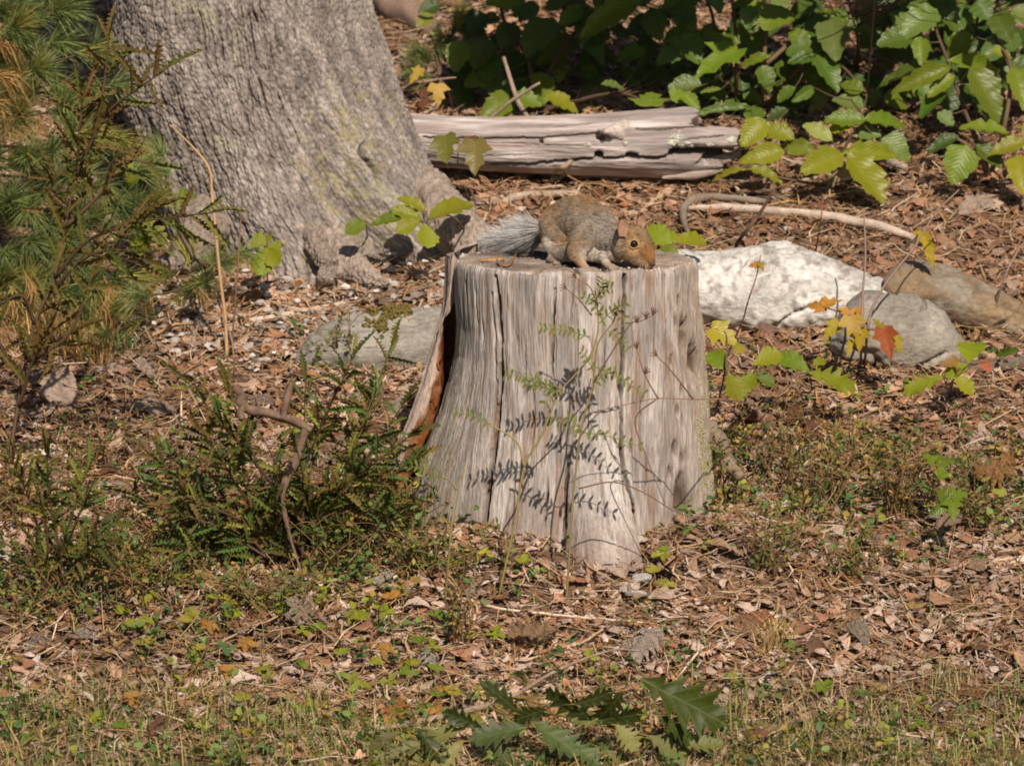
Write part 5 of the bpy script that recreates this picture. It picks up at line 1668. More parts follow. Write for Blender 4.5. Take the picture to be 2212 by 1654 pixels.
def pine(name, label, base_uv, trunk, branches, dead, Lr=(.065, .10), extra=3, group=None):
    b = G(*base_uv)
    th_ = thing(name, label, 'pine', b, group)
    tr_ = [P(*p) if len(p) == 3 else G(*p) for p in trunk]
    tb = [(tr_, np.linspace(.009, .004, len(tr_)))]
    TC = spline(tr_, 40) if len(tr_) > 1 else np.array(tr_)
    for (u, v, Y) in branches:
        e = P(u, v, Y)
        s_ = TC[np.argmin(np.linalg.norm((TC - e) * np.array([.3, .3, 1.2]), axis=1) + .6 * np.maximum(0, TC[:, 2] - e[2] + .03))]
        mid = (s_ + e) / 2 + np.array([0, 0, -.015])
        tb.append(([s_, mid, e], [.0035, .0025, .0018]))
        D_ = nrm(e - mid)
        C_ = spline([s_, mid, e], 12)
        cluster(th_, e, D_ + .25 * RNG.normal(size=3), RNG.uniform(*Lr), PIN)
        for k in range(extra):
            i_ = RNG.integers(5, 12)
            cluster(th_, C_[i_], D_ + .55 * RNG.normal(size=3) + np.array([0, -.2, .15]), RNG.uniform(*Lr) * .95, PIN)
    for (u, v, Y, du, dv) in dead:
        e = P(u, v, Y)
        cluster(th_, e, P(u + du, v + dv, Y - .02) - e, RNG.uniform(*Lr) * 1.05, DPIN, 'orange dead needles')
    stems(th_, 'stem', tb, (.13, .085, .055))


pine('pine_sapling', 'young white pine with long soft green and orange dead needles at the left edge', (-60, 700), [(-60, 700), (-50, 500, 1.05), (-45, 300, 1.1), (-40, 60, 1.12), (-36, -150, 1.15)],
     [(85, 150, 1.02), (250, 180, .98), (30, 60, 1.05), (120, 90, 1.1), (40, 250, 1.0), (110, 330, .95), (180, 290, .95), (90, 420, .92), (220, 400, .9), (300, 365, .9), (20, 430, .9), (60, 520, .88), (140, 520, .88), (10, 600, .86), (0, 130, 1.1), (40, 10, 1.12), (200, 610, .8), (280, 600, .8), (160, 640, .78), (240, 670, .76), (-20, 340, 1.0), (60, 200, 1.05), (150, 230, 1.0), (130, 20, 1.12), (200, 110, 1.05), (60, 340, .96), (150, 380, .93), (250, 300, .95), (270, 440, .88), (60, 450, .9), (200, 470, .88), (100, 600, .84), (330, 440, .86), (170, 570, .84), (20, 160, 1.08)],
     [(-10, 160, 1.0, 60, 10), (-10, 220, 1.0, 70, 30), (10, 275, .98, 50, -20), (60, 600, .8, 30, 60), (90, 640, .8, 10, 70), (130, 640, .8, 20, 60), (170, 680, .78, -10, 70), (200, 690, .78, 10, 60), (60, 690, .78, -10, 70), (110, 720, .75, 10, 60), (230, 610, .78, 20, 50), (250, 640, .78, -30, 40), (30, 640, .8, 20, 70), (150, 740, .74, 0, 50), (10, 720, .75, 20, 60), (210, 650, .78, 40, 30), (90, 770, .72, 10, 40), (-10, 90, 1.05, 60, 20)], extra=4)
pine('pine_seedling', 'small tuft of long pine needles on the ground before the left root of the trunk', (460, 600), [(460, 600), (440, 570, .88), (420, 560, .88)],
     [(400, 545, .9), (470, 555, .88), (360, 590, .82), (520, 545, .88), (440, 610, .8), (300, 640, .74), (380, 640, .74), (330, 350, .95), (350, 330, .97), (230, 720, .68)], [(330, 620, .8, -30, 30), (420, 620, .8, 30, 20)], (.05, .075), 2)
pine('pine_seedling', 'small dark pine seedling in the shade just right of the trunk', (960, 240), [(960, 240), (950, 160, 2.0), (940, 100, 2.02)], [(910, 115, 2.0), (950, 80, 2.0), (985, 60, 2.02), (905, 150, 1.98), (1000, 40, 2.05)], [], (.05, .075), 2)

# ------------------------------------------------------------------ vetch before the stump
VC = [(.20, .24, .05), (.16, .21, .045), (.25, .26, .06), (.28, .22, .06)]
vb = G(1075, 1300)
vet = thing('vetch_plant', 'slender vetch with rows of small green leaflets in front of the stump', 'wildflower', vb)
YV = -.40
stm = [[(*c6(760, 1640),), (*c6(870, 1130), YV), (*c6(930, 780), YV), (*c6(1040, 580), YV), (*c6(1140, 330), YV), (*c6(1240, 210), YV), (*c6(1340, 90), YV), (1291, 721, YV), (1291, 661, YV), (1285, 627, YV)],
       [(*c6(1200, 1640),), (*c6(1215, 1400), YV), (*c6(1240, 1000), YV), (*c6(1290, 560), YV), (*c6(1370, 250), YV), (1291, 744, YV), (1325, 694, YV), (1340, 640, YV)], [(*c6(420, 1680),), (*c6(460, 1200), -.47), (*c6(500, 930), -.46), (*c6(555, 780), -.46)],
       [(*c6(930, 780), YV), (*c6(880, 620), YV), (*c6(710, 510), YV)], [(*c6(500, 930), -.46), (*c6(440, 860), -.46), (*c6(400, 850), -.46)]]
stems(vet, 'stem', [([P(*p) if len(p) == 3 else G(*p) for p in s_], np.linspace(.0022, .0011, len(s_))) for s_ in stm], (.24, .19, .07))


def pinnate(par, u0, v0, u1, v1, pairs, Y, ll=17, sag=6):
    A, B = P(u0, v0, Y), P(u1, v1, Y - .02)
    M_ = (A + B) / 2 + np.array([0, 0, .004])
    C_ = spline([A, M_, B], 40)
    V_, F_ = tube([A, M_, B], [.0009, .0007, .0004], 10, 5)
    lf_ = part('compound_leaf', V_, F_, M_STALK, par, np.tile([.16, .15, .05], (len(V_), 1)))
    ax_ = nrm(B - A)
    up_ = nrm(np.cross(ax_, np.cross(CF, ax_)))
    n_ = nrm(np.array([.1, -.75, .55]))
    pe = nrm(np.cross(n_, ax_))
    for k in range(pairs):
        q = C_[min(39, int(39 * (.12 + .86 * k / max(1, pairs - 1))))]
        for sd in (-1, 1):
            D_ = nrm(ax_ * .45 + sd * pe * 1.0 + .18 * RNG.normal(size=3))
            L_ = ll * VU(Y) * RNG.uniform(.8, 1.15)
            o = link('leaflet', LM['round'][k % 2], lf_, frame4(q, q + D_ * L_, n_ + .35 * RNG.normal(size=3), L_ * .36))
            o.color = (*jit(VC[RNG.integers(len(VC))]), 1)


for (u0, v0, u1, v1, pr_) in [(*c6(1140, 280), *c6(810, 185), 10), (*c6(1150, 310), *c6(930, 250), 8), (1058, 916, 984, 890, 6), (954, 1031, 888, 1006, 6), (1187, 903, 1247, 936, 5), (1274, 728, 1168, 709, 10), (1284, 791, 1392, 852, 8),
                              (1257, 933, 1382, 963, 7), (1295, 698, 1349, 654, 6), (1315, 715, 1356, 755, 5), (1285, 661, 1303, 605, 6), (1300, 680, 1262, 640, 5), (1213, 838, 1180, 870, 4), (1330, 660, 1350, 700, 4), (1281, 828, 1330, 800, 5), (1281, 800, 1255, 760, 4), (1254, 930, 1225, 900, 4), (1036, 1160, 1075, 1130, 4), (1291, 640, 1320, 622, 4)]:
    pinnate(vet, u0, v0, u1, v1, pr_, YV)
# dry forked weed
wd = thing('dry_weed', 'dry thin weed with forked seed heads crossing the right half of the stump', 'weed', G(1640, 1010))
tb = []
DW = [[c6(2500, 420), (*c6(2250, 355), -.30), (*c6(2000, 350), -.36), (*c6(1785, 345), -.40), (*c6(1600, 380), -.40), (*c6(1340, 440), -.40)], [(*c6(1785, 345), -.40), (*c6(1700, 190), -.42), (*c6(1650, 30), -.42)],
      [(*c6(2010, 350), -.36), (*c6(1880, 180), -.40), (*c6(1780, 75), -.42)], [(*c6(1370, 250), -.40), (*c1(1480, 1040), -.42), (*c1(1560, 1000), -.42), (*c1(1640, 960), -.42)], [(*c1(1250, 960), -.4), (*c1(1170, 860), -.41), (*c1(1090, 790), -.42)],
      [(*c1(1290, 900), -.4), (*c1(1240, 780), -.42), (*c1(1150, 720), -.42)], [(*c6(1780, 345), -.42), (*c6(1830, 1030), -.44), (*c6(1650, 480), -.42)][:1] + [(*c6(1640, 480), -.40), (*c6(1720, 740), -.40), (*c6(1830, 1020), -.40)], [(*c6(1280, 920), -.41), (*c6(1500, 880), -.42), (*c6(1700, 950), -.41), (*c6(1900, 1070), -.38), (*c6(2080, 1120), -.36)]]
for s_ in DW:
    tb.append(([P(*p) if len(p) == 3 else G(*p) for p in s_], np.linspace(.0014, .0008, len(s_))))
stems(wd, 'stem', tb, (.22, .13, .09))
for (x, y, fx, fy) in [(*c6(1650, 30), -.2, -1), (*c6(1780, 75), -.8, -.6), (*c1(1640, 960), .4, -1), (*c1(1600, 985), -.1, -1), (*c1(1540, 1010), 0, -1), (*c1(1090, 790), -1, -.3), (*c1(1150, 720), -.8, -.6), (*c6(1700, 190), .6, -.8)]:
    hp_ = []
    for k in range(4):
        a0 = P(x, y, -.42)
        a_ = math.atan2(fy, fx) + (k - 1.5) * .4
        e = P(x + 15 * math.cos(a_), y + 18 * math.sin(a_), -.43)
        hp_.append(tube([a0, (a0 + e) / 2 + np.array([0, 0, .001]), e], [.0009, .0011, .0008], 6, 5))
    V_, F_, _ = merge(hp_)
    part('seed_head', V_, F_, M_STALK, wd, np.tile([.20, .11, .08], (len(V_), 1)))

# tan stalk before the trunk
stl = [G(490, 770), P(487, 690, .70), P(478, 620, .70), P(471, 557, .70), P(463, 470, .70), P(458, 420, .71), P(452, 366, .71), P(422, 324, .72), P(368, 270, .73)]
V_, F_ = tube(stl, [.0035, .0035, .0034, .0034, .0034, .0032, .0028, .0022, .001], 60, 7, .12, 5)
single('dry_stalk', V_, F_, M_STALK, stl[0], 'tall bent tan dry stalk standing before the left side of the trunk', 'dry stalk', col=np.tile([.46, .29, .15], (len(V_), 1)))
for (pts, label, c_, r_) in [([(500, 760), (512, 600, .68), (520, 480, .7), (523, 410, .7)], 'thin upright brown stem left of the trunk roots', (.2, .12, .07), .0016),
                             ([(500, 870), (505, 780, .4), (490, 700, .42), (430, 620, .45)], 'thin leaning grey stem in the litter left of the stump', (.3, .2, .12), .0013),
                             ([(470, 1030), (455, 940, .1), (430, 880, .12), (400, 830, .14)], 'thin bent straw coloured stem above the pale litter at the left', (.42, .32, .2), .0013),
                             ([(1760, 560), (1772, 480, .95), (1780, 420, .95)], 'thin red upright stem behind the white rock', (.3, .1, .06), .0014),
                             ([(2140, 700), (2170, 600, .8), (2200, 540, .82), (2230, 500, .82)], 'bare grey twig rising at the right edge over the brown rock', (.28, .2, .17), .0018)]:
    q = [P(*p) if len(p) == 3 else G(*p) for p in pts]
    V_, F_ = tube(q, np.linspace(r_ * 1.4, r_ * .6, len(q)), 30, 6, .1, 3)
    single('dry_stalk', V_, F_, M_STALK, q[0], label, 'dry stalk', col=np.tile(c_, (len(V_), 1)))

# fallen oak twig with leaves at the bottom
tw = [c2(170, 1415), c2(600, 1352), c2(820, 1320), c2(1050, 1280), c2(1350, 1120), c2(1700, 1010), c2(1890, 1030)]
tq_ = [G(*p) + np.array([0, 0, .012 + .006 * k]) for k, p in enumerate(tw)]
bt = thing('oak_twig', 'broken oak twig with pointed green leaves lying on the grass at the bottom', 'oak twig', G(*c2(1000, 1330)))
V_, F_ = tube(tq_, [.0055, .0055, .005, .004, .003, .0022, .0015], 60, 8, .2, 4, .3)
part('stem', V_, F_, M_STICK, bt, np.array([.26, .19, .14]) * (1 + .3 * vn(V_[:, 0] * 40, V_[:, 1] * 40, 0, 2))[:, None])
nd_ = spline(tq_, 40)
tb = []
YB = G(1200, 1652)[1]
OD, OG, OP = (.055, .08, .014), (.13, .18, .055), (.36, .32, .11)
for (u0, v0, u1, v1, w_, c_, N, dz) in [(1382, 1466, 1565, 1556, 125, (.085, .12, .012), (.1, -.9, .35), 0), (1345, 1492, 1300, 1566, 80, OD, (.5, -.8, -.1), 0), (1138, 1570, 1020, 1592, 84, OG, None, 0), (1150, 1558, 1248, 1622, 92, OG, None, 0), (1120, 1542, 1066, 1476, 52, OD, (.6, -.7, .2), 0),
                                       (1280, 1550, 1170, 1500, 60, OD, (-.3, -.8, -.1), 0), (1290, 1555, 1390, 1545, 60, OD, (.1, -.8, -.2), 0), (1005, 1572, 880, 1602, 66, OP, None, 0), (935, 1598, 800, 1640, 60, OP, None, 0), (1000, 1600, 940, 1660, 66, OP, None, 0), (1040, 1570, 960, 1540, 50, OD, (.2, -.8, -.1), 0), (1300, 1560, 1235, 1545, 54, OP, None, 0),
                                       (1330, 1565, 1378, 1612, 64, OP, None, 0), (1400, 1588, 1490, 1642, 74, (.30, .26, .11), None, 0), (1310, 1620, 1370, 1660, 60, OP, None, 0), (1070, 1600, 1110, 1660, 70, OG, None, 0), (860, 1580, 800, 1610, 44, (.20, .18, .06), None, 0), (1470, 1610, 1560, 1600, 56, OP, None, 0), (1180, 1530, 1110, 1556, 50, OD, (-.2, -.8, .1), 0), (1240, 1520, 1330, 1500, 50, OD, (.2, -.8, -.1), 0), (1420, 1545, 1500, 1590, 60, (.07, .10, .015), None, 0), (960, 1625, 870, 1655, 60, OP, None, 0), (1230, 1600, 1300, 1650, 64, OG, None, 0), (1180, 1620, 1150, 1680, 60, OD, None, 0), (900, 1570, 960, 1640, 50, OD, None, 0), (780, 1600, 840, 1650, 50, OP, None, 0)]:
    B = P(u0, v0, YB)
    o, B = pleaf(bt, 'oak', u0, v0, u0 + 1.05 * (u1 - u0), v0 + 1.05 * (v1 - v0), w_ * 1.0, YB - .01, np.array(c_) * .8, N, .12)
    tb.append(twig_to(nd_, B, .0011))
for k_, tb_ in enumerate(tb):
    stems(bt, 'leaf_stalk', [tb_], (.30, .22, .06))

# wispy weeds
def weed(label, u, v, h, ns, lc, sc_, seed, spreadw=.05, nl=16, lsz=.011):
    b = G(u, v)
    th_ = thing('wispy_weed', label, 'weed', b)
    rg = np.random.default_rng(seed)
    tb, LM_, LO_, LC_ = [], [], [], []
    for k in range(ns):
        e = b + np.array([rg.normal() * spreadw, rg.normal() * spreadw * .6, h * rg.uniform(.5, 1.1)])
        r_ = b + np.array([rg.normal() * spreadw * .5, rg.normal() * spreadw * .4, -.005])
        m_ = (r_ + e) / 2 + rg.normal(size=3) * np.array([.018, .015, .008])
        tb.append(([r_, m_, e], [.0013, .001, .0005]))
        C_ = spline([r_, m_, e], 30)
        for j in range(rg.integers(1, 4)):
            i_ = rg.integers(8, 28)
            e2 = C_[i_] + np.array([rg.normal() * .03, rg.normal() * .02, rg.uniform(.0, .035)])
            tb.append(([C_[i_], (C_[i_] + e2) / 2 + np.array([0, 0, .004]), e2], [.0008, .0007, .0004]))
            LO_.append(e2)
            LC_.append(lc[rg.integers(len(lc))])
        for j in range(nl):
            q = C_[rg.integers(5, 30)] + rg.normal(size=3) * .005
            LO_.append(q)
            LC_.append(lc[rg.integers(len(lc))])
    stems(th_, 'stem', tb, sc_)
    n_ = len(LO_)
    rl_ = (np.array([[-.5, 0, 0], [-.1, -.26, .08], [.5, 0, 0], [-.1, .26, .08]]), np.array([[0, 1, 2], [0, 2, 3]]))
    M_ = rotm(rg.uniform(0, 6.28, n_), rg.normal(0, .6, n_), rg.normal(.6, .5, n_)) * rg.uniform(.6, 1.5, (n_, 1, 1)) * lsz
    V_, F_, C2 = scatter_np(rl_, M_, np.array(LO_), np.array(LC_) * rg.uniform(.7, 1.3, (n_, 1)))
    part('foliage', V_, F_, M_GRASS, th_, C2, kind='stuff')


GW = [(.12, .19, .045), (.18, .22, .045), (.09, .15, .04), (.28, .22, .05)]
RW = [(.30, .15, .05), (.20, .16, .045), (.36, .22, .07), (.14, .17, .045)]
for k, (lab, u, v, h, ns, lc, sp_) in enumerate([
        ('tangled wispy weed with small green leaves against the right foot of the stump', 1560, 1100, .10, 12, GW, .035), ('rusty wiry weed just below the bark slab', 1680, 1050, .12, 12, RW, .05),
        ('thin brown weed with green leaflets in the middle of the right litter', 1790, 1090, .13, 12, GW + RW, .05), ('wispy weed with reddish stems left of the brown curled leaf at the right edge', 1930, 1120, .13, 12, RW, .05),
        ('dense little green weed in the litter lower right of the stump', 1660, 1240, .09, 10, GW, .03), ('small green weed standing alone in the right litter', 1850, 1260, .09, 7, GW, .025), ('rusty green weed at the far right edge of the litter', 2120, 1140, .10, 9, RW + GW, .05),
        ('olive weed tangle left of the bent branch', 420, 1060, .13, 16, GW + RW, .07), ('rusty weed tangle at the left edge below the tall sweet fern', 60, 1130, .12, 14, RW, .08), ('green weed clump hiding the foot of the bushy sweet fern', 720, 1230, .11, 22, GW, .07),
        ('yellow green weed clump between the bushy sweet fern and the stump', 880, 1150, .11, 16, GW + [(.30, .28, .05)], .05), ('rusty yellow weed patch below the low sweet fern', 300, 1300, .09, 16, RW + GW, .08), ('wispy olive weed at the left edge of the lower litter', 60, 1340, .08, 12, RW + GW, .07),
        ('thin weed with tiny leaves standing before the flat grey rock', 745, 800, .10, 7, GW, .03), ('low green weed left of the left foot of the stump', 930, 1230, .08, 12, GW, .05), ('weed with orange and green leaflets below the bent branch', 560, 1330, .09, 14, RW + GW, .07),
        ('dark green weed clump right of the low sweet fern', 420, 1210, .10, 16, GW, .06), ('brown weed stalks standing before the curved pale straw', 985, 1400, .14, 5, RW, .03), ('sparse olive weed behind the low sweet fern', 200, 1010, .11, 12, GW + RW, .07)]):
    weed(lab, u, v, h * (1.45 if u > 1500 else 1.15), int(ns * 1.6), lc, (.20, .12, .06), 900 + k, sp_)

# small bright seedlings in the foreground
spots = [(float(RNG.uniform(250, 1090)), float(RNG.uniform(1240, 1590)), [G1, (.42, .30, .04), (.48, .22, .05), G2, (.30, .27, .04), G1][k_ % 6]) for k_ in range(46)] + [(832, 1318, G1), (852, 1290, ORG), (702, 1285, G1), (780, 1338, G1), (1432, 1195, G1), (1412, 1235, (.40, .34, .03)), (1072, 1368, G1), (292, 1352, G1), (312, 1335, G1), (262, 1570, G2), (205, 1548, G1), (22, 1565, G1), (62, 1590, G2), (942, 1330, G2), (1272, 1420, (.36, .36, .03)), (902, 1388, G2),
         (985, 1342, G1), (735, 1412, G1), (1440, 1260, (.42, .36, .06)), (985, 1215, G1), (1050, 1190, (.5, .4, .04)), (680, 1360, G2), (838, 1560, ORG), (540, 1300, G2), (610, 1310, G1), (880, 1455, G2), (1990, 1560, G2), (1640, 1590, (.3, .09, .06)), (1780, 1480, G2), (1860, 1500, G3), (420, 1420, G3), (1130, 1215, G1)]
for k, (u, v, c_) in enumerate(spots):
    b_ = G(u, v + 26)
    where = ('at the stump foot' if abs(u - 1250) < 220 and v < 1300 else 'in the lower left litter' if u < 760 else 'in the litter below the stump' if u < 1500 else 'in the lower right grass')
    colname = {ORG: 'orange', G1: 'lime green', G2: 'green', G3: 'dark green'}.get(c_, 'olive' if c_ == (.30, .27, .04) else 'rusty' if c_ == (.48, .22, .05) else 'yellow' if c_[0] > c_[1] * .95 and c_[0] > .34 else 'reddish')
    th_ = thing('creeper_seedling', None, None, b_)
    LOOKALIKE.append((th_, colname + ' creeper seedling', u, v, 'seedling', 'creeper seedlings'))
    top_ = P(u, v, b_[1] + .0)
    nl = 3 + k % 3
    for j in range(nl):
        a_ = -math.pi * (.08 + .84 * (j + .5) / nl) + RNG.uniform(-.25, .25) if k % 2 else 2 * math.pi * (j + RNG.random() * .4) / nl
        l_ = RNG.uniform(17, 31)
        pleaf(th_, 'ovate', u, v, u + l_ * math.cos(a_), v + .75 * l_ * math.sin(a_), l_ * .5, b_[1], c_, None, .25, 'leaflet')
    stems(th_, 'stem', [([b_, (b_ + top_) / 2 + np.array([.003, 0, 0]), top_], [.0012, .001, .0008])], (.2, .13, .06))
# ------------------------------------------------------------------ sticks
def stick(name, pts, rad, label, cat, col, seed=1, lift=.0, rough=.2, knots=.35, group=None, seg=9):
    q = []
    for k, p in enumerate(pts):
        if len(p) == 3:
            q.append(P(*p))
        else:
            g_ = G(*p)
            q.append(g_ + np.array([0, 0, (rad[k] if not np.isscalar(rad) else rad) * .7 + lift]))
    V_, F_ = tube(q, rad, len(pts) * 12, seg, rough, seed, knots)
    V_[:, 2] += .002 * fbm(V_[:, 0] * 40, V_[:, 1] * 40, 0, 3, seed)
    c = np.asarray(col) * (1 + .35 * fbm(V_[:, 0] * 50, V_[:, 1] * 50, V_[:, 2] * 90, 3, seed))[:, None]
    return single(name, V_, F_, M_STICK, q[0], label, cat, group, col=np.clip(c, .02, .8))


stick('stick', [(1085, 441), (1150, 428), (1245, 424)], [.009, .0095, .008], 'short thick grey stick lying on the litter just above the squirrel', 'stick', (.36, .28, .22), 11)
stick('branch', [(1480, 463), (1560, 464), (1640, 470), (1760, 482), (1880, 502), (1975, 528)], [.005, .009, .010, .0105, .011, .007], 'long pale fallen branch lying above the white rock', 'branch', (.46, .37, .30), 12, .010)
b_ = stick('branch', [(1488, 520), (1476, 488), (1482, 462), (1520, 445), (1580, 447), (1660, 452)], [.005, .008, .009, .009, .0085, .006], 'crooked dark grey branch crossing the left end of the long pale branch', 'branch', (.21, .165, .13), 13, .012)
stick('stick', [(1590, 532), (1605, 508, .98), (1640, 462, .96), (1670, 416, .94)], [.004, .0045, .004, .003], 'dark brown stick leaning up out of the litter above the white rock', 'stick', (.13, .08, .05), 14)
stick('stick', [(538, 698), (660, 678), (760, 655)], [.006, .0065, .006], 'long whitish split stick lying left of the stump', 'stick', (.52, .43, .36), 15)
stick('stick', [(745, 660), (850, 640), (960, 612)], [.006, .0065, .005], 'dark brown stick continuing up to the left side of the stump', 'stick', (.20, .14, .10), 16)
stick('stick', [(300, 738), (400, 706), (480, 690), (548, 686)], [.005, .006, .006, .005], 'grey tan stick at the far left end of the whitish stick', 'stick', (.36, .27, .21), 17)
stick('stick', [(1180, 376), (1215, 362, 1.50), (1245, 336, 1.54)], [.005, .006, .005], 'short forked stick leaning against the front of the log', 'stick', (.30, .22, .16), 18)
stick('twig', [(1088, 125, 1.80), (1108, 190, 1.76), (1122, 225, 1.72), (1145, 262, 1.70)], [.004, .005, .006, .006], 'bare grey twig standing behind the top of the log', 'twig', (.30, .22, .17), 19)
stick('twig', [(1060, 254, 1.68), (1110, 215, 1.66), (1166, 180, 1.64)], [.003, .0035, .003], 'thin bare twig crossing the grey twig behind the log', 'twig', (.32, .23, .18), 20)
stick('twig', [(866, 192, 1.74), (920, 176, 1.74), (985, 168, 1.76)], [.003, .0035, .002], 'thin brown twig between the trunk and the golden maple leaves', 'twig', (.22, .15, .10), 21)
stick('dead_limb', [(795, -40), (830, 12), (870, 45), (930, 80)], [.05, .045, .04, .02], 'dark thick fallen limb behind the trunk at the top of the picture', 'limb', (.22, .155, .12), 22, seg=16)
stick('stick', [(1690, 420), (1740, 395), (1800, 380)], [.005, .006, .004], 'short grey stick under the low bright shrub', 'stick', (.34, .27, .22), 23)
stick('stick', [(1890, 342), (1935, 362), (1990, 380)], [.010, .010, .008], 'mottled grey stick half hidden below the leafy shrub at the right', 'stick', (.36, .30, .26), 24)
stick('stick', [(1385, 462), (1420, 436), (1450, 410), (1510, 395)], [.006, .007, .006, .004], 'slanting light brown stick right of the squirrel below the log', 'stick', (.42, .28, .18), 25)
stick('stick', [(1845, 700), (1905, 745)], [.003, .003], 'thin dark twig lying beside the orange maple sapling', 'stick', (.2, .14, .1), 26)
stick('stick', [(1725, 800), (1790, 745)], [.004, .003], 'short grey twig before the grey boulder', 'stick', (.26, .2, .16), 27)
stick('branch', [(2060, 805), (2130, 800), (2240, 790)], [.012, .013, .012], 'dark old branch lying in the litter at the right edge below the boulders', 'branch', (.15, .11, .09), 28, seg=12)
stick('stick', [(1985, 960), (2100, 1000), (2240, 950)], [.003, .0035, .003], 'long thin bent twig in the litter at the right', 'stick', (.26, .2, .12), 29)
stick('stick', [(1690, 1160), (1870, 1135), (2050, 1095), (2160, 1075)], [.002, .0025, .0025, .002], 'long thin pale straw lying across the right litter', 'straw', (.55, .43, .32), 30)
stick('stick', [(925, 1270), (1000, 1300), (1090, 1325), (1220, 1338), (1390, 1352)], [.0022, .0026, .0026, .0024, .002], 'long curved pale straw in front of the stump', 'straw', (.62, .5, .39), 31, .006)
stick('stick', [(1170, 1345), (1240, 1305), (1248, 1298)], [.002, .002, .002], 'short straw at the foot of the stump', 'straw', (.5, .4, .3), 32)
stick('stick', [(1245, 1196), (1330, 1228), (1335, 1230)], [.0018, .002, .002], 'pale straw leaning on the front root of the stump', 'straw', (.6, .47, .37), 33, .02)
stick('stick', [(1000, 1435), (1110, 1428), (1220, 1440), (1430, 1425)], [.002, .0022, .002, .002], 'thin grey twig lying below the brown curled leaf', 'stick', (.38, .3, .24), 34)
stick('stick', [(1370, 1310), (1450, 1315), (1560, 1370), (1620, 1420)], [.0022, .0026, .0026, .002], 'curved tan stalk in the litter right below the stump', 'stick', (.42, .30, .2), 35)
stick('stick', [(1855, 1130), (1960, 1110), (2130, 1120), (2230, 1190)], [.002, .002, .002, .0015], 'thin brown arched twig in the right litter', 'stick', (.26, .18, .1), 36, .03)
# bent broken branch among the fern
bb = thing('bent_branch', 'crooked broken branch with a stub standing among the sweet fern', 'branch', G(655, 1292))
for nm, pts, rad in (('limb', [G(657, 1292), P(648, 1230, -.31), P(628, 1165, -.30), P(613, 1095, -.30), P(614, 1050, -.30), P(640, 992, -.29), P(652, 955, -.28), P(657, 925, -.28)], [.002, .0025, .0035, .0055, .007, .0085, .009, .008]),
                     ('limb', [P(672, 930, -.28), P(640, 912, -.28), P(585, 894, -.27), P(540, 884, -.26), P(523, 872, -.26), P(522, 855, -.25), P(508, 838, -.25), P(484, 816, -.24)], [.006, .0098, .010, .010, .0105, .009, .0075, .004]),
                     ('stub', [P(612, 906, -.28), P(619, 865, -.275), P(630, 828, -.27)], [.007, .0085, .006]), ('stub', [P(526, 874, -.26), P(520, 892, -.265), P(522, 906, -.27)], [.008, .009, .006])):
    V_, F_ = tube(pts, np.array(rad) * .88, len(pts) * 10, 10, .3, len(pts), .6)
    part(nm, V_, F_, M_STICK, bb, np.clip(np.array([.16, .105, .075]) * (1 + .6 * fbm(V_[:, 0] * 50, V_[:, 1] * 50, V_[:, 2] * 70, 3, 8))[:, None], .02, .6))

# ------------------------------------------------------------------ stones, acorn cups
def dcol(x, y):
    return 372 + x * .2701, 372 + y * .2701


WS = [(dcol(1510, 470), 10), (dcol(1610, 470), 12), (dcol(590, 835), 9), (dcol(1730, 665), 8), (dcol(2020, 765), 9), (dcol(1990, 825), 10), (dcol(1900, 785), 9), (dcol(770, 1030), 9), (dcol(1000, 1085), 11), (dcol(870, 1255), 8), (dcol(640, 1520), 9), (dcol(900, 1460), 12),
      (dcol(1380, 975), 12), (dcol(1630, 1000), 8), (dcol(1470, 1055), 7), (dcol(1420, 895), 9), (dcol(2190, 700), 9), (dcol(1080, 1320), 8), (dcol(820, 1490), 7), (dcol(970, 1455), 6), (dcol(220, 870), 7), (dcol(20, 1110), 6), (dcol(640, 1090), 5), (dcol(830, 1030), 5), (dcol(1000, 1740), 9)]
for k, ((u, v), r_) in enumerate(WS):
    g_ = G(u, v)
    R_ = r_ * VU(g_[1]) * .9
    V_, F_ = blob(g_ + np.array([0, -.006, R_ * .5 + .010]), (R_ * RNG.uniform(1, 1.4), R_, R_ * RNG.uniform(.6, .85)), 500 + k, .2, n=(12, 18), sharp=.85)
    o = single('pebble', V_, F_, M_ROCK, g_, col=np.tile(np.array([.66, .63, .60]) * RNG.uniform(.85, 1.1), (len(V_), 1)), smooth=False)
    LOOKALIKE.append((o, 'white pebble', u, v, 'pebble', 'white pebbles left of the stump'))
GS = [(dcol(1250, 905), 15), (dcol(735, 955), 14), (dcol(700, 1080), 12), (dcol(760, 1145), 12), (dcol(1790, 945), 13), (dcol(920, 890), 11), (dcol(740, 1550), 16), (dcol(1990, 880), 11)]
for k, ((u, v), r_) in enumerate(GS):
    g_ = G(u, v)
    R_ = r_ * VU(g_[1])
    V_, F_ = blob(g_ + np.array([0, -.005, R_ * .45 + .006]), (R_ * 1.25, R_, R_ * .75), 530 + k, .2, n=(14, 20), sharp=.85)
    o = single('stone', V_, F_, M_ROCK, g_, col=np.tile(np.array([.42, .38, .35]) * RNG.uniform(.85, 1.15), (len(V_), 1)), smooth=False)
    LOOKALIKE.append((o, 'small grey stone', u, v, 'stone', 'grey stones left of the stump'))
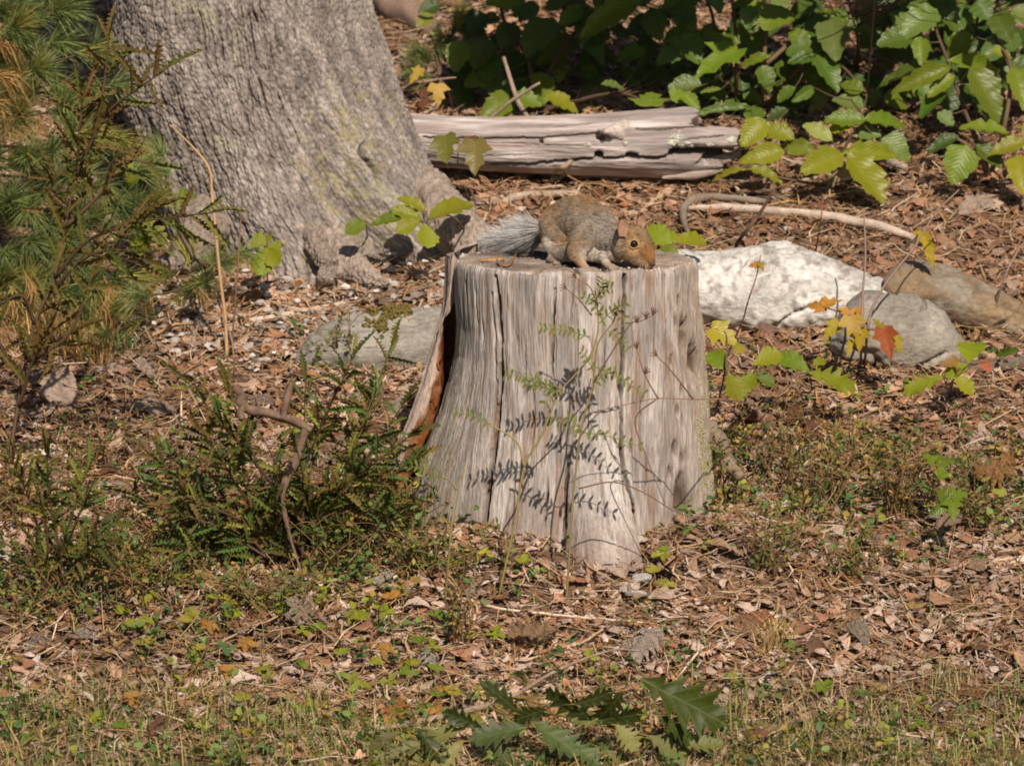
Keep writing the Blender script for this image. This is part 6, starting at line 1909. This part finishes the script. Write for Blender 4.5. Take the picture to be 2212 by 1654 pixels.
for (u, v, r_, lab, c_, sh_) in [(1385, 1262, 22, 'grey stone on the ground just below the stump', (.34, .31, .29), 1.3), (1350, 1272, 14, 'small pale stone beside the grey stone below the stump', (.44, .40, .37), 1.2), (1372, 1292, 16, 'flat bluish grey stone lying lowest below the stump', (.36, .34, .33), 1.7), (2050, 715, 10, 'white pebble on the right litter beyond the brown rock', (.66, .63, .6), 1.2),
                                   (2180, 672, 12, 'white pebble at the right edge by the brown rock', (.7, .68, .65), 1.3), (1745, 690, 13, 'white lump of stone between the white rock and the orange leaves', (.66, .62, .56), 1.4), (1790, 680, 12, 'rounded whitish stone under the orange maple leaf', (.60, .56, .5), 1.2), (2310 / 1.0 - 400, 855, 10, 'grey white stone in the litter right of the spreading seedling', (.5, .48, .46), 1.2),
                                   (1105, 1130, 12, 'pale split wood flake at the left foot of the stump', (.52, .44, .38), 2.6), (2035, 1445 + 95, 9, 'white stone in the lower right litter', (.55, .5, .46), 1.2), (2385 - 380, 1830 - 460, 10, 'pale stone lying in the bare litter at the right', (.5, .45, .4), 1.3), (770, 490, 9, 'dark round stone at the foot of the trunk', (.2, .17, .15), 1.2),
                                   (1700, 500, 9, 'white pebble under the long pale branch', (.64, .62, .58), 1.2), (1745, 500, 9, 'red brown round nut under the long pale branch', (.36, .14, .06), 1.1), (1348, 420 + 30, 9, 'red brown nut right of the squirrel below the log', (.36, .14, .07), 1.2)]:
    g_ = G(u, v)
    R_ = r_ * VU(g_[1])
    V_, F_ = blob(g_ + np.array([0, -.005, R_ * .45 + .004]), (R_ * sh_, R_, R_ * .7), int(u), .2, n=(16, 24), sharp=.8 if 'nut' not in lab else 0)
    single('nut' if 'nut' in lab else 'wood_flake' if 'flake' in lab else 'stone', V_, F_, M_ROCK, g_, lab, 'nut' if 'nut' in lab else 'wood flake' if 'flake' in lab else 'stone', col=np.tile(c_, (len(V_), 1)), smooth='nut' in lab)
for (x, y, lab) in [(1015, 935, 'round brown acorn cup facing the viewer among white pebbles'), (670, 1015, 'brown acorn cup lying flat left among white pebbles'), (760, 1455, 'flattened brown acorn cup low in the litter left of the flat grey rock')]:
    g_ = G(*dcol(x, y))
    R_ = .0125
    a_, b_ = np.meshgrid(np.linspace(0, 2 * np.pi, 22, endpoint=False), np.linspace(0, 1, 12))
    rr_ = np.interp(b_, [0, .35, .55, .75, 1], [.05, .8, 1, .85, .1]) * R_
    dz_ = np.interp(b_, [0, .35, .55, .75, 1], [-.6, -.45, .1, .25, -.1]) * R_
    V_ = np.stack([rr_ * np.cos(a_), -dz_ * .9, rr_ * np.sin(a_)], -1).reshape(-1, 3) + g_ + np.array([0, 0, R_ * .8])
    single('acorn_cup', V_, grid_faces(12, 22, True), M_STICK, g_, lab, 'acorn cup', col=np.where(b_.reshape(-1, 1) > .8, np.array([.24, .12, .06]), np.array([.46, .26, .13])))

# bark chunk and rotten wood at the right of the stump
g_ = G(1690, 955)
uu_, vv_ = np.meshgrid(np.linspace(0, 1, 60), np.linspace(0, 1, 24))
A, B = G(1572, 930), G(1812, 965)
X = A[0] + (B[0] - A[0]) * uu_
hgt = .075 * (np.sin(np.pi * np.clip(uu_ * 1.05, 0, 1)) ** .5 * (.75 + .25 * vn(uu_ * 9, 0, 0, 5)))
Z_ = (A[2] - .05) + (B[2] - A[2]) * uu_ + hgt * np.sin(vv_ * 1.9) + .006 * fbm(uu_ * 14, vv_ * 5, 0, 4, 6)
Y_ = A[1] + .02 + .06 * (1 - np.cos(vv_ * 2.0)) + .01 * fbm(uu_ * 9, vv_ * 6, 0, 3, 7)
V_ = np.stack([X, Y_, Z_], -1).reshape(-1, 3)
V2 = V_ + np.array([0, .008, -.006])
single('bark_slab', np.vstack([V_, V2]), np.vstack([grid_faces(24, 60), grid_faces(24, 60)[:, ::-1] + 1440]), M_STICK, g_, 'reddish brown slab of rotten bark lying right of the stump', 'bark slab', col=np.vstack([np.clip(np.array([.25, .115, .05]) * (1 + .6 * fbm(V_[:, 0] * 30, V_[:, 2] * 60, 0, 4, 9))[:, None], .03, .6)] * 2))

# ------------------------------------------------------------------ dead leaves
def crumple(name, rows, seed, curl, fold):
    rg = np.random.default_rng(seed)
    V_, n_ = [], len(rows)
    ca, cb, tw_ = rg.uniform(-curl, curl), rg.uniform(-fold, fold), rg.uniform(-.5, .5)
    for i, (s, a, w_) in enumerate(rows):
        for sd in (-1, -.5, 0, .5, 1):
            x = s + (a - s) * abs(sd) - .5
            y = w_ * sd
            z = ca * x * x * 1.6 + cb * abs(y) * 1.3 + tw_ * x * y + .05 * rg.normal() + .10 * math.sin(5 * x + seed) * abs(sd)
            V_.append((x + .035 * rg.normal(), y + .05 * rg.normal() * abs(sd), z))
    V_ = np.array(V_)
    V_[:, 2] -= V_[:, 2].min() * .8
    return V_, grid_faces(n_, 5)


R_OV = rows_ovate(7, .45, .06)
R_OK = [ROWS_OAK[i] for i in (0, 2, 3, 4, 5, 6, 7, 8, 9, 10, 12)]
DL = [crumple('d', R_OK, 600, .8, .6), crumple('d', R_OK, 601, 1.2, .9), crumple('d', R_OK, 602, .6, 1.0), crumple('d', R_OV, 603, .9, .9), crumple('d', R_OV, 604, 1.3, .7), crumple('d', [ROWS_CHESTOAK[i] for i in (0, 2, 4, 5, 6, 7, 8, 10, 12)], 605, 1.0, .9), crumple('d', ROWS_MAPLE[:], 606, .8, .7), crumple('d', [ROWS_CHESTOAK[i] for i in (0, 2, 4, 5, 6, 7, 8, 10, 12)], 607, .5, .5)]
DLM = [mesh_np('dead_leaf', v, f, M_DEADLEAF) for v, f in DL]
LCOL = np.array([(.52, .36, .265), (.47, .30, .205), (.38, .215, .135), (.58, .45, .365), (.32, .155, .09), (.50, .325, .225), (.43, .325, .265), (.26, .125, .075), (.64, .51, .42), (.40, .19, .09)])
CN = ['tan', 'light brown', 'brown', 'pale buff', 'dark rusty', 'tan', 'greyish', 'dark brown', 'pale cream', 'orange brown']


def inside(x, y):
    return (np.hypot((x - SX) / .29, (y + .02) / .31) < 1) | (np.hypot((x + .5) / .36, (y - TY) / .27) < 1)


def where_is(x, y):
    d = np.array([x, y, float(hg(x, y))]) - CC
    k_ = d @ CF
    u, v = 1106 + (d @ CR) / k_ / TANH * 1106, 827 - (d @ CU) / k_ / TANH * 1106
    if v > 1450:
        h_ = 'in the grass at the bottom'
    elif v > 1180:
        h_ = 'on the bare litter below the stump' if 860 < u < 1560 else 'in front at the left' if u <= 860 else 'in front at the right'
    elif v > 700:
        h_ = 'around the sweet fern' if u < 900 else 'beside the stump and the bark slab'
    elif v > 400:
        h_ = 'at the foot of the trunk' if u < 1000 else 'between the log and the white rock'
    else:
        h_ = 'under the shrubs behind the log' if u > 850 else 'under the pine sapling'
    return h_, u, v


def lay(x, y):
    e = .02
    n_ = nrm(np.array([-(hg(x + e, y) - hg(x - e, y)) / (2 * e), -(hg(x, y + e) - hg(x, y - e)) / (2 * e), 1.0]))
    return n_


cnt = 0
while cnt < 270:
    x, y = RNG.uniform(-1.25, 1.25), RNG.uniform(-.98, 2.7)
    if inside(x, y):
        continue
    wh, u, v = where_is(x, y)
    if not (-20 < u < 2232 and -20 < v < 1640) or (v > 1450 and RNG.random() < .6):
        continue
    ci = RNG.integers(len(LCOL))
    if .35 < y < 1.6 and x > .0 and RNG.random() < .5:
        ci = (4, 2, 9, 7, 1)[RNG.integers(5)]
    L_ = RNG.uniform(.036, .074)
    n_ = nrm(lay(x, y) + RNG.normal(size=3) * np.array([.2, .22, .1]))
    a_ = RNG.uniform(0, 2 * math.pi)
    X_ = nrm(np.cross(n_, np.array([math.cos(a_), math.sin(a_), 0])))
    Y_ = np.cross(n_, X_)
    m = np.eye(4)
    m[:3, 0], m[:3, 1], m[:3, 2] = X_ * L_, Y_ * L_ * RNG.uniform(.6, .85), n_ * L_ * RNG.uniform(.3, .5)
    m[:3, 3] = (x, y, float(hg(x, y)) + RNG.uniform(.004, .012))
    mi_ = int(RNG.integers(len(DLM)))
    o = link('dead_leaf', DLM[mi_], None, Matrix(m.tolist()))
    o.color = (*jit(LCOL[ci], .12), 1)
    LOOKALIKE.append((o, '%s %s dead leaf' % (CN[ci], ('lobed', 'lobed', 'lobed', 'oval', 'oval', 'wavy', 'maple', 'wavy')[mi_]), u, v, 'dead leaf', 'dead leaves on the ground'))
    cnt += 1
# leaves the photograph singles out
for (mi, u, v, L_, W_, yaw, nn_, c_, lab, h_) in [(7, 130, 868, .085, .085, 1.2, (.1, -.8, .5), (.56, .42, .33), 'big pale buff leaf standing on edge at the left side', .03), (1, 2135, 1062, .085, .085, .2, (.1, -.75, .6), (.40, .21, .085), 'large curled orange brown leaf at the right edge', .03),
                                                 (0, 1392, 1420, .085, .08, .5, (.1, -.5, .85), (.52, .42, .35), 'pale lobed oak leaf lying below and right of the stump', .015), (2, 1150, 1400, .085, .07, .1, (.0, -.6, .8), (.40, .25, .15), 'big folded brown leaf with a dark hole below the stump', .02),
                                                 (3, 1205, 392, .05, .04, 1.3, (.1, -.8, .5), (.66, .56, .45), 'white folded leaf standing under the log', .015), (5, 1075, 1120, .05, .035, .3, (.1, -.6, .7), (.55, .33, .17), 'tan curled leaf at the left foot of the stump', .012),
                                                 (7, 1650, 1010, .09, .08, 1.2, (.2, -.8, .5), (.50, .36, .28), 'broad pale leaf right of the stump under green leaflets', .02), (3, 1715, 985 - 60, .06, .03, 1.0, (.3, -.8, .4), (.26, .13, .06), 'brown leaf leaning on the bark slab right of the stump', .03),
                                                 (6, 850, 1560, .05, .05, .3, (.1, -.7, .7), (.55, .24, .07), 'orange maple leaf in the grass left of the oak twig', .015), (6, 640, 1180 + 160, .06, .055, 1.1, (.1, -.6, .7), (.50, .38, .29), 'pale leaf below the bent branch', .012),
                                                 (7, 2110, 460, .10, .06, .3, (.1, -.6, .7), (.58, .43, .34), 'broad pale pinkish leaf on the litter at the upper right edge', .012), (4, 2020, 690 + 70, .07, .05, .1, (.0, -.7, .7), (.44, .25, .13), 'curled brown leaf before the grey boulder', .015),
                                                 (3, 330, 895, .09, .05, .05, (.0, -.5, .8), (.50, .38, .30), 'long pale leaf lying left of the sweet fern', .008), (5, 1830, 410, .08, .04, .05, (.0, -.6, .8), (.60, .47, .30), 'cream coloured leaf lying below the big hanging green leaf', .008)]:
    g_ = G(u, v)
    n_ = nrm(np.asarray(nn_, float))
    X_ = nrm(np.cross(n_, np.array([-math.sin(yaw), 0, math.cos(yaw)]) + .001))
    Y_ = np.cross(n_, X_)
    m = np.eye(4)
    m[:3, 0], m[:3, 1], m[:3, 2], m[:3, 3] = X_ * L_, Y_ * W_, n_ * L_ * .7, g_ + np.array([0, -.0, h_])
    o = link('dead_leaf', DLM[mi], None, Matrix(m.tolist()))
    o.color = (*c_, 1)
    tag(o, lab, 'dead leaf')


def spread(n, x0, x1, y0, y1, dens=None):
    x, y = RNG.uniform(x0, x1, n), RNG.uniform(y0, y1, n)
    k = ~((np.hypot((x - SX) / .25, (y + .0) / .22) < 1) | (np.hypot((x + .5) / .33, (y - TY) / .22) < 1))
    if dens is not None:
        k &= RNG.random(n) < dens(x, y)
    return x[k], y[k]


def stuff_pieces(name, kindlabel, temps, x, y, sz, asp, colr, mat, tilt=.35, lift=(.0, .012), up=None):
    vs_, fs_, cs_, o_ = [], {}, [], 0
    idx = RNG.integers(0, len(temps), len(x))
    for k, T_ in enumerate(temps):
        m = idx == k
        n_ = int(m.sum())
        if not n_:
            continue
        slope = .17 + .13 * ss(-1.2, 0, y[m])
        M_ = rotm(RNG.uniform(0, 2 * np.pi, n_), RNG.normal(0, tilt, n_), RNG.normal(0, tilt, n_))
        S_ = np.array([[1, 0, 0], [0, 1, 0], [0, 0, 1.0]])[None].repeat(n_, 0)
        S_[:, 2, 1] = slope
        M_ = S_ @ M_
        M_ = M_ * np.stack([sz[m], sz[m] * asp[m], sz[m] * .5], -1)[:, None, :]
        off = np.stack([x[m], y[m], hg(x[m], y[m]) + RNG.uniform(*lift, n_)], -1)
        V_, F_, C_ = scatter_np(T_, M_, off, colr[m])
        vs_.append(V_)
        cs_.append(C_)
        for f in F_:
            fs_.setdefault(f.shape[1], []).append(f + o_)
        o_ += len(V_)
    V_ = np.vstack(vs_)
    o = link(name, mesh_np(name, V_, [np.vstack(f) for f in fs_.values()], mat, np.vstack(cs_)))
    return tag(o, kindlabel, None, None, 'stuff')


def litcol(x, y):
    n_ = len(x)
    c = LCOL[RNG.integers(0, len(LCOL), n_)] * RNG.uniform(.7, 1.2, (n_, 1))
    back = ss(.3, .8, y)[:, None] * ss(-.2, .1, x)[:, None]
    red = np.array([.30, .165, .10]) * RNG.uniform(.45, 1.5, (n_, 1))
    c = np.where(RNG.random((n_, 1)) < .6 * back, red, c)
    c = c * .76 + np.array([.44, .24, .15]) * .26
    pale_ = (RNG.random((n_, 1)) < .13) & (y < .35)[:, None]
    c = np.where(pale_, np.array([.62, .49, .41]) * RNG.uniform(.85, 1.15, (n_, 1)), c)
    c = c * (.90 + .65 * fbm(x * 4, y * 4, 0, 4, 77))[:, None]
    return np.clip(c, .03, .7)


def crumple3(rows, seed, curl, fold):
    V_, F_ = crumple('x', rows, seed, curl, fold)
    k = np.arange(len(V_)).reshape(-1, 5)[:, [0, 2, 4]].ravel()
    return V_[k], grid_faces(len(rows), 3)


T1 = [crumple3(R_OK, 620 + k, .9, .7) for k in range(5)] + [crumple3(R_OV, 630 + k, 1.0, .8) for k in range(4)]
x, y = spread(24000, -1.5, 1.6, -1.25, 3.6, lambda x, y: .35 + .65 * ss(-1.0, -.7, y))
n = len(x)
stuff_pieces('leaf_litter', 'dry brown and tan leaves covering the ground', T1, x, y, RNG.gamma(4, .0050, n) + .005, RNG.uniform(.35, .8, n), litcol(x, y), M_LITTER, .15, (-.002, .010))
# fragments: bark crumbs and bits of leaf
fr1 = (np.array([[-.5, -.3, 0], [.1, -.5, .1], [.55, .05, 0], [.05, .45, .12], [-.45, .25, .02], [0, 0, .16]]), np.array([[0, 1, 5], [1, 2, 5], [2, 3, 5], [3, 4, 5], [4, 0, 5]]))
fr2 = (np.array([[-.5, -.12, 0], [.5, -.10, .05], [.45, .12, .0], [-.5, .1, .06], [0, 0, .14]]), np.array([[0, 1, 4], [1, 2, 4], [2, 3, 4], [3, 0, 4]]))
x, y = spread(80000, -1.5, 1.6, -1.2, 3.4)
n = len(x)
stuff_pieces('litter_crumbs', 'crumbled bark and leaf fragments on the ground', [fr1, fr2], x, y, RNG.gamma(3, .0042, n) + .003, RNG.uniform(.4, 1, n), litcol(x, y) * RNG.uniform(.55, 1.15, (n, 1)), M_LITTER, .2, (-.001, .010))
# straw, dead pine needles and fine twigs
st1 = (np.array([[-.5, -.011, 0], [-.5, .011, 0], [0, .011, .03], [0, -.011, .03], [.5, .004, 0], [.5, -.004, 0], [0, 0, .05]]), [np.array([[0, 3, 2, 1], [3, 5, 4, 2]]), np.array([[3, 6, 2]])])
st2 = (np.array([[-.5, -.014, .0], [-.5, .014, .0], [0, .10, .06], [0, .07, .06], [.5, .004, .10], [.5, -.004, .10]]), [np.array([[0, 3, 2, 1], [3, 5, 4, 2]])])
x, y = spread(42000, -1.4, 1.5, -1.25, 3.2)
n = len(x)
sc3 = np.array([(.52, .37, .22), (.60, .46, .33), (.40, .23, .11), (.28, .15, .08), (.45, .27, .11)])[RNG.integers(0, 5, n)] * RNG.uniform(.7, 1.2, (n, 1))
stuff_pieces('straw_litter', 'dry straw, needles and thin twigs strewn over the ground', [st1, st2], x, y, RNG.gamma(4, .010, n) + .012, RNG.uniform(.7, 1.7, n), sc3, M_LITTER, .13, (.004, .020))

# pale gravel chips between the trunk and the stump
gv = (np.array([[-.5, -.35, 0], [.4, -.5, 0], [.5, .3, .05], [-.3, .5, 0], [-.1, -.1, .55], [.2, .15, .5]]), np.array([[0, 1, 4], [1, 5, 4], [1, 2, 5], [2, 3, 5], [3, 4, 5], [3, 0, 4]]))
x, y = RNG.uniform(-.85, -.12, 520), RNG.normal(.88, .16, 520)
k_ = (np.hypot((x + .5) / .33, (y - TY) / .30) > 1) & (y > .45)
x, y = x[k_], y[k_]
n = len(x)
stuff_pieces('gravel', 'pale grey gravel chips in the litter between the trunk and the stump', [gv], x, y, RNG.gamma(4, .0022, n) + .004, RNG.uniform(.6, 1, n), np.array([.40, .36, .33]) * RNG.uniform(.4, 1.25, (n, 1)), M_ROCK, .3, (.006, .014))

# ------------------------------------------------------------------ grass and low green plants
def blades(name, label, x, y, h, wd_, lean, colr, mat):
    n_ = len(x)
    a_ = RNG.uniform(0, 2 * np.pi, n_)
    ld = np.stack([np.cos(a_), np.sin(a_), 0 * a_], -1) * (lean * h)[:, None]
    s_ = nrm(np.stack([np.cos(a_ + 1.5 + .5 * RNG.normal(size=n_)), np.sin(a_ + 1.5), .0 * a_], -1)) * wd_[:, None]
    b_ = np.stack([x, y, hg(x, y) - .004], -1)
    up = np.array([0, 0, 1.0])
    p1 = b_ + ld * .22 + up * (h * .5)[:, None]
    p2 = b_ + ld * .62 + up * (h * .85)[:, None]
    p3 = b_ + ld * 1.15 + up * (h * RNG.uniform(.75, 1.0, n_))[:, None]
    V_ = np.stack([b_ - s_, b_ + s_, p1 + s_ * .9, p1 - s_ * .9, p2 + s_ * .6, p2 - s_ * .6, p3], 1).reshape(-1, 3)
    i_ = (np.arange(n_) * 7)[:, None]
    o = link(name, mesh_np(name, V_, [np.vstack([i_ + np.array([[0, 1, 2, 3]]), i_ + np.array([[3, 2, 4, 5]])]), i_ + np.array([[5, 4, 6]])], mat, np.repeat(colr, 7, 0)))
    return tag(o, label, None, None, 'stuff')


gr = lambda x, y: np.clip((1 - .75 * np.exp(-((x - .06) / .30) ** 4) * ss(-.70, -.78, y)) * ss(-.64, -.90, y) * (.75 + 1.1 * fbm(x * 4, y * 4, 0, 3, 41)) + .03, 0, 1)
x, y = spread(46000, -1.35, 1.35, -1.7, -.35, gr)
n = len(x)
gcol = np.where(RNG.random((n, 1)) < .34, np.array([.46, .35, .16]), np.where(RNG.random((n, 1)) < .5, np.array([.15, .22, .05]), np.array([.28, .29, .075]))) * RNG.uniform(.6, 1.3, (n, 1))
blades('grass', 'short thin green and straw coloured grass along the bottom', x, y, RNG.gamma(5, .0065, n) + .006, RNG.uniform(.0006, .0015, n), RNG.uniform(.2, 1.3, n), gcol, M_GRASS)
# tufts of dry grass
for (u, v, r_, n_, hh, cset, lab) in [(1668, 1400, .035, 90, .065, (.55, .40, .17), 'small tuft of dry yellow grass in the bare litter at the lower right'), (2205 * .93, 1400 + 100, .04, 70, .07, (.42, .36, .16), 'loose tuft of thin straw grass near the lower right edge'), (1210, 1625, .06, 110, .05, (.13, .20, .05), 'tuft of fresh green grass beside the oak twig'),
                                   (1300, 1640, .05, 90, .05, (.12, .19, .05), 'small green grass tuft in front of the oak twig'), (200, 775, .05, 120, .10, (.48, .30, .10), 'tuft of orange dry grass under the pine sapling'), (260, 760, .04, 80, .07, (.16, .22, .08), 'green grass tuft at the foot of the pine sapling'), (110, 740, .07, 160, .11, (.50, .34, .13), 'dense golden straw tuft left of the green tuft under the pine sapling'), (40, 300, .06, 120, .10, (.50, .34, .13), 'golden straw tuft behind the pine sapling at the upper left edge'), (640, 1560, .05, 80, .05, (.34, .30, .14), 'tuft of thin pale grass at the bottom left'),
                                   (2130, 700, .06, 110, .06, (.36, .32, .05), 'tuft of yellow green grass at the right edge by the brown rock')]:
    g_ = G(u, v)
    n = n_
    x, y = g_[0] + RNG.normal(0, r_ * .5, n), g_[1] + RNG.normal(0, r_ * .5, n)
    th_ = thing('grass_tuft', lab, 'grass tuft', g_)
    o = blades('blades', None, x, y, RNG.uniform(.4, 1, n) * hh, RNG.uniform(.0007, .0014, n), RNG.uniform(.2, 1.2, n), np.array(cset) * RNG.uniform(.6, 1.3, (n, 1)), M_GRASS)
    o.data.transform(Matrix.Translation(-Vector(g_)))
    o.parent = th_

# creeping small leaved green plants
gdens = lambda x, y: np.clip(1.1 * np.exp(-(((x + .62) / .50) ** 2 + ((y + .22) / .32) ** 2)) + 1.0 * np.exp(-(((x - .62) / .35) ** 2 + ((y - .06) / .22) ** 2)) + .45 * np.exp(-(((x + .30) / .16) ** 2 + ((y + .10) / .25) ** 2)) + .22 * ss(-.62, -.9, y) + .03, 0, 1) * np.clip(.45 + 1.5 * fbm(x * 9, y * 9, 0, 3, 43), 0, 1)
x, y = spread(16000, -1.3, 1.35, -1.2, .75, gdens)
n0 = len(x)
rep = RNG.integers(3, 9, n0)
xx, yy, hh = np.repeat(x, rep), np.repeat(y, rep), np.repeat(RNG.uniform(.012, .06, n0), rep)
n = len(xx)
xx = xx + RNG.normal(0, .010, n)
yy = yy + RNG.normal(0, .010, n)
hz = hh * RNG.uniform(.4, 1.05, n)
rl = (np.array([[-.5, 0, 0], [-.2, -.30, .05], [.2, -.32, .06], [.5, 0, 0], [.2, .32, .06], [-.2, .30, .05]]), np.array([[0, 1, 2, 3], [0, 3, 4, 5]]))
M_ = rotm(RNG.uniform(0, 6.28, n), RNG.normal(0, .45, n), RNG.normal(.45, .45, n)) * RNG.uniform(.009, .019, (n, 1, 1))
gc = np.array([(.11, .19, .05), (.14, .21, .05), (.08, .15, .045), (.24, .26, .04), (.30, .20, .05)])[np.repeat(RNG.integers(0, 5, n0), rep)] * RNG.uniform(.7, 1.25, (n, 1))
V_, F_, C_ = scatter_np(rl, M_, np.stack([xx, yy, hg(xx, yy) + hz], -1), gc)
# their thread-like stems
b_ = np.stack([x, y, hg(x, y)], -1)
t_ = b_ + np.stack([RNG.normal(0, .012, n0), RNG.normal(0, .012, n0), hh[np.cumsum(rep) - 1]], -1)
s_ = np.array([.0006, 0, 0])
SV = np.stack([b_ - s_, b_ + s_, t_ + s_, t_ - s_], 1).reshape(-1, 3)
SF = (np.arange(n0) * 4)[:, None] + np.array([[0, 1, 2, 3]])
V_, F_, C_ = merge([(V_, F_, C_), (SV, SF, np.tile([.16, .12, .05], (len(SV), 1)))])
tag(link('ground_cover', mesh_np('ground_cover', V_, F_, M_GRASS, C_)), 'creeping plants with tiny green leaves spreading over the litter', None, None, 'stuff')
# wiry brown stems between them
x, y = spread(3800, -1.2, 1.3, -1.0, .5, gdens)
pr = []
for k in range(len(x)):
    b0 = np.array([x[k], y[k], float(hg(x[k], y[k]))])
    a_ = RNG.uniform(0, 6.28)
    l_ = RNG.uniform(.05, .14)
    e = b0 + np.array([math.cos(a_) * l_ * .6, math.sin(a_) * l_ * .6, l_ * RNG.uniform(.3, .9)])
    V_, F_ = tube([b0, (b0 + e) / 2 + RNG.normal(size=3) * .008, e], [.0011, .0009, .0005], 6, 4, cap=False)
    pr.append((V_, F_, np.array([(.20, .10, .05), (.30, .15, .06), (.20, .17, .05), (.40, .29, .15)][k % 4])))
V_, F_, C_ = merge(pr)
tag(link('wiry_stems', mesh_np('wiry_stems', V_, F_, M_STALK, C_)), 'thin brown wiry stems tangled over the litter', None, None, 'stuff')
tell_apart()
